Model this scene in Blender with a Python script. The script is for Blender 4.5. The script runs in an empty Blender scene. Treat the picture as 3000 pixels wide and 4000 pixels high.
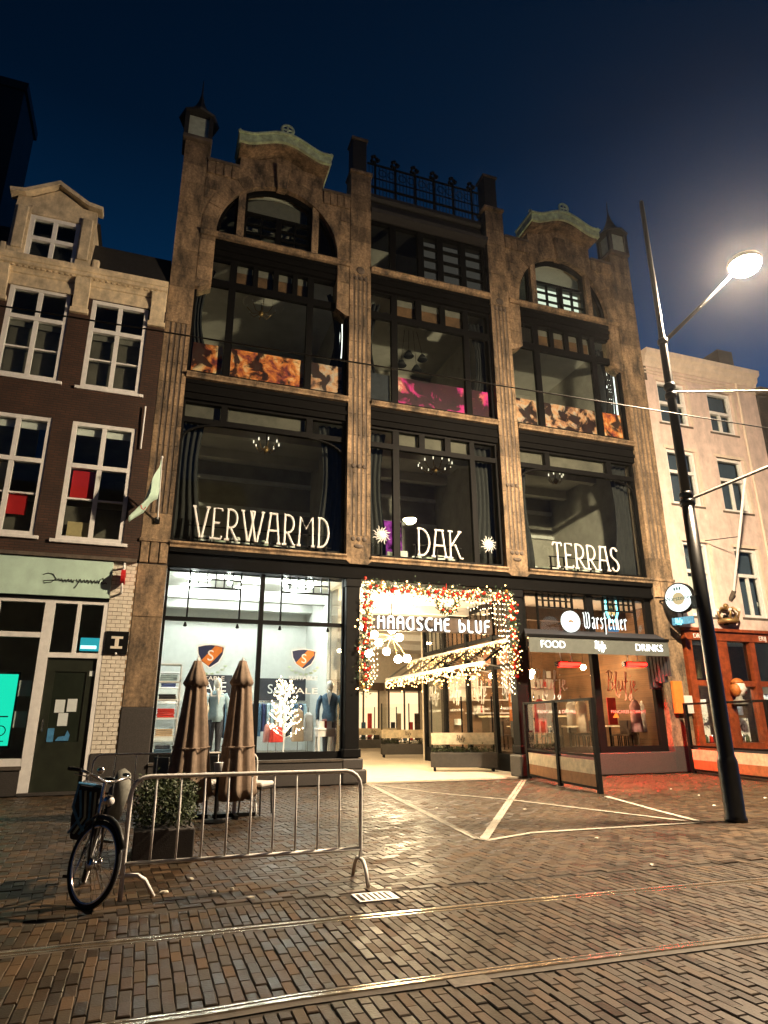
import bpy, bmesh, math, random
from mathutils import Vector, Matrix
rnd = random.Random(11)
PI = math.pi
S = bpy.context.scene
C = S.collection

# ------------------------------------------------------------------ camera
CAM = Vector((0.0, -17.6526, 1.55)); YAW, PIT, ROL, FPX = 0.33819, 0.30936, -0.00477, 2557.77
_fw = Vector((math.sin(YAW)*math.cos(PIT), math.cos(YAW)*math.cos(PIT), math.sin(PIT)))
_r0 = Vector((math.cos(YAW), -math.sin(YAW), 0)); _u0 = _r0.cross(_fw)
_r = _r0*math.cos(ROL) + _u0*math.sin(ROL); _u = -_r0*math.sin(ROL) + _u0*math.cos(ROL)
cd = bpy.data.cameras.new('camera'); cam = bpy.data.objects.new('camera', cd); C.objects.link(cam)
cd.sensor_fit = 'VERTICAL'; cd.sensor_height = 36; cd.lens = FPX/4000*36
cd.clip_start = 0.05; cd.clip_end = 2000
cam.matrix_world = Matrix(((_r.x, _u.x, -_fw.x, CAM.x), (_r.y, _u.y, -_fw.y, CAM.y), (_r.z, _u.z, -_fw.z, CAM.z), (0, 0, 0, 1)))
S.camera = cam
def ray(u, v): return _fw + _r*((u-1500)/FPX) - _u*((v-2000)/FPX)
def at(u, v, Y=0.0):      # photo pixel -> point on the vertical plane Y
    d = ray(u, v); return CAM + d*((Y-CAM.y)/d.y)
def gnd(u, v, Z=0.0):     # photo pixel -> point on the ground
    d = ray(u, v); return CAM + d*((Z-CAM.z)/d.z)

# ------------------------------------------------------------------ dusk sky
W = bpy.data.worlds.new('World'); S.world = W; W.use_nodes = True
nt = W.node_tree; nt.nodes.clear()
def N(t, typ, **k):
    n = t.nodes.new(typ)
    for a, b in k.items():
        if a.startswith('i_'):
            n.inputs[int(a[2:]) if a[2:].isdigit() else a[2:].replace('_', ' ')].default_value = b
        else: setattr(n, a, b)
    return n
out = N(nt, 'ShaderNodeOutputWorld'); bg = N(nt, 'ShaderNodeBackground', i_1=1.0)
tc = N(nt, 'ShaderNodeTexCoord'); sx = N(nt, 'ShaderNodeSeparateXYZ'); rp = N(nt, 'ShaderNodeValToRGB')
glow = N(nt, 'ShaderNodeVectorMath', operation='DOT_PRODUCT'); glow.inputs[1].default_value = (0.72, 0.62, -0.31)
mr = N(nt, 'ShaderNodeMapRange'); mr.inputs[1].default_value = -0.2; mr.inputs[2].default_value = 0.95; mr.inputs[3].default_value = 0.55; mr.inputs[4].default_value = 2.3
ml = N(nt, 'ShaderNodeVectorMath', operation='SCALE')
e = rp.color_ramp.elements
e[0].position = 0.0; e[0].color = (0.004, 0.047, 0.150, 1)
e[1].position = 1.0; e[1].color = (0.0002, 0.003, 0.010, 1)
for ps, c in ((0.30, (0.0020, 0.036, 0.112, 1)), (0.52, (0.0007, 0.016, 0.050, 1)), (0.72, (0.0003, 0.006, 0.019, 1))):
    q = e.new(ps); q.color = c
L = nt.links.new
L(tc.outputs['Generated'], sx.inputs[0]); L(sx.outputs[2], rp.inputs[0])
L(tc.outputs['Generated'], glow.inputs[0]); L(glow.outputs['Value'], mr.inputs[0])
L(rp.outputs[0], ml.inputs[0]); L(mr.outputs[0], ml.inputs['Scale']); L(ml.outputs[0], bg.inputs[0]); L(bg.outputs[0], out.inputs[0])
vs = S.view_settings; vs.view_transform = 'Standard'; vs.look = 'None'; vs.exposure = 0.0; vs.gamma = 1.0; vs.use_curve_mapping = False
S.render.engine = 'CYCLES'
cy = S.cycles; cy.use_denoising = True; cy.max_bounces = 5; cy.diffuse_bounces = 3; cy.glossy_bounces = 3; cy.volume_bounces = 0; cy.transmission_bounces = 4
cy.transparent_max_bounces = 24; cy.caustics_reflective = False; cy.caustics_refractive = False; cy.sample_clamp_indirect = 4.0
try: cy.use_light_tree = True
except Exception: pass
LAMP = Vector((11.0, -9.3, 10.6)); LAMP_POWER = 9200.0; LAMP_COL = (1.0, 0.76, 0.50)

# ------------------------------------------------------------------ materials
MATS = {}
def newmat(name):
    m = bpy.data.materials.new(name); m.use_nodes = True; m.node_tree.nodes.clear(); MATS[name] = m
    return m, m.node_tree
def pbr(name, col, rough=0.6, metal=0.0, var=0.25, scale=6.0, bump=0.0, bscale=60.0, col2=None, spec=0.5, stain=0.0, objvar=0.0):
    """principled with object-space noise for colour variation, fine relief and wear"""
    m, t = newmat(name); l = t.links.new
    o = N(t, 'ShaderNodeOutputMaterial'); b = N(t, 'ShaderNodeBsdfPrincipled')
    b.inputs['Roughness'].default_value = rough; b.inputs['Metallic'].default_value = metal
    b.inputs['Specular IOR Level'].default_value = spec
    g = N(t, 'ShaderNodeNewGeometry')
    n1 = N(t, 'ShaderNodeTexNoise'); n1.inputs['Scale'].default_value = scale; n1.inputs['Detail'].default_value = 6; n1.inputs['Roughness'].default_value = 0.65
    l(g.outputs['Position'], n1.inputs['Vector'])
    r = N(t, 'ShaderNodeValToRGB'); r.color_ramp.elements[0].position = 0.3; r.color_ramp.elements[1].position = 0.7
    c2 = col2 or tuple(min(1, c*(1+var)) for c in col); c1 = tuple(c*(1-var) for c in col)
    r.color_ramp.elements[0].color = (*c1, 1); r.color_ramp.elements[1].color = (*c2, 1)
    l(n1.outputs[0], r.inputs[0]); src = r.outputs[0]
    if stain:
        n2 = N(t, 'ShaderNodeTexNoise'); n2.inputs['Scale'].default_value = 1.5; n2.inputs['Detail'].default_value = 8; n2.inputs['Roughness'].default_value = 0.7
        mp = N(t, 'ShaderNodeMapping'); mp.inputs['Scale'].default_value = (1.6, 1.6, 0.55)
        l(g.outputs['Position'], mp.inputs[0]); l(mp.outputs[0], n2.inputs['Vector'])
        r2 = N(t, 'ShaderNodeValToRGB'); r2.color_ramp.elements[0].position = 0.36; r2.color_ramp.elements[1].position = 0.62
        r2.color_ramp.elements[0].color = (1-stain, 1-stain*.97, 1-stain*0.92, 1); r2.color_ramp.elements[1].color = (1, 1, 1, 1)
        mx = N(t, 'ShaderNodeMix', data_type='RGBA', blend_type='MULTIPLY'); mx.inputs[0].default_value = 1.0
        l(n2.outputs[0], r2.inputs[0]); l(src, mx.inputs[6]); l(r2.outputs[0], mx.inputs[7]); src = mx.outputs[2]
    if objvar:
        oi = N(t, 'ShaderNodeObjectInfo'); mo = N(t, 'ShaderNodeMapRange'); mo.inputs[3].default_value = 1-objvar; mo.inputs[4].default_value = 1+objvar; l(oi.outputs['Random'], mo.inputs[0])
        sc = N(t, 'ShaderNodeVectorMath', operation='SCALE'); l(src, sc.inputs[0]); l(mo.outputs[0], sc.inputs['Scale']); src = sc.outputs[0]
    l(src, b.inputs['Base Color'])
    if bump:
        n3 = N(t, 'ShaderNodeTexNoise'); n3.inputs['Scale'].default_value = bscale; n3.inputs['Detail'].default_value = 4
        l(g.outputs['Position'], n3.inputs['Vector'])
        bp = N(t, 'ShaderNodeBump'); bp.inputs['Strength'].default_value = bump; bp.inputs['Distance'].default_value = 0.01
        l(n3.outputs[0], bp.inputs['Height']); l(bp.outputs[0], b.inputs['Normal'])
    l(b.outputs[0], o.inputs[0]); return m
def emi(name, col, st, sample=True):
    m, t = newmat(name); o = N(t, 'ShaderNodeOutputMaterial'); em = N(t, 'ShaderNodeEmission')
    em.inputs[0].default_value = (*col, 1); em.inputs[1].default_value = st; t.links.new(em.outputs[0], o.inputs[0])
    if not sample: m.cycles.emission_sampling = 'NONE'
    return m
def glassmat(name, tint=(0.93, 0.97, 0.95), ior=1.5, rough=0.0):
    m, t = newmat(name); l = t.links.new
    o = N(t, 'ShaderNodeOutputMaterial'); tr = N(t, 'ShaderNodeBsdfTransparent'); gl = N(t, 'ShaderNodeBsdfGlossy'); mx = N(t, 'ShaderNodeMixShader')
    f0 = ((ior-1)/(ior+1))**2
    tr.inputs[0].default_value = (*tint, 1); gl.inputs['Roughness'].default_value = rough
    lw = N(t, 'ShaderNodeLayerWeight'); pw = N(t, 'ShaderNodeMath', operation='POWER', i_1=5.0); ma = N(t, 'ShaderNodeMath', operation='MULTIPLY_ADD', i_1=1-f0, i_2=f0)
    lw.inputs[0].default_value = .5
    l(lw.outputs['Facing'], pw.inputs[0]); l(pw.outputs[0], ma.inputs[0]); l(ma.outputs[0], mx.inputs[0]); l(tr.outputs[0], mx.inputs[1]); l(gl.outputs[0], mx.inputs[2]); l(mx.outputs[0], o.inputs[0])
    return m
def brickmat(name, c1, c2, mortar, bw, bh, rough=0.8, axis='xz', msize=0.01):
    m, t = newmat(name); l = t.links.new
    o = N(t, 'ShaderNodeOutputMaterial'); b = N(t, 'ShaderNodeBsdfPrincipled'); b.inputs['Roughness'].default_value = rough
    g = N(t, 'ShaderNodeNewGeometry'); sp = N(t, 'ShaderNodeSeparateXYZ'); cb = N(t, 'ShaderNodeCombineXYZ')
    l(g.outputs['Position'], sp.inputs[0]); l(sp.outputs[0], cb.inputs[0]); l(sp.outputs[2 if axis == 'xz' else 1], cb.inputs[1])
    br = N(t, 'ShaderNodeTexBrick'); br.inputs['Scale'].default_value = 1.0; br.inputs['Brick Width'].default_value = bw; br.inputs['Row Height'].default_value = bh
    br.inputs['Mortar Size'].default_value = msize; br.inputs['Mortar Smooth'].default_value = 0.2
    br.inputs['Color1'].default_value = (*c1, 1); br.inputs['Color2'].default_value = (*c2, 1); br.inputs['Mortar'].default_value = (*mortar, 1)
    l(cb.outputs[0], br.inputs['Vector'])
    n = N(t, 'ShaderNodeTexNoise'); n.inputs['Scale'].default_value = 1.3; n.inputs['Detail'].default_value = 7; l(g.outputs['Position'], n.inputs['Vector'])
    r = N(t, 'ShaderNodeValToRGB'); r.color_ramp.elements[0].position = .3; r.color_ramp.elements[1].position = .75
    r.color_ramp.elements[0].color = (.55, .55, .55, 1); r.color_ramp.elements[1].color = (1.15, 1.1, 1.05, 1); l(n.outputs[0], r.inputs[0])
    mx = N(t, 'ShaderNodeMix', data_type='RGBA', blend_type='MULTIPLY'); mx.inputs[0].default_value = 1.0
    l(br.outputs['Color'], mx.inputs[6]); l(r.outputs[0], mx.inputs[7]); l(mx.outputs[2], b.inputs['Base Color'])
    bp = N(t, 'ShaderNodeBump'); bp.inputs['Strength'].default_value = .6; bp.inputs['Distance'].default_value = .008; bp.invert = True
    l(br.outputs['Fac'], bp.inputs['Height']); l(bp.outputs[0], b.inputs['Normal']); l(b.outputs[0], o.inputs[0]); return m
def collage(name, cols, scale, seed, dark=0.45):
    """printed picture: swirling patches of colour"""
    m, t = newmat(name); l = t.links.new
    o = N(t, 'ShaderNodeOutputMaterial'); b = N(t, 'ShaderNodeBsdfPrincipled'); b.inputs['Roughness'].default_value = .5
    g = N(t, 'ShaderNodeNewGeometry'); mp = N(t, 'ShaderNodeMapping'); mp.inputs['Location'].default_value = (seed*3.1, seed*1.7, seed*5.3)
    l(g.outputs['Position'], mp.inputs[0])
    n = N(t, 'ShaderNodeTexNoise'); n.inputs['Scale'].default_value = scale; n.inputs['Detail'].default_value = 9; n.inputs['Roughness'].default_value = .62; n.inputs['Distortion'].default_value = .5
    l(mp.outputs[0], n.inputs['Vector'])
    r = N(t, 'ShaderNodeValToRGB'); r.color_ramp.interpolation = 'LINEAR'
    el = r.color_ramp.elements; k = len(cols)
    el[0].position = .3; el[0].color = (*cols[0], 1); el[1].position = .7; el[1].color = (*cols[-1], 1)
    for i, c in enumerate(cols[1:-1]):
        q = el.new(.3+.4*(i+1)/(k-1)); q.color = (*c, 1)
    l(n.outputs[0], r.inputs[0])
    v = N(t, 'ShaderNodeTexNoise'); v.inputs['Scale'].default_value = scale*.8; v.inputs['Detail'].default_value = 8; v.inputs['Distortion'].default_value = .6; l(mp.outputs[0], v.inputs['Vector'])
    r2 = N(t, 'ShaderNodeValToRGB'); r2.color_ramp.elements[0].position = dark; r2.color_ramp.elements[1].position = dark+.08
    r2.color_ramp.elements[0].color = (.06, .04, .05, 1); r2.color_ramp.elements[1].color = (1, 1, 1, 1); l(v.outputs[1 if False else 0], r2.inputs[0])
    mx = N(t, 'ShaderNodeMix', data_type='RGBA', blend_type='MULTIPLY'); mx.inputs[0].default_value = 1.0
    l(r.outputs[0], mx.inputs[6]); l(r2.outputs[0], mx.inputs[7]); l(mx.outputs[2], b.inputs['Base Color']); l(b.outputs[0], o.inputs[0]); return m
def pavemat(name):
    m, t = newmat(name); l = t.links.new
    o = N(t, 'ShaderNodeOutputMaterial'); b = N(t, 'ShaderNodeBsdfPrincipled'); b.inputs['Specular IOR Level'].default_value = .36
    a = N(t, 'ShaderNodeAttribute', attribute_name='tint'); oi = N(t, 'ShaderNodeObjectInfo')
    ad = N(t, 'ShaderNodeMath', operation='ADD'); fr = N(t, 'ShaderNodeMath', operation='FRACT')
    l(a.outputs['Fac'], ad.inputs[0]); l(oi.outputs['Random'], ad.inputs[1]); l(ad.outputs[0], fr.inputs[0])
    r = N(t, 'ShaderNodeValToRGB'); el = r.color_ramp.elements
    el[0].position = 0; el[0].color = (.022, .0135, .0065, 1); el[1].position = 1; el[1].color = (.078, .042, .017, 1)
    for ps, c in ((.25, (.030, .019, .0095, 1)), (.45, (.052, .027, .011, 1)), (.62, (.040, .029, .017, 1)), (.82, (.059, .038, .017, 1))):
        q = el.new(ps); q.color = c
    l(fr.outputs[0], r.inputs[0])
    g = N(t, 'ShaderNodeNewGeometry'); n = N(t, 'ShaderNodeTexNoise'); n.inputs['Scale'].default_value = 1.1; n.inputs['Detail'].default_value = 8; n.inputs['Roughness'].default_value = .7
    l(g.outputs['Position'], n.inputs['Vector'])
    r2 = N(t, 'ShaderNodeValToRGB'); r2.color_ramp.elements[0].position = .32; r2.color_ramp.elements[1].position = .68
    r2.color_ramp.elements[0].color = (.6, .6, .6, 1); r2.color_ramp.elements[1].color = (1.1, 1.08, 1.05, 1); l(n.outputs[0], r2.inputs[0])
    mx = N(t, 'ShaderNodeMix', data_type='RGBA', blend_type='MULTIPLY'); mx.inputs[0].default_value = 1
    l(r.outputs[0], mx.inputs[6]); l(r2.outputs[0], mx.inputs[7]); l(mx.outputs[2], b.inputs['Base Color'])
    mr = N(t, 'ShaderNodeMapRange'); mr.inputs[1].default_value = .3; mr.inputs[2].default_value = .7; mr.inputs[3].default_value = .24; mr.inputs[4].default_value = .52
    rv = N(t, 'ShaderNodeMath', operation='MULTIPLY_ADD', i_1=.28); l(fr.outputs[0], rv.inputs[0]); l(mr.outputs[0], rv.inputs[2])
    l(n.outputs[0], mr.inputs[0]); l(rv.outputs[0], b.inputs['Roughness'])
    n3 = N(t, 'ShaderNodeTexNoise'); n3.inputs['Scale'].default_value = 70; n3.inputs['Detail'].default_value = 5; l(g.outputs['Position'], n3.inputs['Vector'])
    bp = N(t, 'ShaderNodeBump'); bp.inputs['Strength'].default_value = .38; bp.inputs['Distance'].default_value = .006
    l(n3.outputs[0], bp.inputs['Height']); l(bp.outputs[0], b.inputs['Normal']); l(b.outputs[0], o.inputs[0]); return m

pbr('stone', (.330, .225, .130), .9, var=.42, scale=13.0, bump=.9, bscale=34, stain=.84, objvar=.24)
pbr('stone_dark', (.13, .10, .075), .85, var=.35, scale=4, bump=.5, bscale=30, stain=.4)
pbr('granite', (.045, .040, .036), .55, var=.4, scale=40, bump=.3)
pbr('iron', (.0035, .0035, .0035), .6, var=.3, scale=9, bump=.08, bscale=40, spec=.12)
pbr('pole_iron', (.008, .008, .008), .30, var=.3, scale=9, spec=.5)
pbr('iron_wall', (.0035, .0034, .0033), .75, spec=.08, var=.3, scale=5, bump=.15, bscale=30)
pbr('roof_dark', (.016, .015, .015), .7, var=.4, scale=9, bump=.3)
pbr('copper', (.58, .70, .44), .7, var=.4, scale=5, stain=.35, bump=.3, bscale=20)
pbr('white_paint', (.82, .81, .78), .5, var=.08, scale=7, stain=.14, bump=.05)
pbr('cream_paint', (.78, .64, .43), .55, var=.28, scale=4, stain=.42, bump=.15, bscale=25)
brickmat('brown_brick', (.075, .034, .020), (.052, .026, .016), (.030, .022, .017), .22, .068)
brickmat('grey_brick', (.075, .062, .052), (.06, .05, .045), (.05, .045, .04), .22, .068)
brickmat('warm_brick', (.30, .16, .08), (.22, .12, .06), (.25, .17, .1), .22, .068)
brickmat('tower_brick', (.022, .017, .014), (.017, .013, .011), (.012, .01, .009), .22, .068)
pbr('glazed', (.74, .68, .57), .22, var=.12, scale=9, stain=.12)
pbr('mortar', (.30, .21, .13), .9, var=.2)
pbr('pink_plaster', (.76, .60, .53), .85, var=.14, scale=2.5, bump=.6, bscale=90, stain=.26)
pbr('pink_trim', (.74, .62, .50), .7, var=.1, scale=4, stain=.15)
pbr('mint_panel', (.55, .76, .64), .4, var=.1, scale=3, stain=.1)
pbr('black_ink', (.015, .018, .018), .6)
pbr('green_door', (.018, .022, .014), .4, var=.3, scale=4)
pbr('red_wood', (.26, .055, .016), .35, var=.45, scale=6, stain=.3)
pbr('gold', (.32, .20, .08), .45, metal=.6, var=.4)
pbr('white_plain', (.78, .78, .77), .5, var=.05)
pbr('letter_white', (.80, .80, .78), .5, var=.05)
pbr('galv', (.86, .84, .80), .45, metal=.0, var=.15, scale=25)
pbr('steel', (.62, .55, .45), .22, metal=1.0, var=.3, scale=14, bump=.1)
pbr('rail_web', (.10, .085, .07), .6, metal=.4, var=.4, scale=20)
pbr('concrete', (.085, .070, .054), .75, var=.3, scale=9, bump=.4, bscale=50, stain=.3)
pbr('tyre', (.012, .012, .012), .8, spec=.2)
pbr('chrome', (.65, .63, .6), .18, metal=1.0, var=.1)
pbr('bike_black', (.010, .010, .010), .4, spec=.3)
pbr('blue_bag', (.06, .22, .42), .5, var=.3, scale=20)
pbr('pale_green', (.42, .47, .38), .7, var=.2)
pbr('grey_cloth', (.22, .22, .19), .85, var=.25, scale=12, bump=.3)
pbr('parasol', (.32, .235, .17), .9, var=.25, scale=9, bump=.3, bscale=120, stain=.3)
pbr('parasol_dark', (.030, .030, .026), .8, var=.3)
pbr('black_plastic', (.015, .015, .015), .45)
pbr('cushion', (.62, .60, .56), .8, var=.1)
pbr('plank', (.70, .57, .38), .6, var=.25, scale=7, stain=.2)
pbr('planter_box', (.035, .030, .025), .65, var=.3, scale=10, bump=.2)
pbr('leaf', (.030, .046, .012), .6, var=.55, scale=25)
pbr('leaf_dark', (.018, .045, .018), .55, var=.5, scale=25)
pbr('red_bauble', (.45, .02, .01), .2)
pbr('gold_bauble', (.55, .33, .10), .25, metal=.7)
pbr('shop_wall', (.66, .68, .64), .8, var=.06)
pbr('shop_floor', (.30, .27, .23), .5, var=.2)
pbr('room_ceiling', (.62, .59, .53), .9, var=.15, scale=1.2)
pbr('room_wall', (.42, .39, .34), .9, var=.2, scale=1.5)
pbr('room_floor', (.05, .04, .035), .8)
pbr('curtain', (.020, .019, .019), .9, var=.3)
pbr('blind', (.165, .15, .13), .85, var=.15, scale=4)
pbr('amber_blind', (.13, .065, .03), .8, var=.5, scale=3)
pbr('red_blind', (.50, .008, .012), .6, var=.1)
pbr('blue_blind', (.02, .08, .25), .6)
pbr('tan_card', (.50, .38, .20), .7, var=.15)
pbr('paper', (.62, .68, .68), .7, var=.08)
pbr('passage_tile', (.62, .54, .42), .45, var=.15, scale=3, stain=.15)
pbr('passage_wall', (.60, .53, .43), .8, var=.1)
pbr('jacket_blue', (.05, .11, .18), .8, var=.3, scale=14)
pbr('jacket_pale', (.30, .42, .48), .8, var=.2)
pbr('mannequin', (.80, .78, .74), .35, var=.03)
pbr('navy', (.012, .022, .085), .5, var=.15)
pbr('orange', (.62, .20, .03), .5, var=.15)
pbr('laurel', (.50, .62, .46), .6)
pbr('red_cloth', (.55, .03, .02), .7, var=.2)
pbr('pink_cloth', (.60, .30, .28), .7, var=.2)
pbr('beige_cloth', (.50, .38, .26), .8, var=.2)
pbr('dark_cloth', (.02, .022, .03), .8, var=.3)
pbr('white_cloth', (.7, .7, .68), .8, var=.1)
pbr('dark_wood', (.06, .035, .018), .45, var=.4, scale=8)
pbr('orange_board', (.70, .20, .03), .6, var=.1)
pbr('skin_paint', (.74, .66, .58), .5, var=.06)
pbr('hair_paint', (.40, .12, .02), .6, var=.3)
pbr('lip_paint', (.40, .02, .015), .5)
pbr('road_paint', (.44, .40, .32), .75, var=.25, scale=14, stain=.45, bump=.3)
pbr('litter', (.6, .55, .45), .7)
pbr('wire', (.035, .033, .03), .5, metal=.5)
pbr('wire_pale', (.55, .52, .48), .35, metal=.7)
brickmat('ground_far', (.06, .044, .031), (.045, .034, .026), (.03, .025, .02), .21, .088, rough=.55, axis='xy')
pbr('sand', (.030, .022, .014), .95, var=.3, scale=20)
pavemat('paver')
collage('print_orange', [(.03, .01, .03), (.30, .05, .04), (.80, .24, .05), (.85, .55, .30), (.62, .50, .40)], 2.6, 1, .44)
collage('print_pink', [(.04, .005, .03), (.42, .01, .16), (.62, .02, .25), (.60, .10, .12), (.80, .55, .40)], 2.2, 2, .47)
collage('print_brown', [(.05, .03, .03), (.35, .16, .10), (.60, .30, .16), (.50, .42, .36), (.40, .10, .07)], 3.0, 3, .46)
collage('menu_print', [(.10, .06, .05), (.7, .55, .4), (.75, .25, .12), (.6, .55, .5), (.25, .2, .2)], 5.0, 4, .40)
glassmat('glass'); glassmat('glass_clear', (.97, .98, .97), 1.35)
glassmat('glass_tint', (.55, .58, .55), 1.55)
emi('lamp', LAMP_COL, LAMP_POWER)
emi('led_white', (.90, 1.0, .93), 9.0)
emi('shop_bulb', (.90, 1.0, .92), 620.0)
emi('shop_panel', (.94, 1.0, .95), 72.0)
emi('warm_bulb', (1.0, .72, .40), 90.0)
emi('globe', (1.0, .76, .44), 330.0)
emi('warm_panel', (1.0, .70, .38), 1.6)
emi('fairy', (1.0, .56, .19), 13.0)
emi('fairy_white', (1.0, .80, .50), 10.0, False)
emi('sign_white', (1.0, .97, .88), 3.2)
emi('letter_glow', (.95, 1.0, .95), 2.2)
emi('sign_cyan', (.25, .95, 1.0), 3.0)
emi('beer_white', (.93, 1.0, .94), 1.6)
emi('screen_teal', (.01, .72, .46), 1.25)
emi('exit_teal', (.03, .42, .50), 1.0)
emi('exit_tube', (.55, 1.0, 1.0), 2.5)
emi('neon_teal', (.15, .95, .75), 2.0)
emi('heater_red', (1.0, .004, .002), 48.0)
emi('emblem_tan', (.75, .58, .30), 1.0)
pbr('pink_letter', (.75, .30, .22), .6)
emi('tv_blue', (.15, .45, .8), .5)
emi('blind_lit', (.80, .86, .68), 1.15)
emi('infrared', (1.0, .012, .008), 3200.0)  # for the hidden strip added inside each heater
emi('candle', (1.0, .85, .6), 2.2, False)
emi('bar_bulb', (1.0, .58, .28), 300.0)
pbr('painted_sky_sheen', (.055, .075, .115), .8, var=.2, scale=1.5)
pbr('net_grey', (.105, .092, .075), .9, var=.3, scale=1.6)
emi('pane_glow_dim', (.45, .40, .34), .10)
vm, vt = newmat('violet'); _o = N(vt, 'ShaderNodeOutputMaterial'); _e = N(vt, 'ShaderNodeEmission'); _n = N(vt, 'ShaderNodeTexNoise'); _n.inputs['Scale'].default_value = 4.0; _n.inputs['Detail'].default_value = 5
_rv = N(vt, 'ShaderNodeValToRGB'); _g = N(vt, 'ShaderNodeNewGeometry')
_rv.color_ramp.elements[0].position = .40; _rv.color_ramp.elements[0].color = (.01, .002, .01, 1); _rv.color_ramp.elements[1].position = .66; _rv.color_ramp.elements[1].color = (.75, .10, .60, 1)
vt.links.new(_g.outputs['Position'], _n.inputs['Vector']); vt.links.new(_n.outputs[0], _rv.inputs[0]); vt.links.new(_rv.outputs[0], _e.inputs[0]); _e.inputs[1].default_value = .7; vt.links.new(_e.outputs[0], _o.inputs[0])
emi('red_dot', (1.0, .2, .1), 6.0)
pbr('pale_awning', (.085, .095, .085), .8, var=.15)
pbr('orange_wood', (.30, .13, .045), .6, var=.3)
pbr('planter_grey', (.05, .044, .04), .8, var=.25, bump=.3)
pbr('emblem_blue', (.008, .06, .08), .6)
collage('menu_white', [(.2, .2, .18), (.75, .75, .7), (.8, .8, .76), (.6, .6, .55), (.25, .35, .2)], 6.0, 6, .38)
M = MATS

# ------------------------------------------------------------------ mesh helpers
class MB:
    def __init__(s): s.v = []; s.f = []
    def box(s, x0, x1, y0, y1, z0, z1):
        b = len(s.v); s.v += [(x, y, z) for z in (z0, z1) for y in (y0, y1) for x in (x0, x1)]
        s.f += [tuple(b+i for i in q) for q in ((0, 2, 3, 1), (4, 5, 7, 6), (0, 1, 5, 4), (2, 6, 7, 3), (0, 4, 6, 2), (1, 3, 7, 5))]; return s
    def obox(s, c, a, h):          # oriented box: centre, three half-axis vectors
        b = len(s.v); c = Vector(c); ax = [Vector(q) for q in a]
        s.v += [tuple(c + ax[0]*i + ax[1]*j + ax[2]*k) for k in (-1, 1) for j in (-1, 1) for i in (-1, 1)]
        s.f += [tuple(b+i for i in q) for q in ((0, 2, 3, 1), (4, 5, 7, 6), (0, 1, 5, 4), (2, 6, 7, 3), (0, 4, 6, 2), (1, 3, 7, 5))]; return s
    def bar(s, p, q, w, d=None, up=(0, 0, 1)):   # straight bar of rectangular section
        p, q = Vector(p), Vector(q); t = (q-p).normalized(); up = Vector(up)
        if abs(t.dot(up)) > .95: up = Vector((0, 1, 0))
        a = t.cross(up).normalized(); b_ = a.cross(t); d = d or w
        return s.obox((p+q)/2, (a*(w/2), t*((q-p).length/2), b_*(d/2)), 0)
    def prism(s, poly, a, b, ax='y'):            # polygon in xz (ax y), xy (ax z) or yz (ax x), extruded from a to b
        k = len(s.v); n = len(poly)
        f = {'y': lambda p, t: (p[0], t, p[1]), 'z': lambda p, t: (p[0], p[1], t), 'x': lambda p, t: (t, p[0], p[1])}[ax]
        s.v += [f(p, a) for p in poly] + [f(p, b) for p in poly]
        s.f += [tuple(range(k, k+n)), tuple(range(k+2*n-1, k+n-1, -1))]
        s.f += [(k+(i+1) % n, k+i, k+n+i, k+n+(i+1) % n) for i in range(n)]; return s
    def tube(s, pts, r, n=8, closed=False, flat=1.0):
        pts = [Vector(p) for p in pts]; m = len(pts); k = len(s.v)
        rr = r if isinstance(r, (list, tuple)) else [r]*m
        ref = None
        for i, p in enumerate(pts):
            if closed: t = (pts[(i+1) % m]-pts[i-1])
            else: t = pts[min(i+1, m-1)]-pts[max(i-1, 0)]
            t = t.normalized() if t.length > 1e-9 else Vector((0, 0, 1))
            if ref is None: ref = Vector((0, 0, 1)) if abs(t.z) < .9 else Vector((0, 1, 0))
            a = t.cross(ref)
            if a.length < 1e-4: a = t.cross(Vector((1, 0, 0)))
            a.normalize(); b = a.cross(t); ref = b
            s.v += [tuple(p + (a*math.cos(2*PI*j/n) + b*math.sin(2*PI*j/n))*rr[i]) for j in range(n)]
        for i in range(m if closed else m-1):
            o, q = k+i*n, k+((i+1) % m)*n
            s.f += [(o+j, o+(j+1) % n, q+(j+1) % n, q+j) for j in range(n)]
        if not closed: s.f += [tuple(range(k+n-1, k-1, -1)), tuple(range(k+(m-1)*n, k+m*n))]
        return s
    def lathe(s, prof, c=(0, 0, 0), n=16, ax='z'):
        k = len(s.v); c = Vector(c)
        for r, z in prof:
            for j in range(n):
                a = 2*PI*j/n; x, y = r*math.cos(a), r*math.sin(a)
                s.v.append(tuple(c + Vector((x, y, z) if ax == 'z' else (z, x, y) if ax == 'x' else (x, z, y))))
        for i in range(len(prof)-1):
            o, q = k+i*n, k+(i+1)*n
            s.f += [(o+j, o+(j+1) % n, q+(j+1) % n, q+j) for j in range(n)]
        s.f += [tuple(range(k+n-1, k-1, -1)), tuple(range(k+(len(prof)-1)*n, k+len(prof)*n))]; return s
    def ball(s, c, r, n=8, m=5, sc=(1, 1, 1)):
        k = len(s.v); c = Vector(c); s.v.append((c.x, c.y, c.z-r*sc[2]))
        for i in range(1, m):
            t = -PI/2+PI*i/m
            for j in range(n):
                a = 2*PI*j/n; s.v.append((c.x+r*sc[0]*math.cos(t)*math.cos(a), c.y+r*sc[1]*math.cos(t)*math.sin(a), c.z+r*sc[2]*math.sin(t)))
        s.v.append((c.x, c.y, c.z+r*sc[2])); top = len(s.v)-1
        for j in range(n): s.f.append((k, k+1+(j+1) % n, k+1+j))
        for i in range(m-2):
            o = k+1+i*n
            s.f += [(o+j, o+(j+1) % n, o+n+(j+1) % n, o+n+j) for j in range(n)]
        o = k+1+(m-2)*n
        for j in range(n): s.f.append((o+j, o+(j+1) % n, top))
        return s
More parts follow.
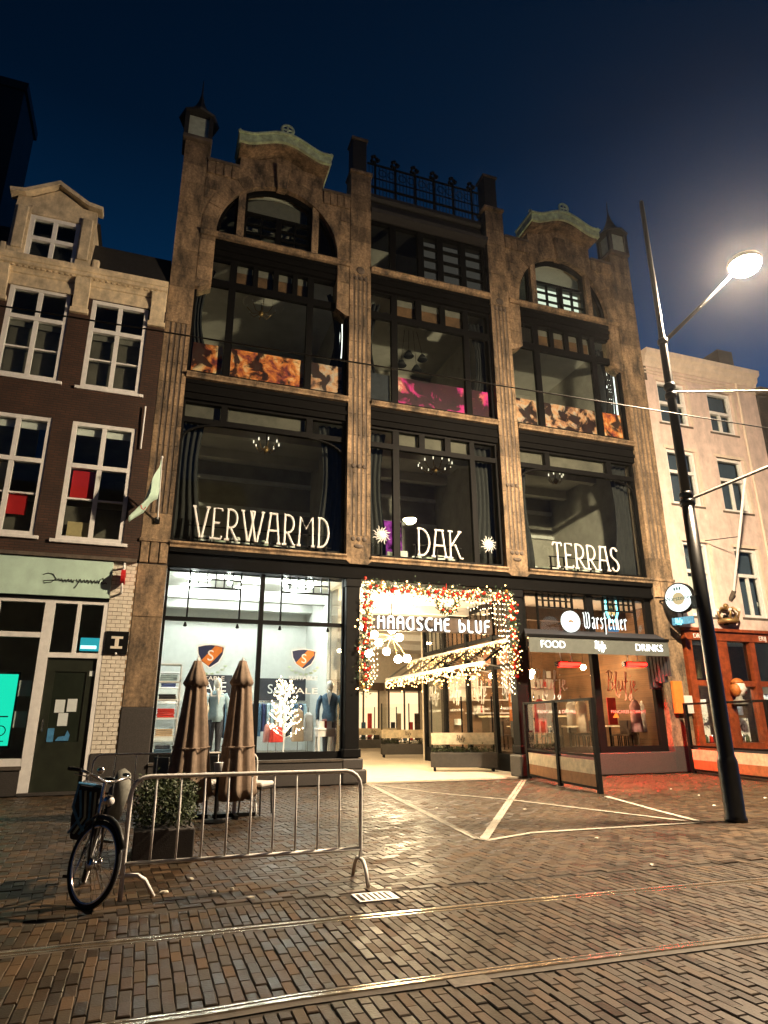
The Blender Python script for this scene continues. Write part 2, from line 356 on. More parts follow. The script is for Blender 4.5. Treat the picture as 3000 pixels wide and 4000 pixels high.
    def quad(s, a, b, c, d):
        k = len(s.v); s.v += [tuple(a), tuple(b), tuple(c), tuple(d)]; s.f.append((k, k+1, k+2, k+3)); return s
    def loft(s, rings):            # rings: lists of points, all of one length, closed round
        k = len(s.v); n = len(rings[0])
        for r in rings: s.v += [tuple(p) for p in r]
        for i in range(len(rings)-1):
            o, q = k+i*n, k+(i+1)*n
            s.f += [(o+j, o+(j+1) % n, q+(j+1) % n, q+j) for j in range(n)]
        s.f += [tuple(range(k+n-1, k-1, -1)), tuple(range(k+(len(rings)-1)*n, k+len(rings)*n))]; return s
    def mesh(s, name, mat, smooth=False):
        me = bpy.data.meshes.new(name); me.from_pydata(s.v, [], s.f); me.update()
        if mat: me.materials.append(M[mat])
        if smooth: me.shade_smooth()
        return me
    def build(s, name, mat, parent=None, smooth=False, bevel=0.0, loc=None):
        o = bpy.data.objects.new(name, s.mesh(name, mat, smooth)); C.objects.link(o)
        if parent is not None: o.parent = parent
        if loc is not None: o.location = loc
        if bevel:
            b = o.modifiers.new('edge', 'BEVEL'); b.width = bevel; b.segments = 2; b.limit_method = 'ANGLE'
        return o
def thing(name, label, cat, loc=(0, 0, 0), rz=0.0, group=None):
    o = bpy.data.objects.new(name, None); C.objects.link(o); o.location = loc; o.rotation_euler = (0, 0, rz); o.empty_display_size = .2
    return tag(o, label, cat, group)
def tag(o, label, cat, group=None):
    o['label'] = label; o['category'] = cat
    if group: o['group'] = group
    return o
def struct(o): o['kind'] = 'structure'; return o
def stuff(o): o['kind'] = 'stuff'; return o
def inst(name, me, parent, loc, rz=0.0, sc=None):
    o = bpy.data.objects.new(name, me); C.objects.link(o); o.parent = parent; o.location = loc
    if rz: o.rotation_euler = (0, 0, rz)
    if sc: o.scale = sc
    return o
def arc(cx, cy, rx, ry, a0, a1, n=10):
    return [(cx+rx*math.cos(math.radians(a0+(a1-a0)*i/n)), cy+ry*math.sin(math.radians(a0+(a1-a0)*i/n))) for i in range(n+1)]

# block text (flat sign lettering) from the built-in font, as mesh
def text(name, body, size, mat, parent, loc, rot=(PI/2, 0, 0), ext=.01, align='CENTER', sx=1.0):
    cu = bpy.data.curves.new(name, 'FONT'); cu.body = body; cu.size = size; cu.extrude = ext; cu.align_x = align; cu.align_y = 'CENTER'; cu.resolution_u = 4
    t = bpy.data.objects.new('tmp_text', cu); C.objects.link(t)
    dg = bpy.context.evaluated_depsgraph_get(); me = bpy.data.meshes.new_from_object(t.evaluated_get(dg)); me.name = name
    bpy.data.objects.remove(t); bpy.data.curves.remove(cu)
    me.materials.clear(); me.materials.append(M[mat])
    o = bpy.data.objects.new(name, me); C.objects.link(o); o.parent = parent; o.location = loc; o.rotation_euler = rot; o.scale = (sx, 1, 1)
    return o
# drawn lettering: strokes of each letter in a box one unit high
A_ = arc
GL = {
 'V': (.52, [[(0, 1), (.27, 0), (.34, 0), (.52, 1)], [(-.06, 1), (.08, 1)], [(.44, 1), (.6, 1)]]),
 'E': (.36, [[(.04, 0), (.04, 1), (.34, 1), (.36, .92)], [(.04, .52), (.28, .52)], [(.04, 0), (.34, 0), (.38, .1)], [(-.06, 0), (.1, 0)]]),
 'R': (.42, [[(.04, 0), (.04, 1)], [(.0, 1)]+A_(.16, .70, .24, .30, 90, -90)+[(.04, .40)], [(.16, .40), (.40, 0), (.48, 0)], [(-.05, 0), (.13, 0)]]),
 'W': (.80, [[(0, 1), (.22, 0), (.28, 0), (.46, 1)], [(.32, 1), (.54, 0), (.60, 0), (.80, 1)], [(-.06, 1), (.08, 1)], [(.28, 1), (.5, 1)], [(.72, 1), (.87, 1)]]),
 'A': (.48, [[(0, 0), (.12, 1)], [(.36, 1), (.48, 0)], [(.06, 1), (.42, 1)], [(.06, .42), (.43, .42)], [(-.07, 0), (.08, 0)], [(.40, 0), (.56, 0)]]),
 'M': (.62, [[(.02, 0), (.06, 1), (.31, .58), (.56, 1), (.60, 0)], [(-.05, 0), (.1, 0)], [(.53, 0), (.68, 0)]]),
 'D': (.44, [[(.04, 0), (.04, 1)], [(-.02, 1), (.12, 1)]+A_(.12, .5, .32, .5, 90, -90)+[(-.02, 0)]]),
 'K': (.44, [[(.04, 0), (.04, 1)], [(.42, 1), (.08, .46), (.22, .5), (.42, 0), (.52, 0)], [(-.05, 0), (.13, 0)], [(-.05, 1), (.13, 1)], [(.34, 1), (.48, 1)]]),
 'T': (.40, [[(.2, 0), (.2, 1)], [(-.02, .88), (.02, 1), (.38, 1), (.42, .88)], [(.12, 0), (.28, 0)]]),
 'S': (.36, [A_(.18, .76, .16, .24, 25, 225)+[(.10, .56), (.28, .42)]+A_(.18, .22, .17, .22, 40, -160)]),
 ' ': (.25, []),
}
GD = {  # rounded art deco capitals
 'H': (.42, [[(.04, 0), (.04, .8), (.10, 1)], [(.38, 0), (.38, .8), (.32, 1)], [(.04, .62), (.38, .62)]]),
 'A': (.42, [[(.05, 0), (.05, .75)]+A_(.21, .78, .16, .22, 180, 0)+[(.37, 0)], [(.05, .55), (.37, .55)]]),
 'G': (.46, [A_(.30, .5, .27, .5, 90, 270)+[(.40, .02), (.40, 1)], [(.28, 1), (.42, 1)]]),
 'S': (.40, [A_(.22, .76, .16, .24, 20, 240)+[(.28, .44)]+A_(.18, .22, .15, .22, 60, -150)]),
 'C': (.42, [A_(.28, .5, .26, .5, 60, 300)]),
 'E': (.36, [A_(.20, .76, .15, .24, 60, 180)+[(.05, .1), (.10, 0), (.34, 0)], [(.05, .56), (.30, .56)], [(.14, 1), (.32, 1)]]),
 'B': (.40, [[(.05, 0), (.05, 1)], [(.05, .66)]+A_(.14, .33, .22, .33, 90, -90)+[(.05, 0)]]),
 'L': (.34, [[(.06, 1), (.06, .1), (.12, 0), (.32, 0)]]),
 'U': (.44, [[(.06, 1), (.06, .25)]+A_(.21, .22, .15, .22, 180, 360)+[(.36, 1)]]),
 'F': (.36, [[(.05, 0), (.05, .8)]+A_(.20, .76, .15, .24, 180, 70)+[(.34, 1)], [(.05, .52), (.30, .52)]]),
 ' ': (.28, []),
}
GW = {  # broken-script lettering
 'W': (.66, [[(0, .95), (.08, .82), (.08, .12), (.18, 0), (.30, .12)], [(.26, .98), (.32, .85), (.32, .10), (.42, 0), (.56, .14)], [(.48, .96), (.58, .84), (.56, .14)]]),
 'a': (.30, [[(.05, .62), (.20, .68), (.26, .58), (.26, .06), (.30, 0)], [(.26, .40), (.08, .30), (.05, .10), (.12, 0), (.24, .1)]]),
 'r': (.26, [[(.02, .64), (.08, .58), (.08, .04), (.12, 0)], [(.09, .50), (.20, .68), (.27, .56)]]),
 's': (.26, [[(.25, .56), (.16, .68), (.06, .54), (.22, .30), (.20, .08), (.10, 0), (.02, .10)]]),
 't': (.28, [[(.12, 1.0), (.12, -.22), (.06, -.34)], [(.0, .66), (.26, .66)]]),
 'e': (.28, [[(.06, .34), (.24, .48), (.20, .64), (.08, .60), (.06, .10), (.14, 0), (.26, .10)]]),
 'i': (.16, [[(.02, .62), (.08, .56), (.08, .06), (.14, 0)], [(.07, .82), (.09, .90)]]),
 'n': (.32, [[(.02, .64), (.08, .58), (.08, 0)], [(.09, .52), (.20, .68), (.26, .58), (.26, .06), (.32, 0)]]),
}
def handwriting(w):   # joined script letters, returns strokes and width
    G = {'B': (.55, [[(.10, 0), (.20, .55), (.26, 1.0)], [(.08, .92), (.30, 1.04), (.50, .92), (.42, .64), (.22, .54), (.46, .44), (.44, .12), (.22, 0), (.04, .1)]]),
         'l': (.30, [[(.0, .15), (.20, .55), (.30, .98), (.20, 1.0), (.10, .45), (.12, -.18), (.26, -.30), (.36, -.12)]]),
         'u': (.40, [[(.06, .55), (.04, .15), (.12, .02), (.26, .2), (.32, .55), (.30, .1), (.40, .06)]]),
         'f': (.34, [[(.0, .12), (.18, .5), (.28, .95), (.18, 1.0), (.12, .5), (.06, -.35), (-.02, -.42)], [(.02, .48), (.32, .52)]]),
         'j': (.26, [[(.16, .56), (.12, -.3), (.0, -.44), (-.06, -.3), (.20, .06)], [(.18, .76), (.20, .80)]]),
         'e': (.36, [[(.02, .2), (.22, .36), (.24, .52), (.12, .54), (.06, .2), (.16, .02), (.36, .14)]])}
    x = 0; st = []
    for ch in w:
        wd, ss = G[ch]; st += [[(px+x, py) for px, py in q] for q in ss]; x += wd*1.02
    return st, x
def lettering(name, word, glyphs, h, rad, mat, parent, x, y, z, gap=.16, sx=1.0, each=True, part='letter', wid=None):
    """letters standing in the plane Y=y, left end at x, foot at z; every letter one mesh"""
    tot = sum(glyphs[c][0]*h*sx+gap*h for c in word)-gap*h
    if wid: sx = sx*(wid-gap*h*(len(word)-1))/(tot-gap*h*(len(word)-1))
    for c in word:
        wd, ss = glyphs[c]
        if ss:
            b = MB()
            for q in ss: b.tube([(px*h*sx, 0, py*h) for px, py in q], rad, 6)
            b.build(part, mat, parent, loc=(x, y, z))
        x += wd*h*sx+gap*h
def strokes_mesh(st, h, rad, sx=1.0):
    b = MB()
    for q in st: b.tube([(px*h*sx, 0, py*h) for px, py in q], rad, 6)
    return b
# ================================================================== GROUND
struct(MB().quad((-90, -60, -.034), (120, -60, -.034), (120, 160, -.034), (-90, 160, -.034)).build('ground', 'ground_far'))
def rail_far(x): return -11.70 - .0066*max(0, x-1.2)**2 * .95 if x < 9 else -11.70-.0066*.95*60.8-(x-9)*.098
def rail_near(x): return rail_far(x)-1.505 - (.035 if x < 1 else .0) + .0
def visible(x, y, m=.55):
    d = Vector((x, y, 0))-CAM; z = d.dot(_fw)
    if z < .5: return False
    u, v = d.dot(_r)/z, d.dot(_u)/z
    return abs(u) < 1500/FPX+m*2/z+.05 and v > -2000/FPX-m/z
def brick_geo(l, w, hgt=.0):
    b = .005
    return [(-l/2+b, -w/2+b, 0), (l/2-b, -w/2+b, 0), (l/2-b, w/2-b, 0), (-l/2+b, w/2-b, 0),
            (-l/2, -w/2, -.006), (l/2, -w/2, -.006), (l/2, w/2, -.006), (-l/2, w/2, -.006),
            (-l/2, -w/2, -.05), (l/2, -w/2, -.05), (l/2, w/2, -.05), (-l/2, w/2, -.05)]
BF = [(0, 1, 2, 3), (4, 5, 1, 0), (5, 6, 2, 1), (6, 7, 3, 2), (7, 4, 0, 3), (8, 9, 5, 4), (9, 10, 6, 5), (10, 11, 7, 6), (11, 8, 4, 7)]
bricks = []      # x, y, z, rot, length, width
BL, BW = .200, .076
def soldier(xr, ylo, yhi):
    x = xr[0]; c = 0
    while x < xr[1]:
        lo, hi = ylo(x), yhi(x); y = hi-(BL if c % 2 else BL/2)-rnd.uniform(-.02, .02)
        if c % 2 == 0 and hi-(hi-BL/2) > .04: bricks.append((x, hi-BL/4, 0, PI/2, BL/2-.012, BW-.004))
        y2 = hi if c % 2 else hi-BL/2
        while y2-BL > lo-.02:
            bricks.append((x, y2-BL/2, 0, PI/2, BL, BW-.003)); y2 -= BL+.005
        if y2-lo > .05: bricks.append((x, (y2+lo)/2, 0, PI/2, y2-lo-.004, BW-.004))
        x += BW+.003; c += 1
soldier((-5, 13), lambda x: rail_near(x)+.085, lambda x: rail_far(x)-.085)
soldier((-4, 9), lambda x: -14.9, lambda x: rail_near(x)-.115)
soldier((-6, 15), lambda x: rail_far(x)+.10, lambda x: rail_far(x)+.10+3*BL)
# herringbone beyond the track
hb = .102; HA = math.radians(4); ca, sa = math.cos(HA), math.sin(HA)
n = 150
for i in range(-n, n):
    for j in range(-n, n):
        for k in range(2):
            # standard 2:1 herringbone cell, axis-aligned then turned 45 degrees
            ux = (i*1 + j*2 + (0 if k == 0 else 1.5))*hb
            uy = (i*1 - j*2 + (0 if k == 0 else -.5))*hb
            x = 4 + ux*ca - uy*sa; y = -6 + ux*sa + uy*ca
            if y > -.32 or y < rail_far(x)+.10+3*BL+.09: continue
            if x < -6 or x > 19 or not visible(x, y): continue
            if 16.0 < x and y > -.2: continue
            bricks.append((x, y, 0, HA+(0 if k == 0 else PI/2), .2, .098))
GRX0, GRX1, GRY0, GRY1 = 2.0, 2.38, -11.28, -10.98
sel = []
for b in bricks:
    if not visible(b[0], b[1]): continue
    if GRX0-.06 < b[0] < GRX1+.06 and GRY0-.05 < b[1] < GRY1+.05: continue
    sel.append(b)
def infr(b):
    d = Vector((b[0], b[1], 0))-CAM; z = d.dot(_fw)
    return abs(d.dot(_r)/z) < 1500/FPX and d.dot(_u)/z > -2000/FPX
def jit(b):
    return (b[0]+rnd.uniform(-.003, .003), b[1]+rnd.uniform(-.004, .004), rnd.uniform(-.006, .003), b[3]+rnd.uniform(-.025, .025))
order = sorted([b for b in sel if infr(b) and abs(b[4]-BL) < .01], key=lambda b: (b[0]-CAM.x)**2+(b[1]-CAM.y)**2)
near = set(id(b) for b in order[:300])
pave = struct(MB().quad((-7, -15.2, -.013), (20, -15.2, -.013), (20, -.3, -.013), (-7, -.3, -.013)).build('street_paving', 'sand'))
bm_ = bpy.data.meshes.new('brick'); bm_.from_pydata(brick_geo(BL, BW-.003), [], BF); bm_.materials.append(M['paver'])
V, Fc, tint = [], [], []
for b in sel:
    x, y, z, a = jit(b)
    if id(b) in near:
        o = inst('brick', bm_, pave, (x, y, z), a); continue
    k = len(V); c_, s_ = math.cos(a), math.sin(a); tx, ty = rnd.uniform(-.012, .012), rnd.uniform(-.02, .02)
    for p in brick_geo(b[4], b[5]): V.append((x+p[0]*c_-p[1]*s_, y+p[0]*s_+p[1]*c_, z+p[2]+p[0]*tx+p[1]*ty))
    Fc += [tuple(k+i for i in f) for f in BF]; tint += [rnd.random()]*len(BF)
me = bpy.data.meshes.new('paving_bricks'); me.from_pydata(V, [], Fc); me.materials.append(M['paver'])
at_ = me.attributes.new('tint', 'FLOAT', 'FACE'); at_.data.foreach_set('value', tint)
o = bpy.data.objects.new('paving_bricks', me); C.objects.link(o); o.parent = pave; stuff(o)

# rails: grooved tram rail, head + groove + lip, on a concrete strip
def rail(fn, label, side):
    t = thing('tram_rail', label, 'tram rail', (0, 0, 0), group=None)
    xs = [-30+i*.5 for i in range(140)]
    def strip(nm, mat, y0, y1, z0, z1):
        b = MB()
        for i in range(len(xs)-1):
            a, c = xs[i], xs[i+1]; ya, yc = fn(a), fn(c); k = len(b.v)
            b.v += [(a, ya+y0, z0), (a, ya+y1, z0), (c, yc+y1, z0), (c, yc+y0, z0), (a, ya+y0, z1), (a, ya+y1, z1), (c, yc+y1, z1), (c, yc+y0, z1)]
            b.f += [(k+4, k+5, k+6, k+7), (k, k+3, k+7, k+4), (k+1, k+5, k+6, k+2)]
        return b.build(nm, mat, t)
    strip('head', 'steel', -.017, .017, -.03, .006)
    strip('groove', 'rail_web', .017 if side > 0 else -.058, .058 if side > 0 else -.017, -.03, -.022)
    strip('lip', 'steel', .058 if side > 0 else -.074, .074 if side > 0 else -.058, -.03, .001)
    strip('bedding', 'concrete', -.085 if side > 0 else -.105, .105 if side > 0 else .085, -.032, -.004 if side > 0 else -.005)
    return t
rail(rail_far, 'worn steel tram rail running past the drain grate', -1)
rail(rail_near, 'worn steel tram rail with patched joint, one gauge away from the drain grate', 1)
tag(MB().box(1.95, 2.22, rail_near(2)-.16, rail_near(2)-.03, -.02, .004).build('rail_joint_plate', 'rail_web', bevel=.004), 'dark patch plate set against the tram rail', 'plate')

# painted star lines
def line(pts, w, nm, label):
    b = MB()
    for p, q in zip(pts[:-1], pts[1:]):
        p, q = Vector((*p, 0)), Vector((*q, 0)); t = (q-p).normalized(); n_ = Vector((-t.y, t.x, 0))*w/2
        m = max(2, int((q-p).length/.12)); k = len(b.v)
        for i in range(m+1):
            c = p.lerp(q, i/m); j = 1+rnd.uniform(-.22, .10); b.v += [tuple(c+n_*j+Vector((0, 0, .0085))), tuple(c-n_*(1+rnd.uniform(-.22, .1))+Vector((0, 0, .0085)))]
        b.f += [(k+2*i+1, k+2*i+3, k+2*i+2, k+2*i) for i in range(m)]
    return struct(b.build(nm, 'road_paint'))
g2 = lambda u, v: tuple(gnd(u, v)[:2])
line([g2(1437, 3064), g2(1862, 3278)], .09, 'painted_line', ''); line([g2(1445, 3062), g2(1884, 3284)], .05, 'painted_line', '')
line([g2(2040, 3047), g2(1880, 3282)], .07, 'painted_line', ''); line([g2(2053, 3047), g2(1898, 3282)], .07, 'painted_line', '')
line([g2(1900, 3285), g2(2080, 3254), g2(2742, 3213)], .10, 'painted_line', '')
line([g2(1450, 3064), g2(1700, 3098), g2(2000, 3126), g2(2680, 3208)], .10, 'painted_line', '')
line([g2(2368, 3112), g2(2560, 3165), g2(2745, 3213)], .11, 'painted_line', '')
# drain grate
gr = thing('drain_grate', 'small slotted cast iron drain grate between crowd barrier and tram rail', 'drain grate', (0, 0, 0))
b = MB(); b.box(GRX0, GRX1, GRY0, GRY0+.03, -.03, .004); b.box(GRX0, GRX1, GRY1-.03, GRY1, -.03, .004); b.box(GRX0, GRX0+.025, GRY0+.03, GRY1-.03, -.03, .004); b.box(GRX1-.025, GRX1, GRY0+.03, GRY1-.03, -.03, .004)
b.build('frame', 'galv', gr)
for i in range(6): MB().box(GRX0+.065+i*.052, GRX0+.065+i*.052+.026, GRY0+.031, GRY1-.031, -.02, .003).build('bar', 'galv', gr)
MB().box(GRX0, GRX1, GRY0, GRY1, -.033, -.029).build('pit', 'tyre', gr)
# litter and fallen leaves
for i, (u, v) in enumerate([(745, 3440), (640, 3492), (1510, 3320), (1705, 3160), (2330, 3280), (2545, 3385), (905, 3480), (1515, 3480), (2050, 3165), (2790, 3150), (2730, 3110), (2620, 3085), (2990, 3120), (1430, 3300), (830, 3490), (980, 3515), (560, 3360)]):
    p = gnd(u, v); b = MB(); s = rnd.uniform(.025, .05); a = rnd.uniform(0, 6); r = [Vector((math.cos(a+k*1.05), math.sin(a+k*1.05)*.55, 0))*s*rnd.uniform(.7, 1.2) for k in range(6)]
    b.loft([[(q.x, q.y, .010) for q in r], [(q.x*.9, q.y*.9, .016+.012*(k % 2)) for k, q in enumerate(r)]])
    tag(b.build('fallen_leaf', 'litter', loc=(p.x, p.y, 0)), 'small pale scrap of litter lying on the paving bricks', 'litter', 'scraps of litter on the paving')

# ================================================================== MAIN BUILDING
mb_ = thing('shop_building', 'tall Art Nouveau building with stone piers, arched gables and dark glazed bays', 'building', (8, 0, 0))
mb_.location = (0, 0, 0)
YG = .32
gx = lambda x: x*1.018
gz = lambda z: 1.55+(z-1.55)*1.018
P1, P2, P3, P4 = (-.52, .20), (5.05, 5.78), (10.30, 11.04), (15.85, 16.75)
S1, S2, S3 = 6.14, 11.18, 16.18
def blockmesh(w, h, flutes=0, d=.5):
    if not flutes:
        return MB().box(0, w, 0, d, 0, h).mesh('stone', 'stone')
    poly = [(0, d), (0, 0)]; m = w*.16; fw = (w-2*m)/(flutes*2-1)
    for i in range(flutes):
        a = m+i*2*fw; poly += [(a, 0), (a+fw*.15, .045), (a+fw*.85, .045), (a+fw, 0)]
    poly += [(w, 0), (w, d)]
    return MB().prism(poly[::-1], 0, h, 'z').mesh('stone', 'stone')
_bmcache = {}
def pier(span, z0, z1, name, fl=None, course=.62, y=0.0):
    """stone pier laid up of blocks, each its own piece; fl = range of heights with flutes"""
    w = span[1]-span[0]
    core = MB().box(span[0]+.012, span[1]-.012, y+.02, y+.62, z0, z1).build(name, 'stone_dark', mb_)
    z = z0; i = 0
    while z < z1-.02:
        h = min(course*(1.0 if i % 3 else 1.15), z1-z)
        if z1-(z+h) < .2: h = z1-z
        f = 4 if fl and fl[0] <= z+h/2 <= fl[1] else 0
        k = (round(w, 3), round(h, 3), f)
        if k not in _bmcache: _bmcache[k] = blockmesh(w, h-.012, f)
        o = inst('stone', _bmcache[k], core, (span[0], y-rnd.uniform(0, .006), z)); z += h; i += 1
    return core
pier(P2, 6.02, 20.0, 'pilaster', (6.9, 15.5)); pier(P3, 6.02, 19.9, 'pilaster', (6.9, 15.5))
pier(P1, 6.15, 19.5, 'corner_pier', (6.9, 12.8)); pier(P4, 6.15, 19.4, 'corner_pier', (6.9, 12.5))
# lower piers with slabs and granite foot
for (a, b_), foot in ((P1, 1.9), (P4, .75)):
    c = MB().box(a+.01, b_-.01, .03, .62, 0, 6.14).build('pier_foot', 'stone_dark', mb_)
    for z0, z1 in ((foot+.006, 4.1), (4.106, 5.46)): MB().box(a, b_, 0, .5, z0, z1-.006).build('stone', 'stone', c, bevel=.012)
    MB().box(a-.01, b_+.01, -.04, .5, 0, foot).build('granite_foot', 'granite', c, bevel=.02)
    w = (b_-a-.10)/3
    for i in range(3): MB().box(a+.02+i*(w+.03), a+.02+i*(w+.03)+w, -.03, .5, 5.5, 6.05).build('triglyph', 'stone', c, bevel=.015)
    MB().box(a-.03, b_+.03, -.06, .5, 6.055, 6.145).build('string_course', 'stone', c, bevel=.012)
# pilaster ornaments: small capitals, rosettes and base scrolls
for a, b_ in (P2, P3):
    cx = (a+b_)/2
    for z, n_ in ((6.62, 3), (8.9, 3), (15.62, 3)):
        for i in range(n_):
            MB().ball((cx+(i-1)*.17, -.005, z), .075, 8, 5, (1, .5, 1)).build('ornament', 'stone_dark', mb_, True)
    MB().ball((cx, -.01, 6.40), .11, 8, 5, (1.4, .4, .6)).build('ornament', 'stone_dark', mb_, True)
    MB().lathe([(.10, -.02), (.16, .0), (.13, .07), (.05, .09)], (cx, .0, 15.95), 14, 'y').build('rosette', 'stone_dark', mb_, True)
    b = MB(); b.prism([(a-.04, 6.02), (a-.04, 5.98), (a+.1, 5.86), (b_-.1, 5.86), (b_+.04, 5.98), (b_+.04, 6.02)], -.06, .5); b.build('corbel', 'stone', mb_)
    MB().box(a-.05, b_+.05, -.07, .6, 20.0, 20.12).build('capital', 'stone', mb_, bevel=.02)
# upper stacks beside the roof railing
for a in (5.10, 10.34):
    MB().box(a, a+.52, .02, .55, 20.12, 21.55).build('stack', 'roof_dark', mb_, bevel=.02)
    MB().box(a-.05, a+.57, -.03, .6, 21.55, 21.65).build('stack_cap', 'stone_dark', mb_, bevel=.02)
# lantern turrets on the corner piers
for (a, b_), zt in ((P1, 19.5), (P4, 19.4)):
    cx = (a+b_)/2; cyy = .28
    l = MB().box(cx-.46, cx+.46, cyy-.42, cyy+.42, zt, zt+.16).build('lantern_turret', 'stone_dark', mb_, bevel=.03)
    for sx_ in (-1, 1):
        for sy in (-1, 1): MB().box(cx+sx_*.38-.07, cx+sx_*.38+.07, cyy+sy*.33-.07, cyy+sy*.33+.07, zt+.16, zt+1.05).build('post', 'roof_dark', l)
    MB().box(cx-.34, cx+.34, cyy-.30, cyy+.30, zt+.16, zt+1.02).build('lantern_panel', 'pale_green', l)
    MB().lathe([(.62, 0), (.66, .06), (.40, .30), (.22, .62), (.10, .95), (.03, 1.3), (.012, 1.9)], (cx, cyy, zt+1.05), 8).build('spire', 'roof_dark', l)
# gables
def gable(xa, xb, lit):
    cx = (xa+.47+xb-.43)/2; hw = (xb-.43-xa-.47)/2; sp, rise = 16.30, 2.22
    outl = [(xa+.004, 14.12), (xa+.004, 18.86), (xa+1.05, 18.9), (xa+1.06, 19.42), (cx-.75, 19.5), (cx, 19.86), (cx+.75, 19.5), (xb-1.0, 19.42), (xb-.99, 18.86), (xb-.004, 18.8), (xb-.004, 14.12), (xb-.12, 14.12), (xb-.43, 14.32)]
    outl += [(xb-.43, sp)] + [(cx+hw*math.cos(t), sp+rise*math.sin(t)) for t in [PI*i/28 for i in range(1, 28)]] + [(xa+.47, sp), (xa+.47, 14.32), (xa+.12, 14.12)]
    g = MB().prism(outl, .03, .55).build('gable_wall', 'stone', mb_)
    # voussoirs round the arch, keystone, parapet blocks
    nv = 17
    for i in range(nv):
        t0, t1 = PI*i/nv+.006, PI*(i+1)/nv-.006
        q = [(cx+(hw+e_)*math.cos(t), sp+(rise+e_)*math.sin(t)) for e_, t in ((.0, t0), (.46, t0), (.46, t1), (.0, t1))]
        MB().prism(q, .012+rnd.uniform(-.006, .006), .3).build('voussoir', 'stone', g)
    MB().prism([(cx-.15, sp+rise-.06), (cx+.15, sp+rise-.06), (cx+.24, 19.42), (cx-.24, 19.42)], -.10, .3).build('keystone', 'stone', g, bevel=.02)
    for x0, x1, zz in ((xa+.02, xa+1.04, 18.87), (xb-.98, xb-.02, 18.82)):
        w = (x1-x0)/4
        for i in range(4): MB().box(x0+i*w+.008, x0+(i+1)*w-.008, -.035, .5, zz-.46, zz+.02).build('parapet_stone', 'stone', g, bevel=.02)
        MB().box(x0, x1, -.07, .56, zz+.02, zz+.10).build('coping', 'stone_dark', g)
    # ashlar courses of the gable front
    def inside(x, z):
        if z > 18.36 and not (xa+1.08 < x < xb-1.02): return False
        if z > 19.40: return False
        if z < sp: return x < xa+.46 or x > xb-.42
        return ((x-cx)/(hw+.47))**2+((z-sp)/(rise+.47))**2 > 1 and not (abs(x-cx) < .27 and z > sp+rise)
    zz_ = 16.32; row_ = 0
    while zz_ < 19.3:
        x_ = xa+.01-(.3 if row_ % 2 else 0)
        while x_ < xb-.02:
            p0_, p1_ = max(x_, xa+.012), min(x_+.62, xb-.012)
            while p1_-p0_ > .08 and not all(inside(q, r) for q in (p0_, p1_) for r in (zz_, zz_+.36)):
                if inside(p0_, zz_) and inside(p0_, zz_+.36): p1_ -= .05
                else: p0_ += .05
            if p1_-p0_ > .10: MB().box(p0_+.006, p1_-.006, .010+rnd.uniform(-.008, .006), .2, zz_+.006, zz_+.36).build('ashlar', 'stone', g)
            x_ += .62
        zz_ += .372; row_ += 1
    # jamb courses
    for x0, x1 in ((xa+.02, xa+.455), (xb-.415, xb-.02)):
        z = 14.36
        while z < 18.3:
            if x0 < cx: wdt = x1 if z < sp-.2 else min(x1, cx-hw*math.sqrt(max(0, 1-((min(z+.5, sp+rise)-sp)/rise)**2))-.48)
            MB().box(x0, x1, .016+rnd.uniform(-.006, .004), .2, z, z+.49).build('ashlar', 'stone', g) if z < sp-.3 else None
            z += .5
    # copper hood with ring finial
    def band(x0, x1, lo, hi, n=22):
        f = lambda x: max(0, math.cos((x-cx)/1.25*PI/2))**1.6 if abs(x-cx) < 1.25 else 0
        xs_ = [x0+(x1-x0)*i/n for i in range(n+1)]
        return [(x, lo+.40*f(x)) for x in xs_] + [(x, hi+.42*f(x)) for x in xs_[::-1]]
    MB().prism(band(xa+.98, xb-.92, 19.42, 19.50), -.46, .6).build('hood_soffit', 'stone', g)
    h = MB().prism(band(xa+.92, xb-.86, 19.505, 19.80), -.56, .6).build('copper_hood', 'copper', g)
    MB().prism(band(xa+.88, xb-.82, 19.80, 19.86), -.62, .6).build('hood_lip', 'copper', g)
    n_ = 18
    bt = MB()
    b = MB(); b.tube([(cx+.02+.2*math.cos(2*PI*i/16), -.5, 20.50+.2*math.sin(2*PI*i/16)) for i in range(16)], .045, 6, True); b.tube([(cx-.16, -.5, 20.5), (cx+.2, -.5, 20.5)], .03, 6); b.tube([(cx+.02, -.5, 20.3), (cx+.02, -.5, 20.7)], .03, 6)
    b.build('ring_finial', 'copper', g, True)
    for sx_ in (xa+.92, xb-.86): MB().ball((sx_, -.5, 19.93), .07, 7, 5).build('hood_knob', 'copper', g)
    # stone mullions and sill
    ml_, mr_ = cx-1.24, cx+1.20
    for m in (ml_, mr_): MB().box(m-.11, m+.11, .06, .5, S3, sp+rise*math.sqrt(1-((m-cx)/hw)**2)+.12).build('stone_mullion', 'stone', g)
    # centre light
    x0, x1 = ml_+.11, mr_-.11; zh = sp+1.05
    w = MB(); t_ = .09; y0, y1 = .2, .34
    top = [(cx+hw*math.cos(t), sp+rise*math.sin(t)) for t in [PI*i/40 for i in range(41)]]
    top = [p for p in top if x0 <= p[0] <= x1]
    ez = lambda x: sp+rise*math.sqrt(max(0, 1-((x-cx)/hw)**2))
    ups = [(x1, ez(x1))] + top + [(x0, ez(x0))]
    w.prism(ups + [(x, z-.14) for x, z in ups[::-1]], y0, y1)
    w.box(x0, x0+t_, y0, y1, S3, ez(x0)-.1); w.box(x1-t_, x1, y0, y1, S3, ez(x1)-.1); w.box(x0+t_, x1-t_, y0+.002, y1, S3, S3+.1); w.box(x0+t_, x1-t_, y0+.003, y1, zh, zh+.10)
    w.box(cx-.09, cx+.09, y0-.01, y1, S3+.1, zh)
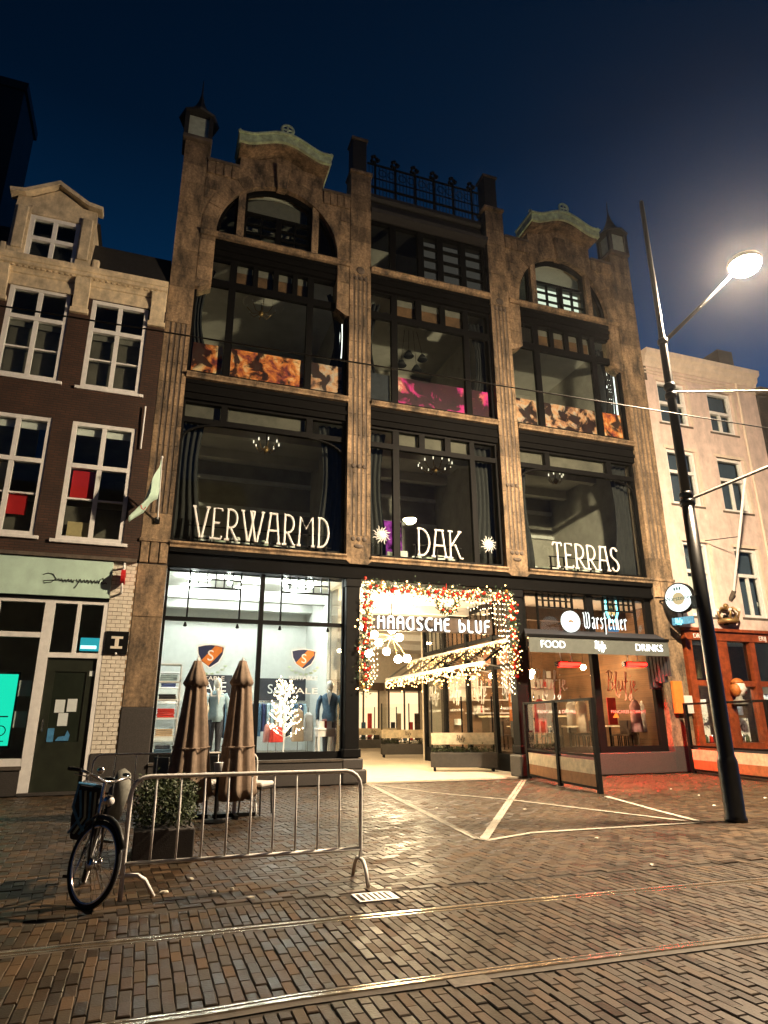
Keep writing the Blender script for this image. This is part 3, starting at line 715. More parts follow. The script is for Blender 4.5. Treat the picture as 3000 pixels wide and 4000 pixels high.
    for m in ((x0+t_+cx-.09)/2, (x1-t_+cx+.09)/2): w.box(m-.025, m+.025, y0+.03, y1, S3+.1, zh)
    for zz in (S3+.10+(zh-S3-.1)*.36, S3+.10+(zh-S3-.1)*.68):
        w.box(x0+t_, cx-.09, y0+.035, y1, zz-.02, zz+.02); w.box(cx+.09, x1-t_, y0+.035, y1, zz-.02, zz+.02)
    f = w.build('arched_window', 'iron', mb_)
    for a_, c_ in ((x0+t_, cx-.09), (cx+.09, x1-t_)):
        for q in range(2):
            for r_ in range(3):
                xx0 = a_+(c_-a_)*q/2; zz0 = S3+.10+(zh-S3-.1)*(0, .36, .68)[r_]; zz1 = S3+.10+(zh-S3-.1)*(.36, .68, 1)[r_]
                MB().box(xx0+.012, xx0+(c_-a_)/2-.012, y1-.05, y1-.042, zz0+.012, zz1-.012).build('pane', 'glass', f)
    lo_ = [(x, max(zh+.12, z-.13)) for x, z in ups]
    MB().prism([(x1-.06, zh+.08)]+[(min(max(x, x0+.06), x1-.06), z-.10) for x, z in ups]+[(x0+.06, zh+.08)], y1-.05, y1-.042).build('fanlight_pane', 'glass', f)
    if lit:
        MB().box(x0+.05, x1-.05, .55, .57, S3+.05, zh+.05).build('lit_blind', 'blind_lit', f)
    else:
        for q in range(4):
            MB().box(x0+.1+q*.52, x0+.52+q*.52, .62+.05*(q % 2), .64+.05*(q % 2), S3+.9+.1*(q % 2), zh).build('blind_or_painted_light', 'blind', f)
        MB().prism([(x1-.1, zh+.12)]+[(min(max(x, x0+.1), x1-.1), z-.14) for x, z in ups]+[(x0+.1, zh+.12)], .5, .51).build('fanlight_blind', 'blind', f)
    # side lights: quarter arches
    for s_ in (-1, 1):
        xo, xi = (xa+.47, ml_-.11) if s_ < 0 else (xb-.43, mr_+.11)
        cv = [(xo+(xi-xo)*i/10, ez(xo+(xi-xo)*i/10)) for i in range(11)]
        inner = [(x+(.05 if s_ < 0 else -.05)*(1-i/10)*1.4, z-.10) for i, (x, z) in enumerate(cv)]
        s2 = MB(); s2.prism(cv+inner[::-1], y0, y1); s2.box(min(xi, xi-s_*-.08), max(xi, xi-s_*-.08), y0, y1, S3+.08, cv[-1][1]-.05); s2.box(min(xo, xi), max(xo, xi), y0+.004, y1, S3, S3+.08)
        f2 = s2.build('side_light', 'iron', mb_)
        MB().prism([(xo, S3+.04)]+cv+[(xi, S3+.04)], y1-.05, y1-.042).build('pane', 'glass_tint', f2)
    return cx
gL = gable(.20, 5.05, False); gR = gable(11.04, 15.85, True)

# sills, spandrel beams
BAYS = {'L': (.20, 5.05), 'M': (5.78, 10.30), 'R': (11.04, 15.85)}
for k, (xa, xb) in BAYS.items():
    for z in (S1, S2, S3):
        b = MB(); pr = [(.5, z), (-.10, z-.02), (-.12, z-.07), (-.06, z-.12), (-.05, z-.18), (.5, z-.18)]
        b.prism(pr, xa+.006, xb-.006, 'x'); b.build('sill', 'stone', mb_)
    for z0, z1 in ((10.40, S2-.185), (15.45, S3-.185)):
        b = MB(); b.box(xa-.02, xb+.02, .10, .5, z0, z1); b.box(xa-.01, xb+.01, .04, .11, z0+.18, z0+.30); b.box(xa-.01, xb+.01, .06, .11, z1-.12, z1)
        b.build('spandrel_beam', 'iron_wall', mb_)
b = MB(); b.box(.21, 15.84, .08, .62, 5.44, 5.96); b.box(.21, 15.84, -.02, .09, 5.84, 5.95); b.box(.21, 15.84, .03, .09, 5.46, 5.56); b.build('shopfront_beam', 'iron_wall', mb_)

# ------------------------------------------------------------------ windows of first and second floor
def window(name, x0, x1, z0, z1, vbars, hbars, panes, y0=.22, y1=.38, mat='iron', glass='glass', edge=.10):
    w = MB(); w.box(x0, x0+edge, y0, y1, z0, z1); w.box(x1-edge, x1, y0, y1, z0, z1); w.box(x0+edge, x1-edge, y0+.003, y1-.003, z0, z0+edge*.8); w.box(x0+edge, x1-edge, y0+.003, y1-.003, z1-edge*.8, z1)
    for a, b_, c, d in vbars: w.box(a, b_, y0+.006, y1-.006, c, d)
    for a, b_, c, d in hbars: w.box(a, b_, y0+.010, y1-.010, c, d)
    f = w.build(name, mat, mb_)
    for a, b_, c, d in panes: MB().box(a-.01, b_+.01, YG, YG+.008, c-.01, d+.01).build('pane', glass, f)
    return f
def floor2(xa, xb, off, mid=False):
    z0, z1 = S2, 15.47
    if mid: V_ = [gx(6.47), gx(6.68), gx(9.11), gx(9.31)]; T_ = [(gx(7.35), gx(7.56)), (gx(8.25), gx(8.44))]
    else: V_ = [gx(1.19)+off, gx(1.40)+off, gx(3.63)+off, gx(3.83)+off]; T_ = [(gx(1.89)+off, gx(2.05)+off), (gx(2.53)+off, gx(2.69)+off), (gx(3.14)+off, gx(3.30)+off)]
    tz0, tz1 = gz(14.18), gz(14.42); zt = gz(15.22)
    vb = [(V_[0], V_[1], z0, z1), (V_[2], V_[3], z0, z1)] + [(a, b_, tz1-.01, z1) for a, b_ in T_]
    hb_ = [(xa, xb, tz0, tz1), (xa, xb, z0, z0+.2)]
    cols = [(xa, V_[0]), (V_[1], V_[2]), (V_[3], xb)]
    pn = [(a, b_, z0+.2, tz0) for a, b_ in cols]
    e_ = [V_[1]] + [q for t in T_ for q in t] + [V_[2]]
    tp = [(xa, V_[0], tz1, zt+.1)] + [(e_[2*i], e_[2*i+1], tz1, zt+.1) for i in range(len(e_)//2)] + [(V_[3], xb, tz1, zt+.1)]
    f = window('second_floor_window', xa-.03, xb+.03, z0, z1, vb, hb_, pn+tp)
    for a, b_, c, d in tp[1:-1]:
        MB().box(a+.02, b_-.02, .40, .41, d-.40, d).build('blind_or_painted_light', 'blind', f); MB().box(a-.02, b_+.02, .42, .43, c-.05, d-.37).build('amber_blind', 'amber_blind', f)
    return f, cols, (z0+.2, tz0)
def floor1(xa, xb, off, mid=False):
    z0, z1 = S1, 10.42; tz0, tz1 = gz(9.58), gz(9.74); zt = gz(10.22)
    if mid:
        V_ = [gx(6.48), gx(6.69), gx(9.13), gx(9.30)]; T_ = [(gx(7.37), gx(7.56)), (gx(8.26), gx(8.46))]
        vb = [(V_[0], V_[1], z0, z1), (V_[2], V_[3], z0, z1)] + [(a, b_, tz1-.01, z1) for a, b_ in T_]
        cols = [(xa, V_[0]), (V_[1], V_[2]), (V_[3], xb)]; e_ = [V_[1]] + [q for t in T_ for q in t] + [V_[2]]
        tp = [(xa, V_[0], tz1, zt)] + [(e_[2*i], e_[2*i+1], tz1, zt) for i in range(3)] + [(V_[3], xb, tz1, zt)]
    else:
        T_ = [(gx(1.25)+off, gx(1.43)+off), (gx(3.74)+off, gx(3.93)+off)]
        vb = [(a, b_, tz1-.01, z1) for a, b_ in T_]; cols = [(xa, xb)]
        tp = [(xa, T_[0][0], tz1, zt), (T_[0][1], T_[1][0], tz1, zt), (T_[1][1], xb, tz1, zt)]
    hb_ = [(xa, xb, tz0, tz1), (xa, xb, z0, z0+.12)]
    f = window('first_floor_window', xa-.03, xb+.03, z0, z1, vb, hb_, [(a, b_, z0+.12, tz0) for a, b_ in cols]+tp)
    for a, b_, c, d in (tp[1:-1] if mid else tp[:2]): MB().box(a+.03, b_-.01, .42, .43, c+.03, d+.1).build('blind_or_painted_light', 'net_grey', f)  # grey sheets added here stand in for the lit ceiling behind
    if not mid:   # curved brackets under the transom
        for s_, x in ((1, xa+.05), (-1, xb-.05)):
            MB().tube([(x+s_*1.1*(1-math.cos(t)), .26, tz0-.55+.55*math.sin(t)) for t in [PI/2*i/8 for i in range(9)]], .035, 6).build('bracket', 'iron', f)
    return f
for k, (xa, xb) in BAYS.items():
    off = 0 if k == 'L' else 10.90
    floor2(xa, xb, off, k == 'M'); floor1(xa, xb, off, k == 'M')
# middle bay, top floor and mansard
xa, xb = BAYS['M']; Z1 = 18.35
cols = [(xa, 6.55), (6.78, 7.62), (7.84, 8.38), (8.60, 9.30), (9.50, 10.18)]
vb = [(cols[i][1], cols[i+1][0], S3, Z1) for i in range(4)] + [(10.18, xb, S3, Z1)]
zr = [S3+.22+(Z1-S3-.35)*i/4 for i in range(5)]
hb_ = [(c[0], c[1], z-.025, z+.025) for c in cols[2:] for z in zr[1:4]] + [(xa, xb, S3, S3+.2)]
pn = [(c[0], c[1], zr[i], zr[i+1]) for c in cols[2:] for i in range(4)] + [(c[0], c[1], S3+.2, Z1-.1) for c in cols[:2]]
f = window('top_floor_window', xa-.03, xb+.03, S3, Z1, vb, hb_, pn)
for c in cols[2:]: MB().box(c[0]-.05, c[1]+.05, .55, .56, S3+.2+rnd.uniform(0, .3), Z1-.1).build('painted_pane_glow', 'pane_glow_dim', f)  # glowing sheets added, painting street lamp light caught by the panes
b = MB(); b.prism([(.16, Z1), (-.08, Z1+.12), (-.12, Z1+.24), (.10, Z1+.26), (.55, 19.5), (1.6, 19.9), (1.6, Z1)], xa+.004, xb-.004, 'x'); b.build('mansard', 'roof_dark', mb_)
MB().prism([(.40, 19.38), (.30, 19.46), (.30, 19.60), (.75, 19.62), (.75, 19.40)], xa+.01, xb-.01, 'x').build('mansard_cornice', 'roof_dark', mb_)
# roof railing of wrought iron with leafy posts
rl = MB().box(xa, xb, .40, .48, 20.02, 20.07).build('roof_railing', 'iron', mb_)
MB().box(xa, xb, .41, .47, 21.05, 21.10).build('top_rail', 'iron', rl)
MB().box(xa, xb, .42, .46, 20.45, 20.48).build('mid_rail', 'iron', rl)
for i in range(34):
    x = xa+.07+(xb-xa-.14)*i/33; MB().tube([(x, .44, 19.6), (x, .44, 21.06)], .011, 5).build('baluster', 'iron', rl)
for i in range(6):
    x = xa+.3+(xb-xa-.6)*i/5; b = MB(); b.box(x-.03, x+.03, .40, .48, 19.6, 21.2)
    for q in range(7):
        a = q*.9; b.ball((x+.13*math.cos(a), .44+.05*math.sin(a*2), 21.32+.12*math.sin(a)), .07, 6, 4)
    b.build('leafy_post', 'iron', rl)
    if i < 5:
        for q in range(2):
            xx = x+.28+q*.36; MB().tube([(xx+.15*math.cos(t), .44, 20.76+.15*math.sin(t)) for t in [2*PI*m/12 for m in range(12)]], .013, 5, True).build('scroll', 'iron', rl)
# main roof behind and body
w = MB(); w.box(-.5, 5.22, 7.0, 7.4, 0, 19.2); w.box(11.2, 16.7, 7.0, 7.4, 0, 19.2); w.box(5.22, 11.2, 7.0, 7.4, 5.75, 19.2); w.build('rear_wall', 'grey_brick', mb_)
MB().box(-.5, -.3, .6, 7.0, 0, 18.6).build('side_wall', 'grey_brick', mb_); MB().box(16.5, 16.7, .6, 7.0, 0, 18.6).build('side_wall', 'grey_brick', mb_)
MB().box(-.5, 5.4, .62, 7.0, 18.55, 18.75).build('flat_roof', 'roof_dark', mb_); MB().box(10.6, 16.7, .62, 7.0, 18.55, 18.75).build('flat_roof', 'roof_dark', mb_); MB().box(5.4, 10.6, 1.62, 7.0, 19.6, 19.8).build('flat_roof', 'roof_dark', mb_)
# rooms behind the glass
for k, (xa, xb) in BAYS.items():
    a, b_ = xa-.25, xb+.25
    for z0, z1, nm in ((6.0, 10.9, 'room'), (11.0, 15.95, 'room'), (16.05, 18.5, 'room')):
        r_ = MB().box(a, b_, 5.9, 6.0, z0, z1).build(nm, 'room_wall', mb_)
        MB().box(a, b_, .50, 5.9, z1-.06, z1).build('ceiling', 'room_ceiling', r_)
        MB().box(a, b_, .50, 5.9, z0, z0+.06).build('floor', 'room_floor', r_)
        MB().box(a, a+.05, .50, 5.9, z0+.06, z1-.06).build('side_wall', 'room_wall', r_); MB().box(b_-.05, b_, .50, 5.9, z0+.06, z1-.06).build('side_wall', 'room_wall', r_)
        if z0 < 7: 
            for zz in (9.0, 10.1): MB().box(a+.05, b_-.05, 5.75, 5.9, zz, zz+.14).build('picture_rail', 'white_paint', r_)
            for y in (2.6, 4.6): MB().box(a+.05, b_-.05, y, y+.25, 10.5, 10.84).build('ceiling_beam', 'room_ceiling', r_)
        elif z0 < 12:
            MB().lathe([(.1, 0), (.7, .05), (.75, .1), (.4, .14), (.35, .2)], ((xa+xb)/2, 2.6, z1-.27), 20).build('ceiling_rose', 'room_ceiling', r_)
# ================================================================== STREET LAMP POLE
PX, PY = 9.07, -8.71
pl = thing('street_lamp', 'tall black street lamp pole with glowing lamp on a slanting arm, beside tram wires', 'street lamp', (PX, PY, 0))
MB().lathe([(.17, 0), (.17, .05), (.155, .08), (.155, .9), (.14, .95), (.125, 1.0), (.122, 3.0), (.105, 5.4)], (0, 0, 0), 16).build('shaft', 'pole_iron', pl, True)
MB().lathe([(.088, 5.4), (.083, 7.6), (.075, 8.7), (.055, 9.0), (.045, 12.2), (.02, 12.25)], (0, 0, 0), 14).build('upper_shaft', 'pole_iron', pl, True)
for z, r in ((5.35, .135), (5.5, .12), (7.55, .11), (7.75, .11), (8.75, .10)): MB().lathe([(r-.02, -.06), (r, -.04), (r, .04), (r-.02, .06)], (0, 0, z), 14).build('collar', 'pole_iron', pl, True)
MB().box(-.2, -.12, -.06, .06, 3.4, 3.62).build('bracket', 'pole_iron', pl)
tip = LAMP-Vector((PX, PY, 0))
MB().tube([(0, 0, 8.72), tuple(tip*.5+Vector((0, 0, 4.4))), tuple(tip+Vector((0, 0, .12)))], [.045, .038, .032], 10).build('lamp_arm', 'pole_iron', pl, True)
hd = MB().lathe([(.0, .30), (.14, .28), (.30, .18), (.34, .10), (.33, .06), (.0, .07)][::-1], tip, 24).build('lamp_hood', 'pole_iron', pl, True)
MB().lathe([(.02, -.17), (.14, -.15), (.24, -.08), (.29, .0), (.30, .058), (.02, .062)], tip, 24).build('lamp_bowl', 'lamp', hd, True)
MB().tube([(.1, 0, 7.65), (2.9, -.9, 7.72), (5.6, -1.8, 7.8)], .022, 8).build('span_arm', 'wire_pale', pl)
MB().tube([(.1, 0, 5.45), (1.38, -.62, 6.0), (4.2, -2.0, 7.2)], .030, 8).build('stay_arm', 'rail_web', pl)
tag(MB().tube([(-40+i*2, -11.5, 5.3+.0277*(-40+i*2+1.62) if False else 5.31+.02*(-40+i*2)*.9) for i in range(42)], .0085, 6).build('overhead_wire', 'wire'), 'thin overhead tram wire strung along the street in front of the facades', 'wire')
# ================================================================== LEFT HOUSE (brown brick, white sashes)
lh = thing('brick_house', 'brown brick house with white sash windows, cream cornice and dormer, beside the stone pier', 'house')
XL, XR = -9.5, -.53
def sash(par, x0, x1, z0, z1, name='sash_window', bars=(.62, .36), y=.0, tm='white_paint', deep=.10, sill=True, glass='glass', mid=True, lintel=None, sillmat=None):
    """framed sash window: outer frame, transom, centre post, thin glazing bar; panes are its pieces"""
    t = .11; w = MB(); cx = (x0+x1)/2
    w.box(x0, x0+t, y-.03, y+deep, z0, z1); w.box(x1-t, x1, y-.03, y+deep, z0, z1); w.box(x0+t, x1-t, y-.028, y+deep, z1-t, z1); w.box(x0+t, x1-t, y-.028, y+deep, z0, z0+t)
    zt = z0+(z1-z0)*bars[0]
    w.box(x0+t, x1-t, y-.034, y+deep, zt-.06, zt+.06)
    if mid: w.box(cx-.055, cx+.055, y-.012, y+deep, z0+t, z1-t)
    zs = [z0+t, zt-.06]
    if bars[1]:
        zb = z0+(z1-z0)*bars[1]; w.box(x0+t, x1-t, y+.01, y+deep, zb-.022, zb+.022); zs = [z0+t, zb, zt-.06]
    f = w.build(name, tm, par)
    if sill: MB().box(x0-.12, x1+.12, y-.13, y+.02, z0-.09, z0-.002).build('sill', sillmat or tm, f, bevel=.01)
    if lintel: MB().box(x0-.06, x1+.06, y-.05, y+.05, z1+.002, z1+lintel).build('lintel', tm, f, bevel=.01)
    pn = []
    hs = [(x0+t, cx-.055), (cx+.055, x1-t)] if mid else [(x0+t, x1-t)]
    for a, b_ in hs:
        for q0, q1 in list(zip(zs[:-1], zs[1:]))+[(zt+.06, z1-t)]:
            MB().box(a-.01, b_+.01, y+.06, y+.066, q0-.01, q1+.01).build('pane', glass, f); pn.append((a, b_, q0, q1))
    return f, pn
wn = [(-4.58, -3.06, 10.26, 13.02), (-2.50, -1.00, 10.22, 12.98), (-4.60, -3.02, 5.98, 9.20), (-2.53, -.95, 5.94, 9.20), (-6.6, -5.1, 10.26, 13.02), (-6.7, -5.1, 5.98, 9.20)]
# wall with real openings: bands of brick between and beside the windows
w = MB()
rows = [(5.55, 5.94, []), (5.94, 9.20, [(-6.7, -5.1), (-4.60, -3.02), (-2.53, -.95)]), (9.20, 10.22, []), (10.22, 13.02, [(-6.6, -5.1), (-4.58, -3.06), (-2.50, -1.00)]), (13.02, 13.3, [])]
for z0, z1, op in rows:
    x = XL
    for a, b_ in op+[(XR, XR)]:
        if a-x > .01: w.box(x, a, .0, .35, z0, z1)
        x = b_
w.build('wall', 'brown_brick', lh)
w = MB(); w.box(XL, XR, 5.5, 5.7, 0, 13.9); w.box(XL, XL+.2, .3, 5.5, 0, 13.9); w.box(XL, XR, .4, 5.5, 9.5, 9.6); w.box(XL, XR, .4, 5.5, 5.4, 5.5); w.box(XL, XR, .4, 5.5, 13.5, 13.6); w.box(-.62, -.54, .36, 5.5, 0, 13.9); w.build('inner_wall', 'room_wall', lh)
for i, (x0, x1, z0, z1) in enumerate(wn):
    top = i in (0, 1, 4)
    f, pn = sash(lh, x0, x1, z0, z1, bars=(.655, .33) if top else (.62, .345), y=.06 if True else 0, lintel=None if top else .10)
    # blinds, cards and coloured sheets hanging inside
    for k, (a, b_, c, d) in enumerate(pn):
        j = k % 3
        if top and j == 1: MB().box(a, b_, .20, .21, d-.16, d).build('blind_or_painted_light', 'blind', f)
        if not top and j == 2: MB().box(a, b_, .20, .21, d-.20, d).build('blind_or_painted_light', 'white_plain', f)
    MB().box(x0+.1, x1-.1, .30, .31, z0+.08, z0+(z1-z0)*(.655 if top else .3)).build('net_curtain', 'net_grey', f)
    if i == 3:
        a, b_, c, d = pn[1]; MB().box(a+.05, b_-.01, .17, .18, c+.02, d-.03).build('red_sheet', 'red_blind', f)
        a, b_, c, d = pn[0]; MB().box(a+.10, b_-.02, .17, .18, c, c+.42).build('tan_card', 'tan_card', f)
    if i == 2:
        a, b_, c, d = pn[3]; MB().box(a+.0, b_-.18, .17, .18, d-.55, d-.03).build('red_sheet', 'red_blind', f)
        a, b_, c, d = pn[1]; MB().box(a+.2, b_-.02, .17, .18, c, d).build('tan_card', 'tan_card', f)
        a, b_, c, d = pn[5]; MB().box(b_-.18, b_-.02, .17, .18, c, d-.2).build('blue_sheet', 'blue_blind', f)
# cornice, frieze and consoles
c = MB().prism([(.3 if y > 0 else y*.5, 13.3+(z-13.3)*.72) for y, z in [(.3, 13.3), (-.04, 13.3), (-.04, 13.38), (-.12, 13.40), (-.14, 13.48), (-.26, 13.56), (-.26, 13.62), (-.44, 13.66), (-.44, 13.80), (-.52, 13.82), (-.60, 13.92), (-.62, 14.02), (.3, 14.06)]], XL, XR-.01, 'x').build('cornice', 'cream_paint', lh)
MB().box(XL, XR-.012, -.035, .0, 12.985, 13.30).build('frieze', 'cream_paint', c)
for x in (-6.85, -4.84, -2.80, -.76):
    MB().prism([(-.002, 12.55), (-.06, 12.6), (-.10, 12.8), (-.10, 13.1), (-.18, 13.3), (-.20, 13.50), (-.002, 13.50)], x-.2, x+.2, 'x').build('console', 'cream_paint', c, bevel=.015)
    MB().box(x-.24, x+.24, -.12, -.003, 12.42, 12.56).build('console_foot', 'cream_paint', c, bevel=.01)
for i in range(60):
    x = XL+.1+i*.15
    if x < XR-.15: MB().box(x, x+.08, -.17, -.10, 13.49, 13.545).build('dentil', 'cream_paint', c)
# roof and dormer
MB().prism([(-.02, 13.86), (.42, 15.10), (2.8, 16.2), (5.6, 13.86)], XL, XR-.02, 'x').build('roof', 'roof_dark', lh)
dm = MB()
dm.box(-4.82, -4.40, -.10, .1, 13.80, 15.55); dm.box(-3.10, -2.70, -.10, .1, 13.80, 15.55); dm.box(-4.40, -3.10, -.09, .1, 15.35, 15.62)
d = dm.build('dormer', 'cream_paint', lh)
MB().prism([(-4.82, 15.56), (-2.70, 15.56), (-2.72, 15.86), (-3.1, 15.9), (-3.78, 16.36), (-4.45, 15.9), (-4.8, 15.86)], -.06, .1).build('pediment', 'cream_paint', d)
MB().prism([(-4.98, 15.84), (-4.60, 15.90), (-3.78, 16.40), (-2.96, 15.90), (-2.58, 15.84), (-2.56, 15.96), (-2.94, 16.02), (-3.78, 16.54), (-4.62, 16.02), (-5.0, 15.96)], -.26, .12).build('pediment_moulding', 'cream_paint', d)
for x in (-4.60, -2.92): MB().box(x-.14, x+.14, -.17, -.1, 14.1, 15.5).build('dormer_pilaster', 'cream_paint', d, bevel=.02)
for x in (-5.02, -2.66): MB().box(x, x+.2, -.1, .05, 13.84, 14.25).build('scroll_foot', 'cream_paint', d, bevel=.05)
MB().prism([(.1, 13.8), (.1, 15.6), (3.0, 15.6), (3.0, 15.4)], -4.8, -4.74, 'x').build('dormer_cheek', 'cream_paint', d); MB().prism([(.1, 13.8), (.1, 15.6), (3.0, 15.6), (3.0, 15.4)], -2.78, -2.72, 'x').build('dormer_cheek', 'cream_paint', d)
MB().prism([(-4.9, 15.62), (-3.76, 16.3), (-2.62, 15.62)], .12, 3.0).build('dormer_roof', 'roof_dark', d)
sash(lh, -4.40, -3.10, 13.84, 15.34, 'dormer_window', bars=(.50, None), y=-.02, sill=False)
# plinth and shop front
sf = MB(); sf.box(XL, -1.10, -.08, -.02, 4.50, 5.44); fa = sf.build('fascia', 'mint_panel', lh, bevel=.01)
MB().box(XL, -.56, -.14, .3, 5.455, 5.545).build('lead_flashing', 'stone_dark', lh)
MB().box(XL, -1.1, -.02, .35, 4.42, 5.44).build('fascia_backing', 'iron_wall', lh)
scr = [[(0, .50), (.30, .62), (.62, .58), (.85, .30), (.55, .05), (.15, 0), (.10, .14), (.45, .18), (.95, .22)]]
wv = [(.95+.06*i, .22+.11*math.sin(i*1.9)+.02*math.sin(i*.7)) for i in range(18)]
scr.append(wv); scr.append([(2.12, .34), (2.16, .20), (2.26, .18), (2.34, .36), (2.22, .06), (2.06, -.22), (2.0, -.2)])
scr.append([(2.30+.06*i, .24+.12*math.sin(i*1.7)) for i in range(22)]); scr.append([(3.55, .18), (3.62, .40), (3.78, .50), (3.84, .34), (3.70, .20), (3.80, .12), (3.98, .22), (4.05, .14)])
strokes_mesh(scr, .40, .011, .9).build('script_lettering', 'black_ink', fa, loc=(-2.66, -.09, 4.80))
sw = MB(); y0, y1 = .0, .14
for x0, x1 in ((-2.52, -2.30), (-1.20, -1.10), (XL, XL+.1)): sw.box(x0, x1, y0, y1, 0 if x0 > -3 else .6, 4.42)
sw.box(XL+.1, -2.52, y0+.004, y1, 4.34, 4.42); sw.box(-2.30, -1.20, y0+.004, y1, 4.34, 4.42)
sw.box(XL+.1, -2.52, y0+.006, y1, 3.50, 3.62); sw.box(-2.30, -1.20, y0+.006, y1, 3.04, 3.16); sw.box(XL+.1, -2.52, y0+.006, y1, .62, .78)
for x in (-3.55, -4.3, -5.1): sw.box(x-.06, x+.06, y0+.008, y1, 3.62, 4.34)
sw.box(-1.80, -1.71, y0+.008, y1, 3.16, 4.34)
s_ = sw.build('shop_frame', 'white_paint', lh)
MB().box(-9.4, -2.5, .07, .078, .75, 3.52).build('pane', 'glass', s_)
for a, b_ in ((-4.24, -3.61), (-3.49, -2.52)): MB().box(a-.01, b_+.01, .07, .078, 3.6, 4.36).build('pane', 'glass', s_)
for a, b_ in ((-2.30, -1.80), (-1.71, -1.20)): MB().box(a-.01, b_+.01, .07, .078, 3.14, 4.36).build('pane', 'glass', s_)
MB().box(XL, -2.52, -.02, .2, 0, .60).build('stall_riser', 'granite', lh); MB().box(XL, -2.50, -.05, .2, .54, .618).build('riser_cap', 'concrete', lh)
do = MB().box(-2.29, -1.21, .10, .16, .06, 3.03).build('shop_door', 'green_door', lh)
for a, b_, c_, d_ in ((-2.29, -2.10, .06, 3.03), (-1.40, -1.21, .06, 3.03), (-2.10, -1.40, 2.72, 3.03), (-2.10, -1.40, .06, 1.12)): MB().box(a, b_, .07, .10, c_, d_).build('door_rail', 'green_door', do)
MB().box(-2.11, -1.39, .088, .094, 1.12, 2.72).build('door_glass', 'glass', do)
MB().tube([(-2.2, .06, 1.35), (-2.2, .02, 1.37), (-2.2, .02, 1.62), (-2.2, .06, 1.64)], .014, 6).build('handle', 'chrome', do)
for a, z in ((-2.0, 1.78), (-1.74, 1.80), (-1.9, 1.48)): MB().box(a, a+.21, .082, .087, z, z+.29).build('paper_notice', 'paper', do)
MB().box(-1.34, -1.24, .062, .069, 2.62, 2.74).build('door_label', 'paper', do)
MB().box(-2.08, -1.94, .081, .087, 1.0+.13, 1.43).build('blue_notice', 'blue_bag', do)
MB().prism([(-1.9, 1.15), (-1.62, 1.15), (-1.60, 1.28), (-1.66, 1.38), (-1.70, 1.26), (-1.84, 1.24)], .08, .087).build('blue_sticker', 'blue_bag', do)
MB().box(-2.5, -1.1, -.14, .1, 0, .055).build('door_step', 'granite', lh)
# glowing screens inside the shop
scn = tag(MB().box(-3.9, -2.92, .42, .47, 1.05, 2.66).build('display_screen', 'screen_teal', bevel=.01), 'tall glowing turquoise display screen behind the mint shop window', 'screen')
MB().tube([(-3.12+.11*math.cos(2*PI*i/18), .412, 1.38+.11*math.sin(2*PI*i/18)) for i in range(18)], .012, 5, True).build('screen_mark', 'black_ink', scn); MB().box(-3.3, -3.0, .413, .418, 1.68, 1.71).build('screen_line', 'black_ink', scn); MB().box(-3.25, -3.02, .413, .418, 1.14, 1.16).build('screen_line', 'black_ink', scn)
MB().box(-3.96, -2.88, .44, .50, .99, 2.72).build('bezel', 'black_plastic', scn)
lsn = tag(MB().box(-1.66, -1.22, .30, .34, 3.24, 3.56).build('light_sign', 'exit_teal', bevel=.01), 'small glowing turquoise sign in the light above the shop door', 'sign'); MB().box(-1.64, -1.28, .285, .297, 3.29, 3.37).build('tube', 'exit_tube', lsn)
for i, (x, z) in enumerate(((-2.84, 2.15), (-2.84, 1.45))): tag(MB().box(x, x+.26, .20, .21, z, z+.36).build('window_notice', 'paper'), ('upper' if i == 0 else 'lower')+' pale paper notice stuck inside the shop window by the white post', 'notice')
# glazed white brick pier
gp = MB().box(-1.085, -.535, .02, .36, .86, 5.44).build('glazed_pier', 'mortar', lh)
bw, bh = .215, .098
z = .865; row = 0
gm = {}
while z < 5.42:
    x = -1.095-(bw/2 if row % 2 else 0)
    while x < -.535:
        a, b_ = max(x, -1.095), min(x+bw-.012, -.535)
        if b_-a > .03 and not (3.14 < z+.05 < 3.70 and False):
            k = round(b_-a, 3)
            if k not in gm: gm[k] = MB().box(0, k, 0, .12, 0, bh-.012).mesh('brick', 'glazed')
            inst('brick', gm[k], gp, (a, -.01+rnd.uniform(-.004, .003), z))
        x += bw
    z += bh; row += 1
MB().box(-1.10, -.53, -.03, .36, 0, .855).build('pier_plinth', 'granite', lh, bevel=.01)
pq = tag(MB().box(-1.07, -.545, -.045, -.02, 3.14, 3.70).build('plaque', 'iron'), 'square black plaque with white letter on the glazed brick pier', 'plaque')
b = MB(); b.box(-.94, -.67, -.056, -.046, 3.52, 3.58); b.box(-.85, -.76, -.056, -.046, 3.34, 3.52); b.box(-.94, -.67, -.056, -.046, 3.28, 3.34); b.build('letter', 'glazed', pq)
MB().ball((-.80, -.05, 3.16), .03, 7, 5).build('stud', 'white_plain', pq)
rs = thing('projecting_sign', 'small projecting sign with white bar and red discs high on the glazed brick pier', 'sign', (-.83, -.02, 5.0))
MB().tube([(0, 0, .30), (0, -.25, .36), (0, -.28, .30), (0, -.28, -.22), (0, -.2, -.34), (0, .0, -.34)], .028, 8).build('bracket', 'white_plain', rs)
MB().lathe([(.02, -.05), (.19, -.05), (.19, .05), (.02, .05)], (0, -.22, .03), 16, 'x').build('disc', 'red_blind', rs)
rod = thing('flag_holder_rod', 'slim white rod fixed upright on the brown brick wall', 'rod', (-.78, 0, 8.6))
MB().tube([(0, -.06, 0), (0, -.09, 1.25)], .022, 8).build('rod', 'white_plain', rod); MB().box(-.02, .02, -.07, .02, .55, .6).build('clip', 'stone_dark', rod)
fl = thing('flag', 'pale mint flag hanging from a short white pole on the stone pier', 'flag', (-.16, -.05, 6.66))
MB().tube([(0, 0, 0), (-.03, -.75, 1.05), (-.04, -1.0, 1.36)], .018, 8).build('pole', 'white_plain', fl)
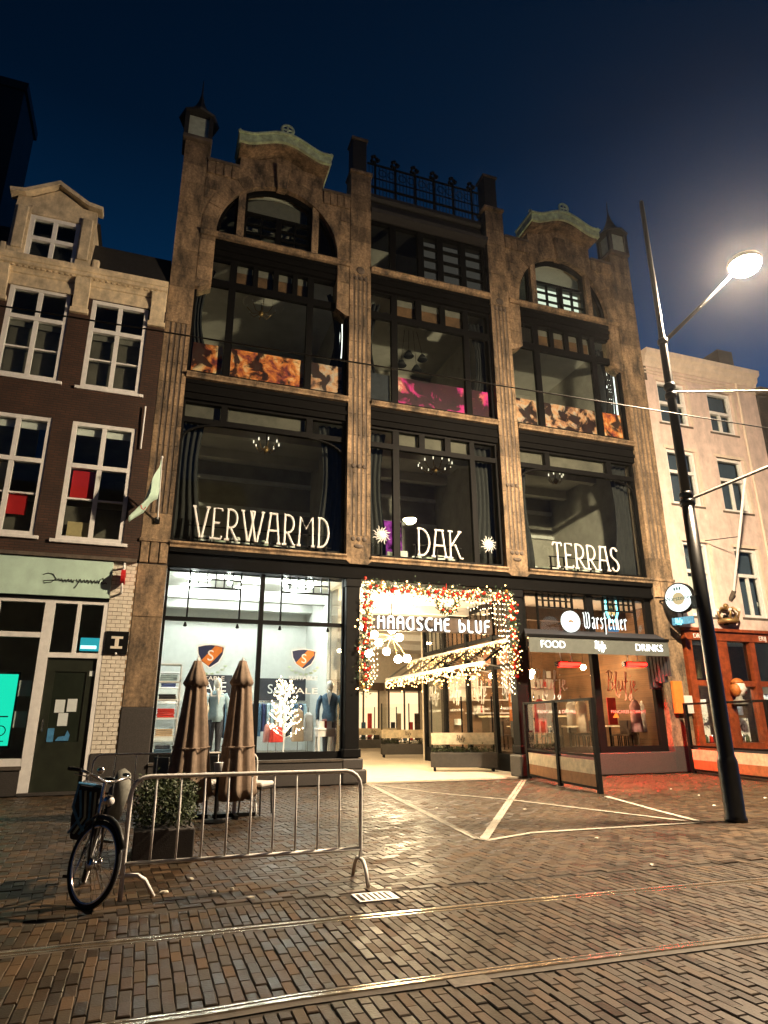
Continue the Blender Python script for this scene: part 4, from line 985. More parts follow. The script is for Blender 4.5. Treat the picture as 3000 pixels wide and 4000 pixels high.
MB().ball((-.04, -1.0, 1.38), .035, 8, 5).build('knob', 'white_plain', fl)
MB().box(-.06, .06, -.02, .07, -.1, .06).build('socket', 'iron', fl)
rows_ = []; nn = 9
for i in range(nn):       # cloth: edge along the pole, hanging and blown to the left
    t = i/(nn-1); p0 = Vector((-.04, -1.0, 1.34)).lerp(Vector((-.03, -.35, .45)), t); row_ = []
    for j in range(10):
        s = j/9; row_.append((p0.x-.02-s*(.22+.40*min(1, t*1.3))+.03*math.sin(s*9+t*3), p0.y+.10*s+.05*math.sin(s*7+t*4), p0.z-s*(1.02-.35*t)+.02*math.sin(s*5)))
    rows_.append(row_)
b = MB()
for r_ in rows_: b.v += r_
b.f += [(i*10+j, i*10+j+1, (i+1)*10+j+1, (i+1)*10+j) for i in range(nn-1) for j in range(9)]
o = b.build('cloth', 'mint_panel', fl, True); sm = o.modifiers.new('thick', 'SOLIDIFY'); sm.thickness = .006
MB().tube([(-.42, -.98, .05), (-.40, -.96, -.02), (-.34, -.95, -.05), (-.30, -.95, .02)], .012, 5).build('emblem', 'red_blind', fl)
# dark tower behind
tw = thing('dark_tower', 'dark unlit brick tower rising behind the dormer house', 'tower', (0, 0, 0))
MB().box(-13.5, -8.75, 12, 15, 0, 32.0).build('shaft', 'tower_brick', tw)
MB().box(-13.6, -8.62, 11.9, 15.1, 32.0, 32.5).build('parapet', 'tower_brick', tw)
for z in (26, 29): MB().box(-12.6, -9.6, 11.97, 12.0, z, z+1.6).build('louvre', 'roof_dark', tw)

# ================================================================== PINK HOUSE (right)
ph = thing('plaster_house', 'pink plastered house with white windows above a red wooden shop front', 'house')
X0, X1 = 16.78, 22.35
pw = [(17.30, 18.66, 12.22, 14.00), (19.72, 20.96, 12.18, 13.96), (17.30, 18.64, 9.0, 11.16), (19.68, 20.98, 8.96, 11.12), (17.42, 18.55, 4.95, 7.62), (19.75, 20.88, 5.0, 7.56)]
w = MB()
def wallrows(w, X0, X1, rows, y0, y1):
    for z0, z1, op in rows:
        x = X0
        for a, b_ in op+[(X1, X1)]:
            if a-x > .01: w.box(x, a, y0, y1, z0, z1)
            x = b_
wallrows(w, X0, X1, [(4.55, 4.95, []), (4.95, 7.62, [(17.42, 18.55), (19.75, 20.88)]), (7.62, 8.96, []), (8.96, 11.16, [(17.30, 18.64), (19.68, 20.98)]), (11.16, 12.18, []), (12.18, 14.0, [(17.30, 18.66), (19.72, 20.96)]), (14.0, 14.55, [])], .02, .35)
w.build('wall', 'pink_plaster', ph)
for i, (x0, x1, z0, z1) in enumerate(pw):
    f, pn = sash(ph, x0, x1, z0, z1, bars=(.50, None) if i < 2 else (.60, None), y=.14, lintel=None, mid=False, sillmat='stone_dark')
    MB().box((x0+x1)/2-.04, (x0+x1)/2+.04, .13, .24, z0+.1, z0+(z1-z0)*(.5 if i < 2 else .6)).build('casement_post', 'white_paint', f)
    MB().box(x0+.08, x1-.08, .36, .37, z0+.08, z1-.08).build('blind_or_painted_light', 'painted_sky_sheen', f)  # sheet added behind the panes, coloured as the sky they would reflect
    MB().box(x0-.10, x1+.10, -.0, .02, z1, z1+.12).build('hood_mould', 'pink_trim', f)
    MB().box(x1+.02, x1+.14, -.01, .03, z0, z1).build('reveal', 'pink_trim', f)
w = MB(); w.box(X0, X1, 5.5, 5.7, 0, 14.9); w.box(X0, X1, .4, 5.5, 8.3, 8.4); w.box(X0, X1, .4, 5.5, 11.7, 11.8); w.box(X0, X1, .4, 5.5, 4.5, 4.6); w.box(X1-.1, X1, .35, 5.5, 0, 14.9); w.box(X0, X0+.05, .35, 5.5, 0, 14.5); w.build('inner_wall', 'room_wall', ph)
cr = MB().prism([(.3, 14.5), (-.02, 14.5), (-.06, 14.62), (-.14, 14.7), (-.16, 14.86), (-.28, 14.95), (-.30, 15.14), (.3, 15.16)], X0-.02, X1+.05, 'x').build('cornice', 'pink_trim', ph)
for z in (14.2, 14.34): MB().box(X0, X1, -.02, .02, z, z+.06).build('string_course', 'pink_trim', ph)
MB().box(X0-.05, X0+.1, .0, 3, 13.9, 15.05).build('gutter_end', 'stone_dark', ph)
MB().prism([(-.2, 15.1), (2.6, 16.2), (5.6, 15.1)], X0, X1, 'x').build('roof', 'roof_dark', ph)
MB().box(21.4, 22.2, .6, 1.4, 15.2, 16.5).build('chimney', 'grey_brick', ph, bevel=.02)
MB().tube([(21.3, -.05, 14.5), (21.3, -.05, 4.6)], .05, 8).build('downpipe', 'pink_trim', ph)
for i, (x, z) in enumerate(((18.98, 7.2), )): pass
lb = MB().box(17.5, 18.45, .30, .31, 5.1, 6.4).build('net_curtain', 'white_cloth', ph)
# red shop front
rf = MB()
rf.box(X0+.05, X1, -.10, .25, 4.12, 4.50); rf.box(X0+.02, X1, -.18, .25, 4.42, 4.52)
for x0, x1 in ((16.84, 17.10), (17.98, 18.42), (18.42, 18.62), (19.62, 19.86), (20.9, 21.2), (22.0, 22.35)): rf.box(x0, x1, -.07+.012*(x0 % .3), .2, .62, 4.12)
for x0, x1 in ((17.10, 17.98), (18.62, 19.62), (19.86, 20.9), (21.2, 22.0)):
    rf.box(x0, x1, -.05, .2, .62, .82); rf.box(x0, x1, -.05, .2, 2.62, 2.80)
red = rf.build('shop_front', 'red_wood', ph)
for x0, x1 in ((17.10, 17.98), (18.62, 19.62), (19.86, 20.9), (21.2, 22.0)):
    MB().box(x0-.01, x1+.01, .08, .088, .8, 2.64).build('pane', 'glass_clear', red); MB().box(x0-.01, x1+.01, .08, .088, 2.78, 4.14).build('pane', 'glass_tint', red)
MB().box(X0+.05, X1, -.06, .3, 0, .62).build('stall_riser', 'granite', ph)
for i in range(2): text('lettering', ('DROGIST', 'ERIJ')[i], .22, 'letter_white', red, (17.62+i*2.6, -.115, 4.24), ext=.006)
fx = MB().box(16.9, 22.2, 2.6, 2.7, 0, 4.4).build('display_back', 'warm_brick', ph)
MB().box(16.9, 22.2, .3, 2.6, 4.30, 4.36).build('shop_ceiling', 'white_plain', ph)
for x in (17.5, 19.1, 20.6): MB().box(x-.35, x+.35, .12, .24, 2.66, 2.70).build('ceiling_light', 'shop_panel', ph)
# grey house sliver at far right
gh = thing('grey_house', 'dark grey brick house standing next to the pink house', 'house')
w = MB(); wallrows(w, 22.42, 28.5, [(0, 5, []), (5, 7.4, [(23.4, 24.6), (26, 27.2)]), (7.4, 9, []), (9, 11.4, [(23.4, 24.6), (26, 27.2)]), (11.4, 14.2, [])], .0, .4); w.build('wall', 'grey_brick', gh)
for x in (23.4, 26):
    for z in (5, 9): sash(gh, x, x+1.2, z, z+2.4, y=.1)
MB().box(22.42, 28.5, 4, 4.2, 0, 14.2).build('inner_wall', 'room_wall', gh)
MB().box(22.40, 28.5, -.2, .4, 14.2, 14.5).build('cornice', 'stone_dark', gh); MB().prism([(-.1, 14.5), (2.6, 16.5), (5.6, 14.5)], 22.4, 28.5, 'x').build('roof', 'roof_dark', gh)

# ================================================================== houses across the street (seen in the glass)
for i, (a, b_, h) in enumerate(((-26, -12, 13.5), (-12, -1.5, 15.5), (-1.5, 5.5, 17.0), (5.5, 12, 12.0), (12, 22, 9.5), (22, 36, 13.0))):
    t = thing('row_house', ('plain', 'broad', 'tall', 'narrow', 'low', 'wide')[i]+' dark brick house across the street, reflected in the glass', 'house', group=None)
    w = MB(); wd = (b_-a)/3
    MB().box(a, b_, -35, -27.5, 0, h).build('wall', 'grey_brick', t)
    MB().prism([(-27.4, h), (-31, h+2.2), (-35, h)], a, b_, 'x').build('roof', 'roof_dark', t)
    for q in range(3):
        for z in (1.2, 5, 8.6):
            if z+2 < h: MB().box(a+q*wd+wd*.3, a+q*wd+wd*.7, -27.5, -27.44, z, z+2.1).build('window', 'white_paint' if False else 'room_floor', t)
# flag pole and crown on the pink house
fp = thing('flag_pole', 'white slanting flag pole fixed on the pink house', 'flag pole', (19.24, -.2, 5.9))
MB().tube([(0, .2, -.3), (-.05, 0, 0), (-.70, -1.8, 3.46)], .045, 8).build('pole', 'white_plain', fp); MB().ball((-.70, -1.8, 3.5), .07, 8, 5).build('knob', 'white_plain', fp)
MB().tube([(-.05, .22, -.32), (-.02, .02, -.02)], .075, 8).build('socket', 'stone_dark', fp); MB().tube([(-.9, .1, 1.75), (-.30, -.78, 1.72)], .015, 6).build('stay', 'iron', fp)
cw = thing('crown_ornament', 'gilded crown ornament mounted on the pink house under the flag pole', 'crown', (18.75, -.15, 4.72))
MB().lathe([(.34, 0), (.36, .06), (.34, .14), (.30, .15)], (0, 0, 0), 16).build('band', 'gold', cw, True)
for i in range(6):
    a = i*PI/3; MB().tube([(.31*math.cos(a), .31*math.sin(a), .12), (.40*math.cos(a), .40*math.sin(a), .35), (.22*math.cos(a), .22*math.sin(a), .52), (0, 0, .50)], .04, 6).build('arch', 'gold', cw, True)
    MB().ball((.40*math.cos(a), .40*math.sin(a), .42), .06, 8, 5).build('pearl', 'skin_paint', cw, True)
MB().ball((0, 0, .60), .09, 8, 6).build('orb', 'gold', cw, True); MB().box(-.05, .05, .05, .2, -.05, .3).build('wall_bracket', 'iron', cw)
# ================================================================== GROUND FLOOR FRAMES
for a, b_ in ((5.08, 5.48), (10.38, 10.76)):
    c = MB().box(a, b_, .02, .42, .62, 5.44).build('iron_column', 'iron', mb_, bevel=.02)
    MB().box(a-.04, b_+.04, -.03, .46, .64, .86).build('column_base', 'iron', c, bevel=.02); MB().box(a-.03, b_+.03, -.02, .46, 5.2, 5.43).build('column_head', 'iron', c, bevel=.02)
MB().box(4.98, 5.66, -.14, .52, 0, .36).build('pillar_stone', 'granite', mb_, bevel=.05); MB().box(5.0, 5.56, -.10, .5, .36, .62).build('pillar_stone', 'granite', mb_, bevel=.03)
MB().box(10.26, 10.86, -.14, .52, 0, .62).build('pillar_stone', 'granite', mb_, bevel=.06)
# left shop glazing
MB().box(.2, 5.0, -.08, .5, 0, .56).build('stall_riser', 'granite', mb_, bevel=.015); MB().box(.2, 5.0, -.11, .5, .565, .62).build('riser_ledge', 'concrete', mb_)
w = MB(); y0, y1 = .24, .36; x0, x1 = .21, 5.08
w.box(x0, x0+.07, y0, y1, .70, 5.44); w.box(x1-.05, x1, y0, y1, .70, 5.44); w.box(x0, x1, y0+.003, y1, .62, .80); w.box(2.68, 2.80, y0-.02, y1, .80, 5.44); w.box(x0, x1, y0-.01, y1-.002, 4.08, 4.18)
for q0, q1 in ((.81, 2.16), (3.28, 4.64)):
    w.box(q0-.022, q0+.022, y0+.02, y1-.02, 4.18, 5.44); w.box(q1-.022, q1+.022, y0+.02, y1-.02, 4.18, 5.44); w.box(q0, q1, y0+.024, y1-.024, 4.97, 5.01); w.box(q0, q1, y0+.024, y1-.024, 5.20, 5.23)
    for i in range(1, 6): w.box(q0+(q1-q0)*i/6-.014, q0+(q1-q0)*i/6+.014, y0+.028, y1-.028, 5.0, 5.44)
f = w.build('shop_window', 'iron', mb_)
for a, b_, c, d in ((.28, 2.68, .8, 4.08), (2.80, 5.03, .8, 4.08), (.28, .79, 4.18, 5.42), (.83, 2.14, 4.18, 4.97), (2.18, 2.68, 4.18, 5.42), (2.80, 3.26, 4.18, 5.42), (3.30, 4.62, 4.18, 4.97), (4.66, 5.03, 4.18, 5.42)):
    MB().box(a-.012, b_+.012, .30, .306, c-.012, d+.012).build('pane', 'glass_clear', f)
for q0, q1 in ((.81, 2.16), (3.28, 4.64)):
    for i in range(6):
        for z0, z1 in ((5.0, 5.21), (5.22, 5.43)): MB().box(q0+(q1-q0)*i/6+.01, q0+(q1-q0)*(i+1)/6-.01, .30, .306, z0, z1).build('leaded_pane', 'glass_clear', f)
for x in (.78, 2.12, 3.26, 4.6): MB().lathe([(.03, 0), (.05, .02), (.02, .12)], (x, .2, 3.92), 8).build('awning_hook', 'iron', f)
# shop room
rm = MB().box(.0, 5.2, 5.2, 5.3, 0, 5.5).build('shop_room', 'shop_wall', mb_)
MB().box(.0, 5.2, .37, 5.2, 5.44, 5.5).build('ceiling', 'shop_wall', rm); MB().box(.0, 5.2, .37, 5.2, .55, .66).build('floor', 'shop_floor', rm)
MB().box(.0, .12, .5, 5.2, .66, 5.44).build('side_wall', 'shop_wall', rm); MB().box(5.12, 5.2, 2.2, 5.2, .66, 5.44).build('side_wall', 'shop_wall', rm)
MB().box(5.10, 5.13, .5, 2.2, .66, 5.44).build('side_pane', 'glass_clear', rm)
for y in (2.6, 4.4): MB().box(.12, 5.12, y, y+.3, 5.1, 5.44).build('beam', 'shop_wall', rm)
for x in (1.1, 2.6, 4.1):
    for y in (1.2, 2.3, 3.8): MB().box(x-.3, x+.3, y-.12, y+.12, 5.39, 5.43).build('ceiling_light', 'shop_panel', rm)
for i, (u, v) in enumerate(((757, 2265), (897, 2277), (1113, 2287), (1212, 2292))):
    p = at(u, v, 1.0)
    t = thing('pendant_lamp', 'bare glowing bulb behind the white shop leaded panes, '+('beside the stone pier', 'second from the stone pier', 'second from the iron column', 'beside the iron column')[i], 'lamp', (p.x, p.y, p.z))
    MB().ball((0, 0, 0), .055, 10, 6).build('bulb', 'shop_bulb', t, True); MB().tube([(0, 0, .05), (0, 0, 5.44-p.z)], .01, 5).build('cord', 'iron', t)
# window decals: shields, wreath, words
def shield(u0, u1, v0, v1, label):
    a = at(u0, v0, .28); b_ = at(u1, v1, .28); cx, w2 = (a.x+b_.x)/2, (b_.x-a.x)/2; zt, zb = a.z, b_.z; h = zt-zb
    t = thing('shield_decal', label, 'decal', (cx, .285, zt-h/2))
    def sh(k, n=8):
        L_ = [(-1, .80), (0, 1.0), (1, .80)]; r = [(w2*k, h*.40*k)]
        pts = [(-w2*k, h*.40*k), (-w2*k*.5, h*.47*k), (0, h*.5*k), (w2*k*.5, h*.47*k), (w2*k, h*.40*k), (w2*k*.92, h*.08*k), (w2*k*.62, -h*.25*k), (0, -h*.5*k), (-w2*k*.62, -h*.25*k), (-w2*k*.92, h*.08*k)]
        return pts
    MB().prism(sh(1.0), 0, .004).build('border', 'white_plain', t); MB().prism(sh(.90), -.004, 0).build('field', 'navy', t)
    MB().prism([(-w2*.62, -h*.18), (-w2*.1, -h*.40), (w2*.80, h*.20), (w2*.78, h*.36), (w2*.28, h*.42)], -.007, -.004).build('stripe', 'orange', t)
    text('letter', 'S', h*.62, 'white_plain', t, (0, -.010, 0), ext=.002)
    for s_ in (-1, 1):
        for i in range(6):
            an = math.radians(200+28*i/1.4) if s_ < 0 else math.radians(340-28*i/1.4)
            MB().ball((math.cos(an)*w2*1.15, -.002, -h*.22+math.sin(an)*h*.50), .055, 6, 4, (1.0, .08, .55)).build('laurel_leaf', 'laurel', t)
    text('lettering', 'SUITABLE', .15, 'white_plain', t, (0, -.004, -h*.90), ext=.002, sx=1.25)
    text('lettering', 'SALE', .22, 'white_plain', t, (.02, -.004, -h*1.50), ext=.002, sx=1.7)
    return t
shield(770, 875, 2513, 2612, 'navy and orange shield decal with letter S, on the pane behind the parasols')
shield(1138, 1236, 2532, 2617, 'navy and orange shield decal with letter S, on the pane before the lit tree')
# goods in the left shop
def shelf(x, y, w, d, z0, z1, n, label, rz=0):
    t = thing('shelf_unit', label, 'shelf', (x, y, z0), rz)
    for sx_ in (-w/2, w/2-.03): MB().box(sx_, sx_+.03, -d/2, d/2, 0, z1-z0).build('upright', 'white_plain', t)
    for i in range(n): MB().box(-w/2+.03, w/2-.03, -d/2, d/2, .08+i*(z1-z0-.1)/(n-1), .11+i*(z1-z0-.1)/(n-1)).build('shelf', 'white_plain', t)
    return t, [z0+.11+i*(z1-z0-.1)/(n-1) for i in range(n)]
goods = ['jacket_blue', 'dark_cloth', 'white_cloth', 'beige_cloth', 'jacket_pale', 'navy', 'red_cloth', 'pink_cloth']
gname = {'jacket_blue': 'slate blue', 'dark_cloth': 'black', 'white_cloth': 'white', 'beige_cloth': 'beige', 'jacket_pale': 'pale blue', 'navy': 'navy', 'red_cloth': 'red', 'pink_cloth': 'pink'}
def fold(x, y, z, w, d, n, k, label, grp):
    m = goods[k % len(goods)]; t = MB()
    for i in range(n):
        j = rnd.uniform(-.01, .01); t.box(x-w/2+j, x+w/2+j, y-d/2, y+d/2, z+i*.045, z+i*.045+.040)
    return tag(t.build('folded_clothes', m, bevel=.012), label % gname[m], 'clothes', grp)
for si, (x, y, nm) in enumerate(((.52, .85, 'beside the stone pier'), (.62, 4.0, 'along the side wall'))):
    t, zs = shelf(x, y, .62, .45, .66, 3.0, 6, 'white shelf unit with folded clothes '+nm)
    for i, z in enumerate(zs[:-1]): fold(x, y, z, .42, .34, 3+i % 3, i*3+si, 'pile of folded %s clothes on the white shelf unit '+nm, 'folded clothes on the shelf '+nm)
def mannequin(x, y, z, jacket, label, rz=0, legs='dark_cloth', h=1.0):
    t = thing('mannequin', label, 'mannequin', (x, y, z), rz)
    def ring(cx, cy_, cz, a, b_, n=12): return [(cx+a*math.cos(2*PI*i/n), cy_+b_*math.sin(2*PI*i/n), cz) for i in range(n)]
    MB().loft([ring(0, 0, .78, .17, .13), ring(0, 0, .92, .20, .14), ring(0, 0, 1.08, .165, .115), ring(0, 0, 1.28, .21, .13), ring(0, 0, 1.40, .225, .115), ring(0, 0, 1.47, .13, .08), ring(0, 0, 1.50, .07, .07)]).build('jacket', jacket, t, True)
    for s_ in (-1, 1):
        MB().tube([(s_*.20, 0, 1.42), (s_*.27, .0, 1.28), (s_*.30, -.03, 1.08), (s_*.28, -.12, .84)], [.062, .066, .055, .045], 10).build('sleeve', jacket, t, True)
        MB().tube([(s_*.28, -.12, .85), (s_*.275, -.15, .76), (s_*.27, -.17, .70)], [.03, .035, .018], 8).build('hand', 'mannequin', t, True)
        MB().tube([(s_*.09, 0, .82), (s_*.10, -.01, .45), (s_*.10, 0, .08), (s_*.10, -.05, .03)], [.10, .075, .055, .05], 10).build('trouser_leg', legs, t, True)
    MB().tube([(0, 0, 1.47), (0, -.005, 1.56)], .052, 10).build('neck', 'mannequin', t, True)
    MB().ball((0, -.015, 1.67), .105, 14, 10, (.86, 1.0, 1.25)).build('head', 'mannequin', t, True)
    MB().prism([(-.06, 1.49), (.06, 1.49), (0, 1.18)], -.135, -.10).build('shirt', 'white_cloth', t)
    MB().lathe([(.2, 0), (.2, .015), (.02, .02)], (0, 0, 0), 16).build('base', 'white_plain', t)
    return t
p = at(1285, 2945, 1.15); mannequin(p.x, 1.15, .66, 'jacket_blue', 'white mannequin in a blue suit jacket by the gift table', -.4).scale = (1.15, 1.15, 1.12)
mannequin(1.85, 1.6, .66, 'jacket_pale', 'white mannequin in a pale blue coat behind the parasols', .3).scale = (1.15, 1.15, 1.15)
# white branch tree with lights
p = at(1105, 2945, .95)
tr = thing('lit_branch_tree', 'white artificial tree covered in white lights in the shop window', 'lit tree', (p.x, .95, .66))
MB().lathe([(.22, 0), (.22, .02), (.03, .03)], (0, 0, 0), 16).build('base', 'white_plain', tr); MB().tube([(0, 0, 0), (.01, 0, .8), (0, 0, 1.85)], [.022, .018, .008], 7).build('trunk', 'white_plain', tr)
br = MB(); bl = MB()
for i in range(34):
    z = .45+1.35*i/34; a = i*2.4; ln = .50*(1-.55*i/34); e_ = Vector((math.cos(a)*ln, math.sin(a)*ln*.7, z+.28)); br.tube([(0, 0, z), tuple(e_*.6+Vector((0, 0, z*.4-.02))), tuple(e_)], [.008, .006, .003], 5)
    for k in range(7):
        q = Vector((0, 0, z)).lerp(e_, .35+.65*k/6)+Vector((rnd.uniform(-.04, .04), rnd.uniform(-.04, .04), rnd.uniform(-.03, .05))); bl.ball(q, .016, 6, 4, (1, 1, 1.5))
br.build('branches', 'white_plain', tr); stuff(bl.build('fairy_lights', 'fairy_white', tr))
# gift table
p = at(1268, 2945, .8)
gt = thing('display_table', 'small white display table carrying a gift box', 'table', (p.x, .8, .66))
MB().box(-.26, .26, -.2, .2, .66, .72).build('tabletop', 'white_plain', gt, bevel=.01); MB().box(-.24, .24, -.18, .18, .50, .66).build('drawer', 'white_plain', gt)
for sx_ in (-.21, .21):
    for sy in (-.15, .15): MB().box(sx_-.025, sx_+.025, sy-.025, sy+.025, 0, .50).build('leg', 'white_plain', gt)
gb = thing('gift_box', 'white gift box with a pink ribbon on the small display table', 'gift box', (p.x-.02, .8, 1.38))
MB().box(-.17, .17, -.13, .13, 0, .18).build('box', 'white_plain', gb); MB().box(-.03, .03, -.134, .134, 0, .186).build('ribbon', 'red_cloth', gb); MB().ball((0, 0, .21), .05, 8, 5, (1.5, 1, .6)).build('bow', 'pink_cloth', gb)
for i, (u, v, m, w_, h_) in enumerate(((1075, 2890, 'red_cloth', .34, .42), (1045, 2880, 'pink_cloth', .26, .5), (1160, 2850, 'beige_cloth', .3, .9), (1200, 2870, 'white_cloth', .26, .8))):
    p = at(u, 2945, 1.4+.2*i)
    t = thing('hanging_garment', gname[m]+' garment hung on a low stand in the white shop', 'garment', (p.x, p.y, .66))
    MB().loft([[(sx_*w_*.5*k, sy*.09*k2, z) for sx_, sy in ((-1, -1), (1, -1), (1, 1), (-1, 1))] for k, k2, z in ((1.1, 1.2, .35), (1.0, 1.0, .35+h_*.5), (.85, .9, .35+h_*.9), (.3, .5, .35+h_))]).build('cloth', m, t, bevel=.02)
    MB().tube([(0, 0, 0), (0, 0, .5+h_)], .012, 6).build('stand', 'chrome', t); MB().lathe([(.14, 0), (.14, .015), (.02, .02)], (0, 0, 0), 12).build('foot', 'chrome', t)
# clothes rails along the back with many garments, dark boards above
for ri, (xa_, xb_, yy) in enumerate(((1.2, 2.6, 3.4), (2.9, 4.9, 3.8))):
    t = thing('clothes_rail', 'chrome clothes rail hung with jackets '+('near the shelf' if ri == 0 else 'near the passage'), 'clothes rail', (xa_, yy, .66))
    L_ = xb_-xa_; MB().tube([(0, 0, 0), (0, 0, 1.5), (L_, 0, 1.5), (L_, 0, 0)], .015, 6).build('rail', 'chrome', t)
    for i in range(int(L_/.13)):
        m = goods[(i*5+ri*2+i//3) % 6]; x = .08+i*.13; h_ = rnd.uniform(.75, 1.0)
        MB().loft([[(x+sx_*.045, sy*.24*k, z) for sx_, sy in ((-1, -1), (1, -1), (1, 1), (-1, 1))] for k, z in ((1.0, 1.42-h_), (1.0, 1.15), (.8, 1.38), (.2, 1.44))]).build('jacket', m, t)
for i, (xa_, xb_, yy, z0, z1) in enumerate(((1.3, 2.5, 3.9, 2.2, 2.95), (3.3, 4.95, 4.3, 2.2, 2.9))):
    t = tag(MB().box(xa_, xb_, yy, yy+.04, z0, z1).build('sale_board', 'dark_cloth'), 'black hanging board lettered SALE '+('behind the pale coat' if i == 0 else 'behind the lit tree'), 'board')
    text('lettering', 'SALE', .42, 'white_plain', t, ((xa_+xb_)/2, yy-.012, (z0+z1)/2), ext=.004)

# ================================================================== PASSAGE
struct(MB().box(5.5, 24, .05, 24, -.02, .022).build('passage_floor', 'passage_tile'))
pg = thing('passage_hall', 'bright covered passage with pale ceiling and walls behind the garland opening', 'passage')
MB().box(5.3, 24, .62, 21, 5.55, 5.7).build('ceiling', 'white_plain', pg)
MB().box(5.24, 5.44, 2.2, 21, 0, 5.55).build('left_wall', 'passage_wall', pg); MB().box(5.26, 5.42, .5, 2.2, 0, .7).build('dado', 'granite', pg)
MB().box(5.2, 24, 21, 21.3, 0, 5.7).build('end_wall', 'passage_wall', pg); MB().box(24, 24.2, 8.7, 21, 0, 5.7).build('right_wall', 'passage_wall', pg); MB().box(11.0, 24, 8.7, 8.9, 0, 5.55).build('return_wall', 'passage_wall', pg)
for x in (6.0, 8.6, 11.2, 13.8, 16.4):
    f = MB().box(x, x+2.0, 20.9, 21.0, .4, 3.2).build('shop_window', 'warm_panel', pg)
    for q in (0, 1.0, 1.95): MB().box(x+q-.05, x+q+.05, 20.86, 20.9, .3, 3.3).build('mullion', 'dark_wood', f)
    for q in range(5): MB().box(x+.12+q*.38, x+.38+q*.38, 20.84, 20.89, .45, 1.0+.5*((q*7+int(x)) % 3)).build('display_item', ('dark_cloth', 'beige_cloth', 'jacket_blue', 'red_cloth', 'dark_wood')[q], f)
    MB().box(x-.2, x+2.2, 20.6, 20.86, 3.3, 3.75).build('fascia', 'dark_wood', f)
for y in (4.2, 8.2, 12.2, 16.2): MB().box(5.44, 24 if y > 9 else 11.0, y, y+.22, 5.25, 5.55).build('beam', 'white_plain', pg)
# restaurant wall along the passage
rw = MB()
for y in (.55, 2.6, 4.6, 6.6, 8.6): rw.box(10.98, 11.12, y-.09, y+.09, 0, 5.5)
rw.box(11.0, 11.1, .6, 8.6, 0, .55); rw.box(11.0, 11.1, .6, 8.6, 3.2, 3.34); rw.box(11.0, 11.1, .6, 8.6, 4.2, 4.32); rw.box(11.0, 11.1, .6, 8.6, 5.3, 5.5)
for y in [.6+i*.4 for i in range(21)]: rw.box(11.03, 11.07, y-.015, y+.015, 4.32, 5.3)
rws = rw.build('restaurant_front', 'iron', pg)
for y0_, y1_ in ((.64, 2.51), (2.69, 4.51), (4.69, 6.51), (6.69, 8.51)):
    MB().box(11.04, 11.048, y0_, y1_, .54, 3.21).build('pane', 'glass_clear', rws); MB().box(11.04, 11.048, y0_, y1_, 3.33, 4.21).build('pane', 'glass_clear', rws); MB().box(11.04, 11.048, y0_, y1_, 4.31, 5.31).build('pane', 'glass_clear', rws)
st, wd = handwriting('Blufje')
for y in (1.55, 3.6, 5.6, 7.6):
    o = strokes_mesh(st, .55, .016, .80).build('script_decal', 'letter_white', None, loc=(11.02, y+.55, 2.35)); o.rotation_euler = (0, 0, -PI/2)
    tag(o, 'white script lettering on the passage restaurant glass, '+{1.55: 'pane by the granite pillar', 3.6: 'pane behind the planter', 5.6: 'third pane from the pillar', 7.6: 'fourth pane from the pillar'}[y], 'lettering')
    text('small_lettering', 'PANCAKES & DRINKS', .12, 'letter_white', o, (.55, -.002, -.42), ext=.002)
# glass lean-to canopy with icicle lights
cp = thing('glass_canopy', 'glass canopy with icicle fairy lights along the passage restaurant', 'canopy')
for y in [1.2+i*1.5 for i in range(7)]:
    MB().bar((11.0, y, 4.05), (9.9, y, 3.30), .05, .07).build('rafter', 'iron', cp); MB().bar((11.0, y, 3.1), (9.95, y, 3.27), .03, .03).build('strut', 'white_plain', cp)
MB().box(9.86, 9.94, 1.1, 10.3, 3.24, 3.34).build('gutter', 'white_plain', cp); MB().box(10.94, 11.0, 1.1, 10.3, 4.02, 4.12).build('wall_plate', 'white_plain', cp)
MB().quad((9.9, 1.1, 3.36), (11.0, 1.1, 4.12), (11.0, 10.3, 4.12), (9.9, 10.3, 3.36)).build('canopy_glass', 'glass_clear', cp)
b = MB()
for i in range(300):
    y = rnd.uniform(1.1, 10.3); b.ball((9.88+rnd.uniform(-.03, .03), y, 3.30-abs(rnd.gauss(0, .22))-.02), .017, 5, 4, (1, 1, 1.7))
for i in range(260):
    y = rnd.uniform(1.1, 10.3); b.ball((10.92, y, 4.05-abs(rnd.gauss(0, .25))), .017, 5, 4, (1, 1, 1.7))
stuff(b.build('fairy_lights', 'fairy', cp))
# restaurant interior seen through both fronts
rr = MB().box(11.2, 16.5, 6.9, 7.0, .0, 5.4).build('restaurant_room', 'warm_brick', mb_)
MB().box(11.15, 16.5, .5, 6.9, 5.36, 5.42).build('ceiling', 'white_plain', rr); MB().box(11.13, 16.5, .5, 6.9, .55, .62).build('floor', 'dark_wood', rr); MB().box(16.4, 16.5, .5, 6.9, .6, 5.36).build('side_wall', 'warm_brick', rr)
for y in (2.2, 4.6): MB().box(11.2, 16.4, y, y+.25, 4.9, 5.36).build('beam', 'dark_wood', rr)
bar = thing('bar_counter', 'dark wooden bar counter inside the restaurant', 'bar counter', (13.8, 5.2, .62))
MB().box(-1.8, 1.8, -.3, .3, 0, 1.05).build('front', 'dark_wood', bar); MB().box(-1.9, 1.9, -.38, .35, 1.05, 1.11).build('top', 'plank', bar)
for i in range(3): MB().box(-1.9, 1.9, 1.2, 1.5, 1.2+i*.5, 1.24+i*.5).build('back_shelf', 'white_plain', bar)
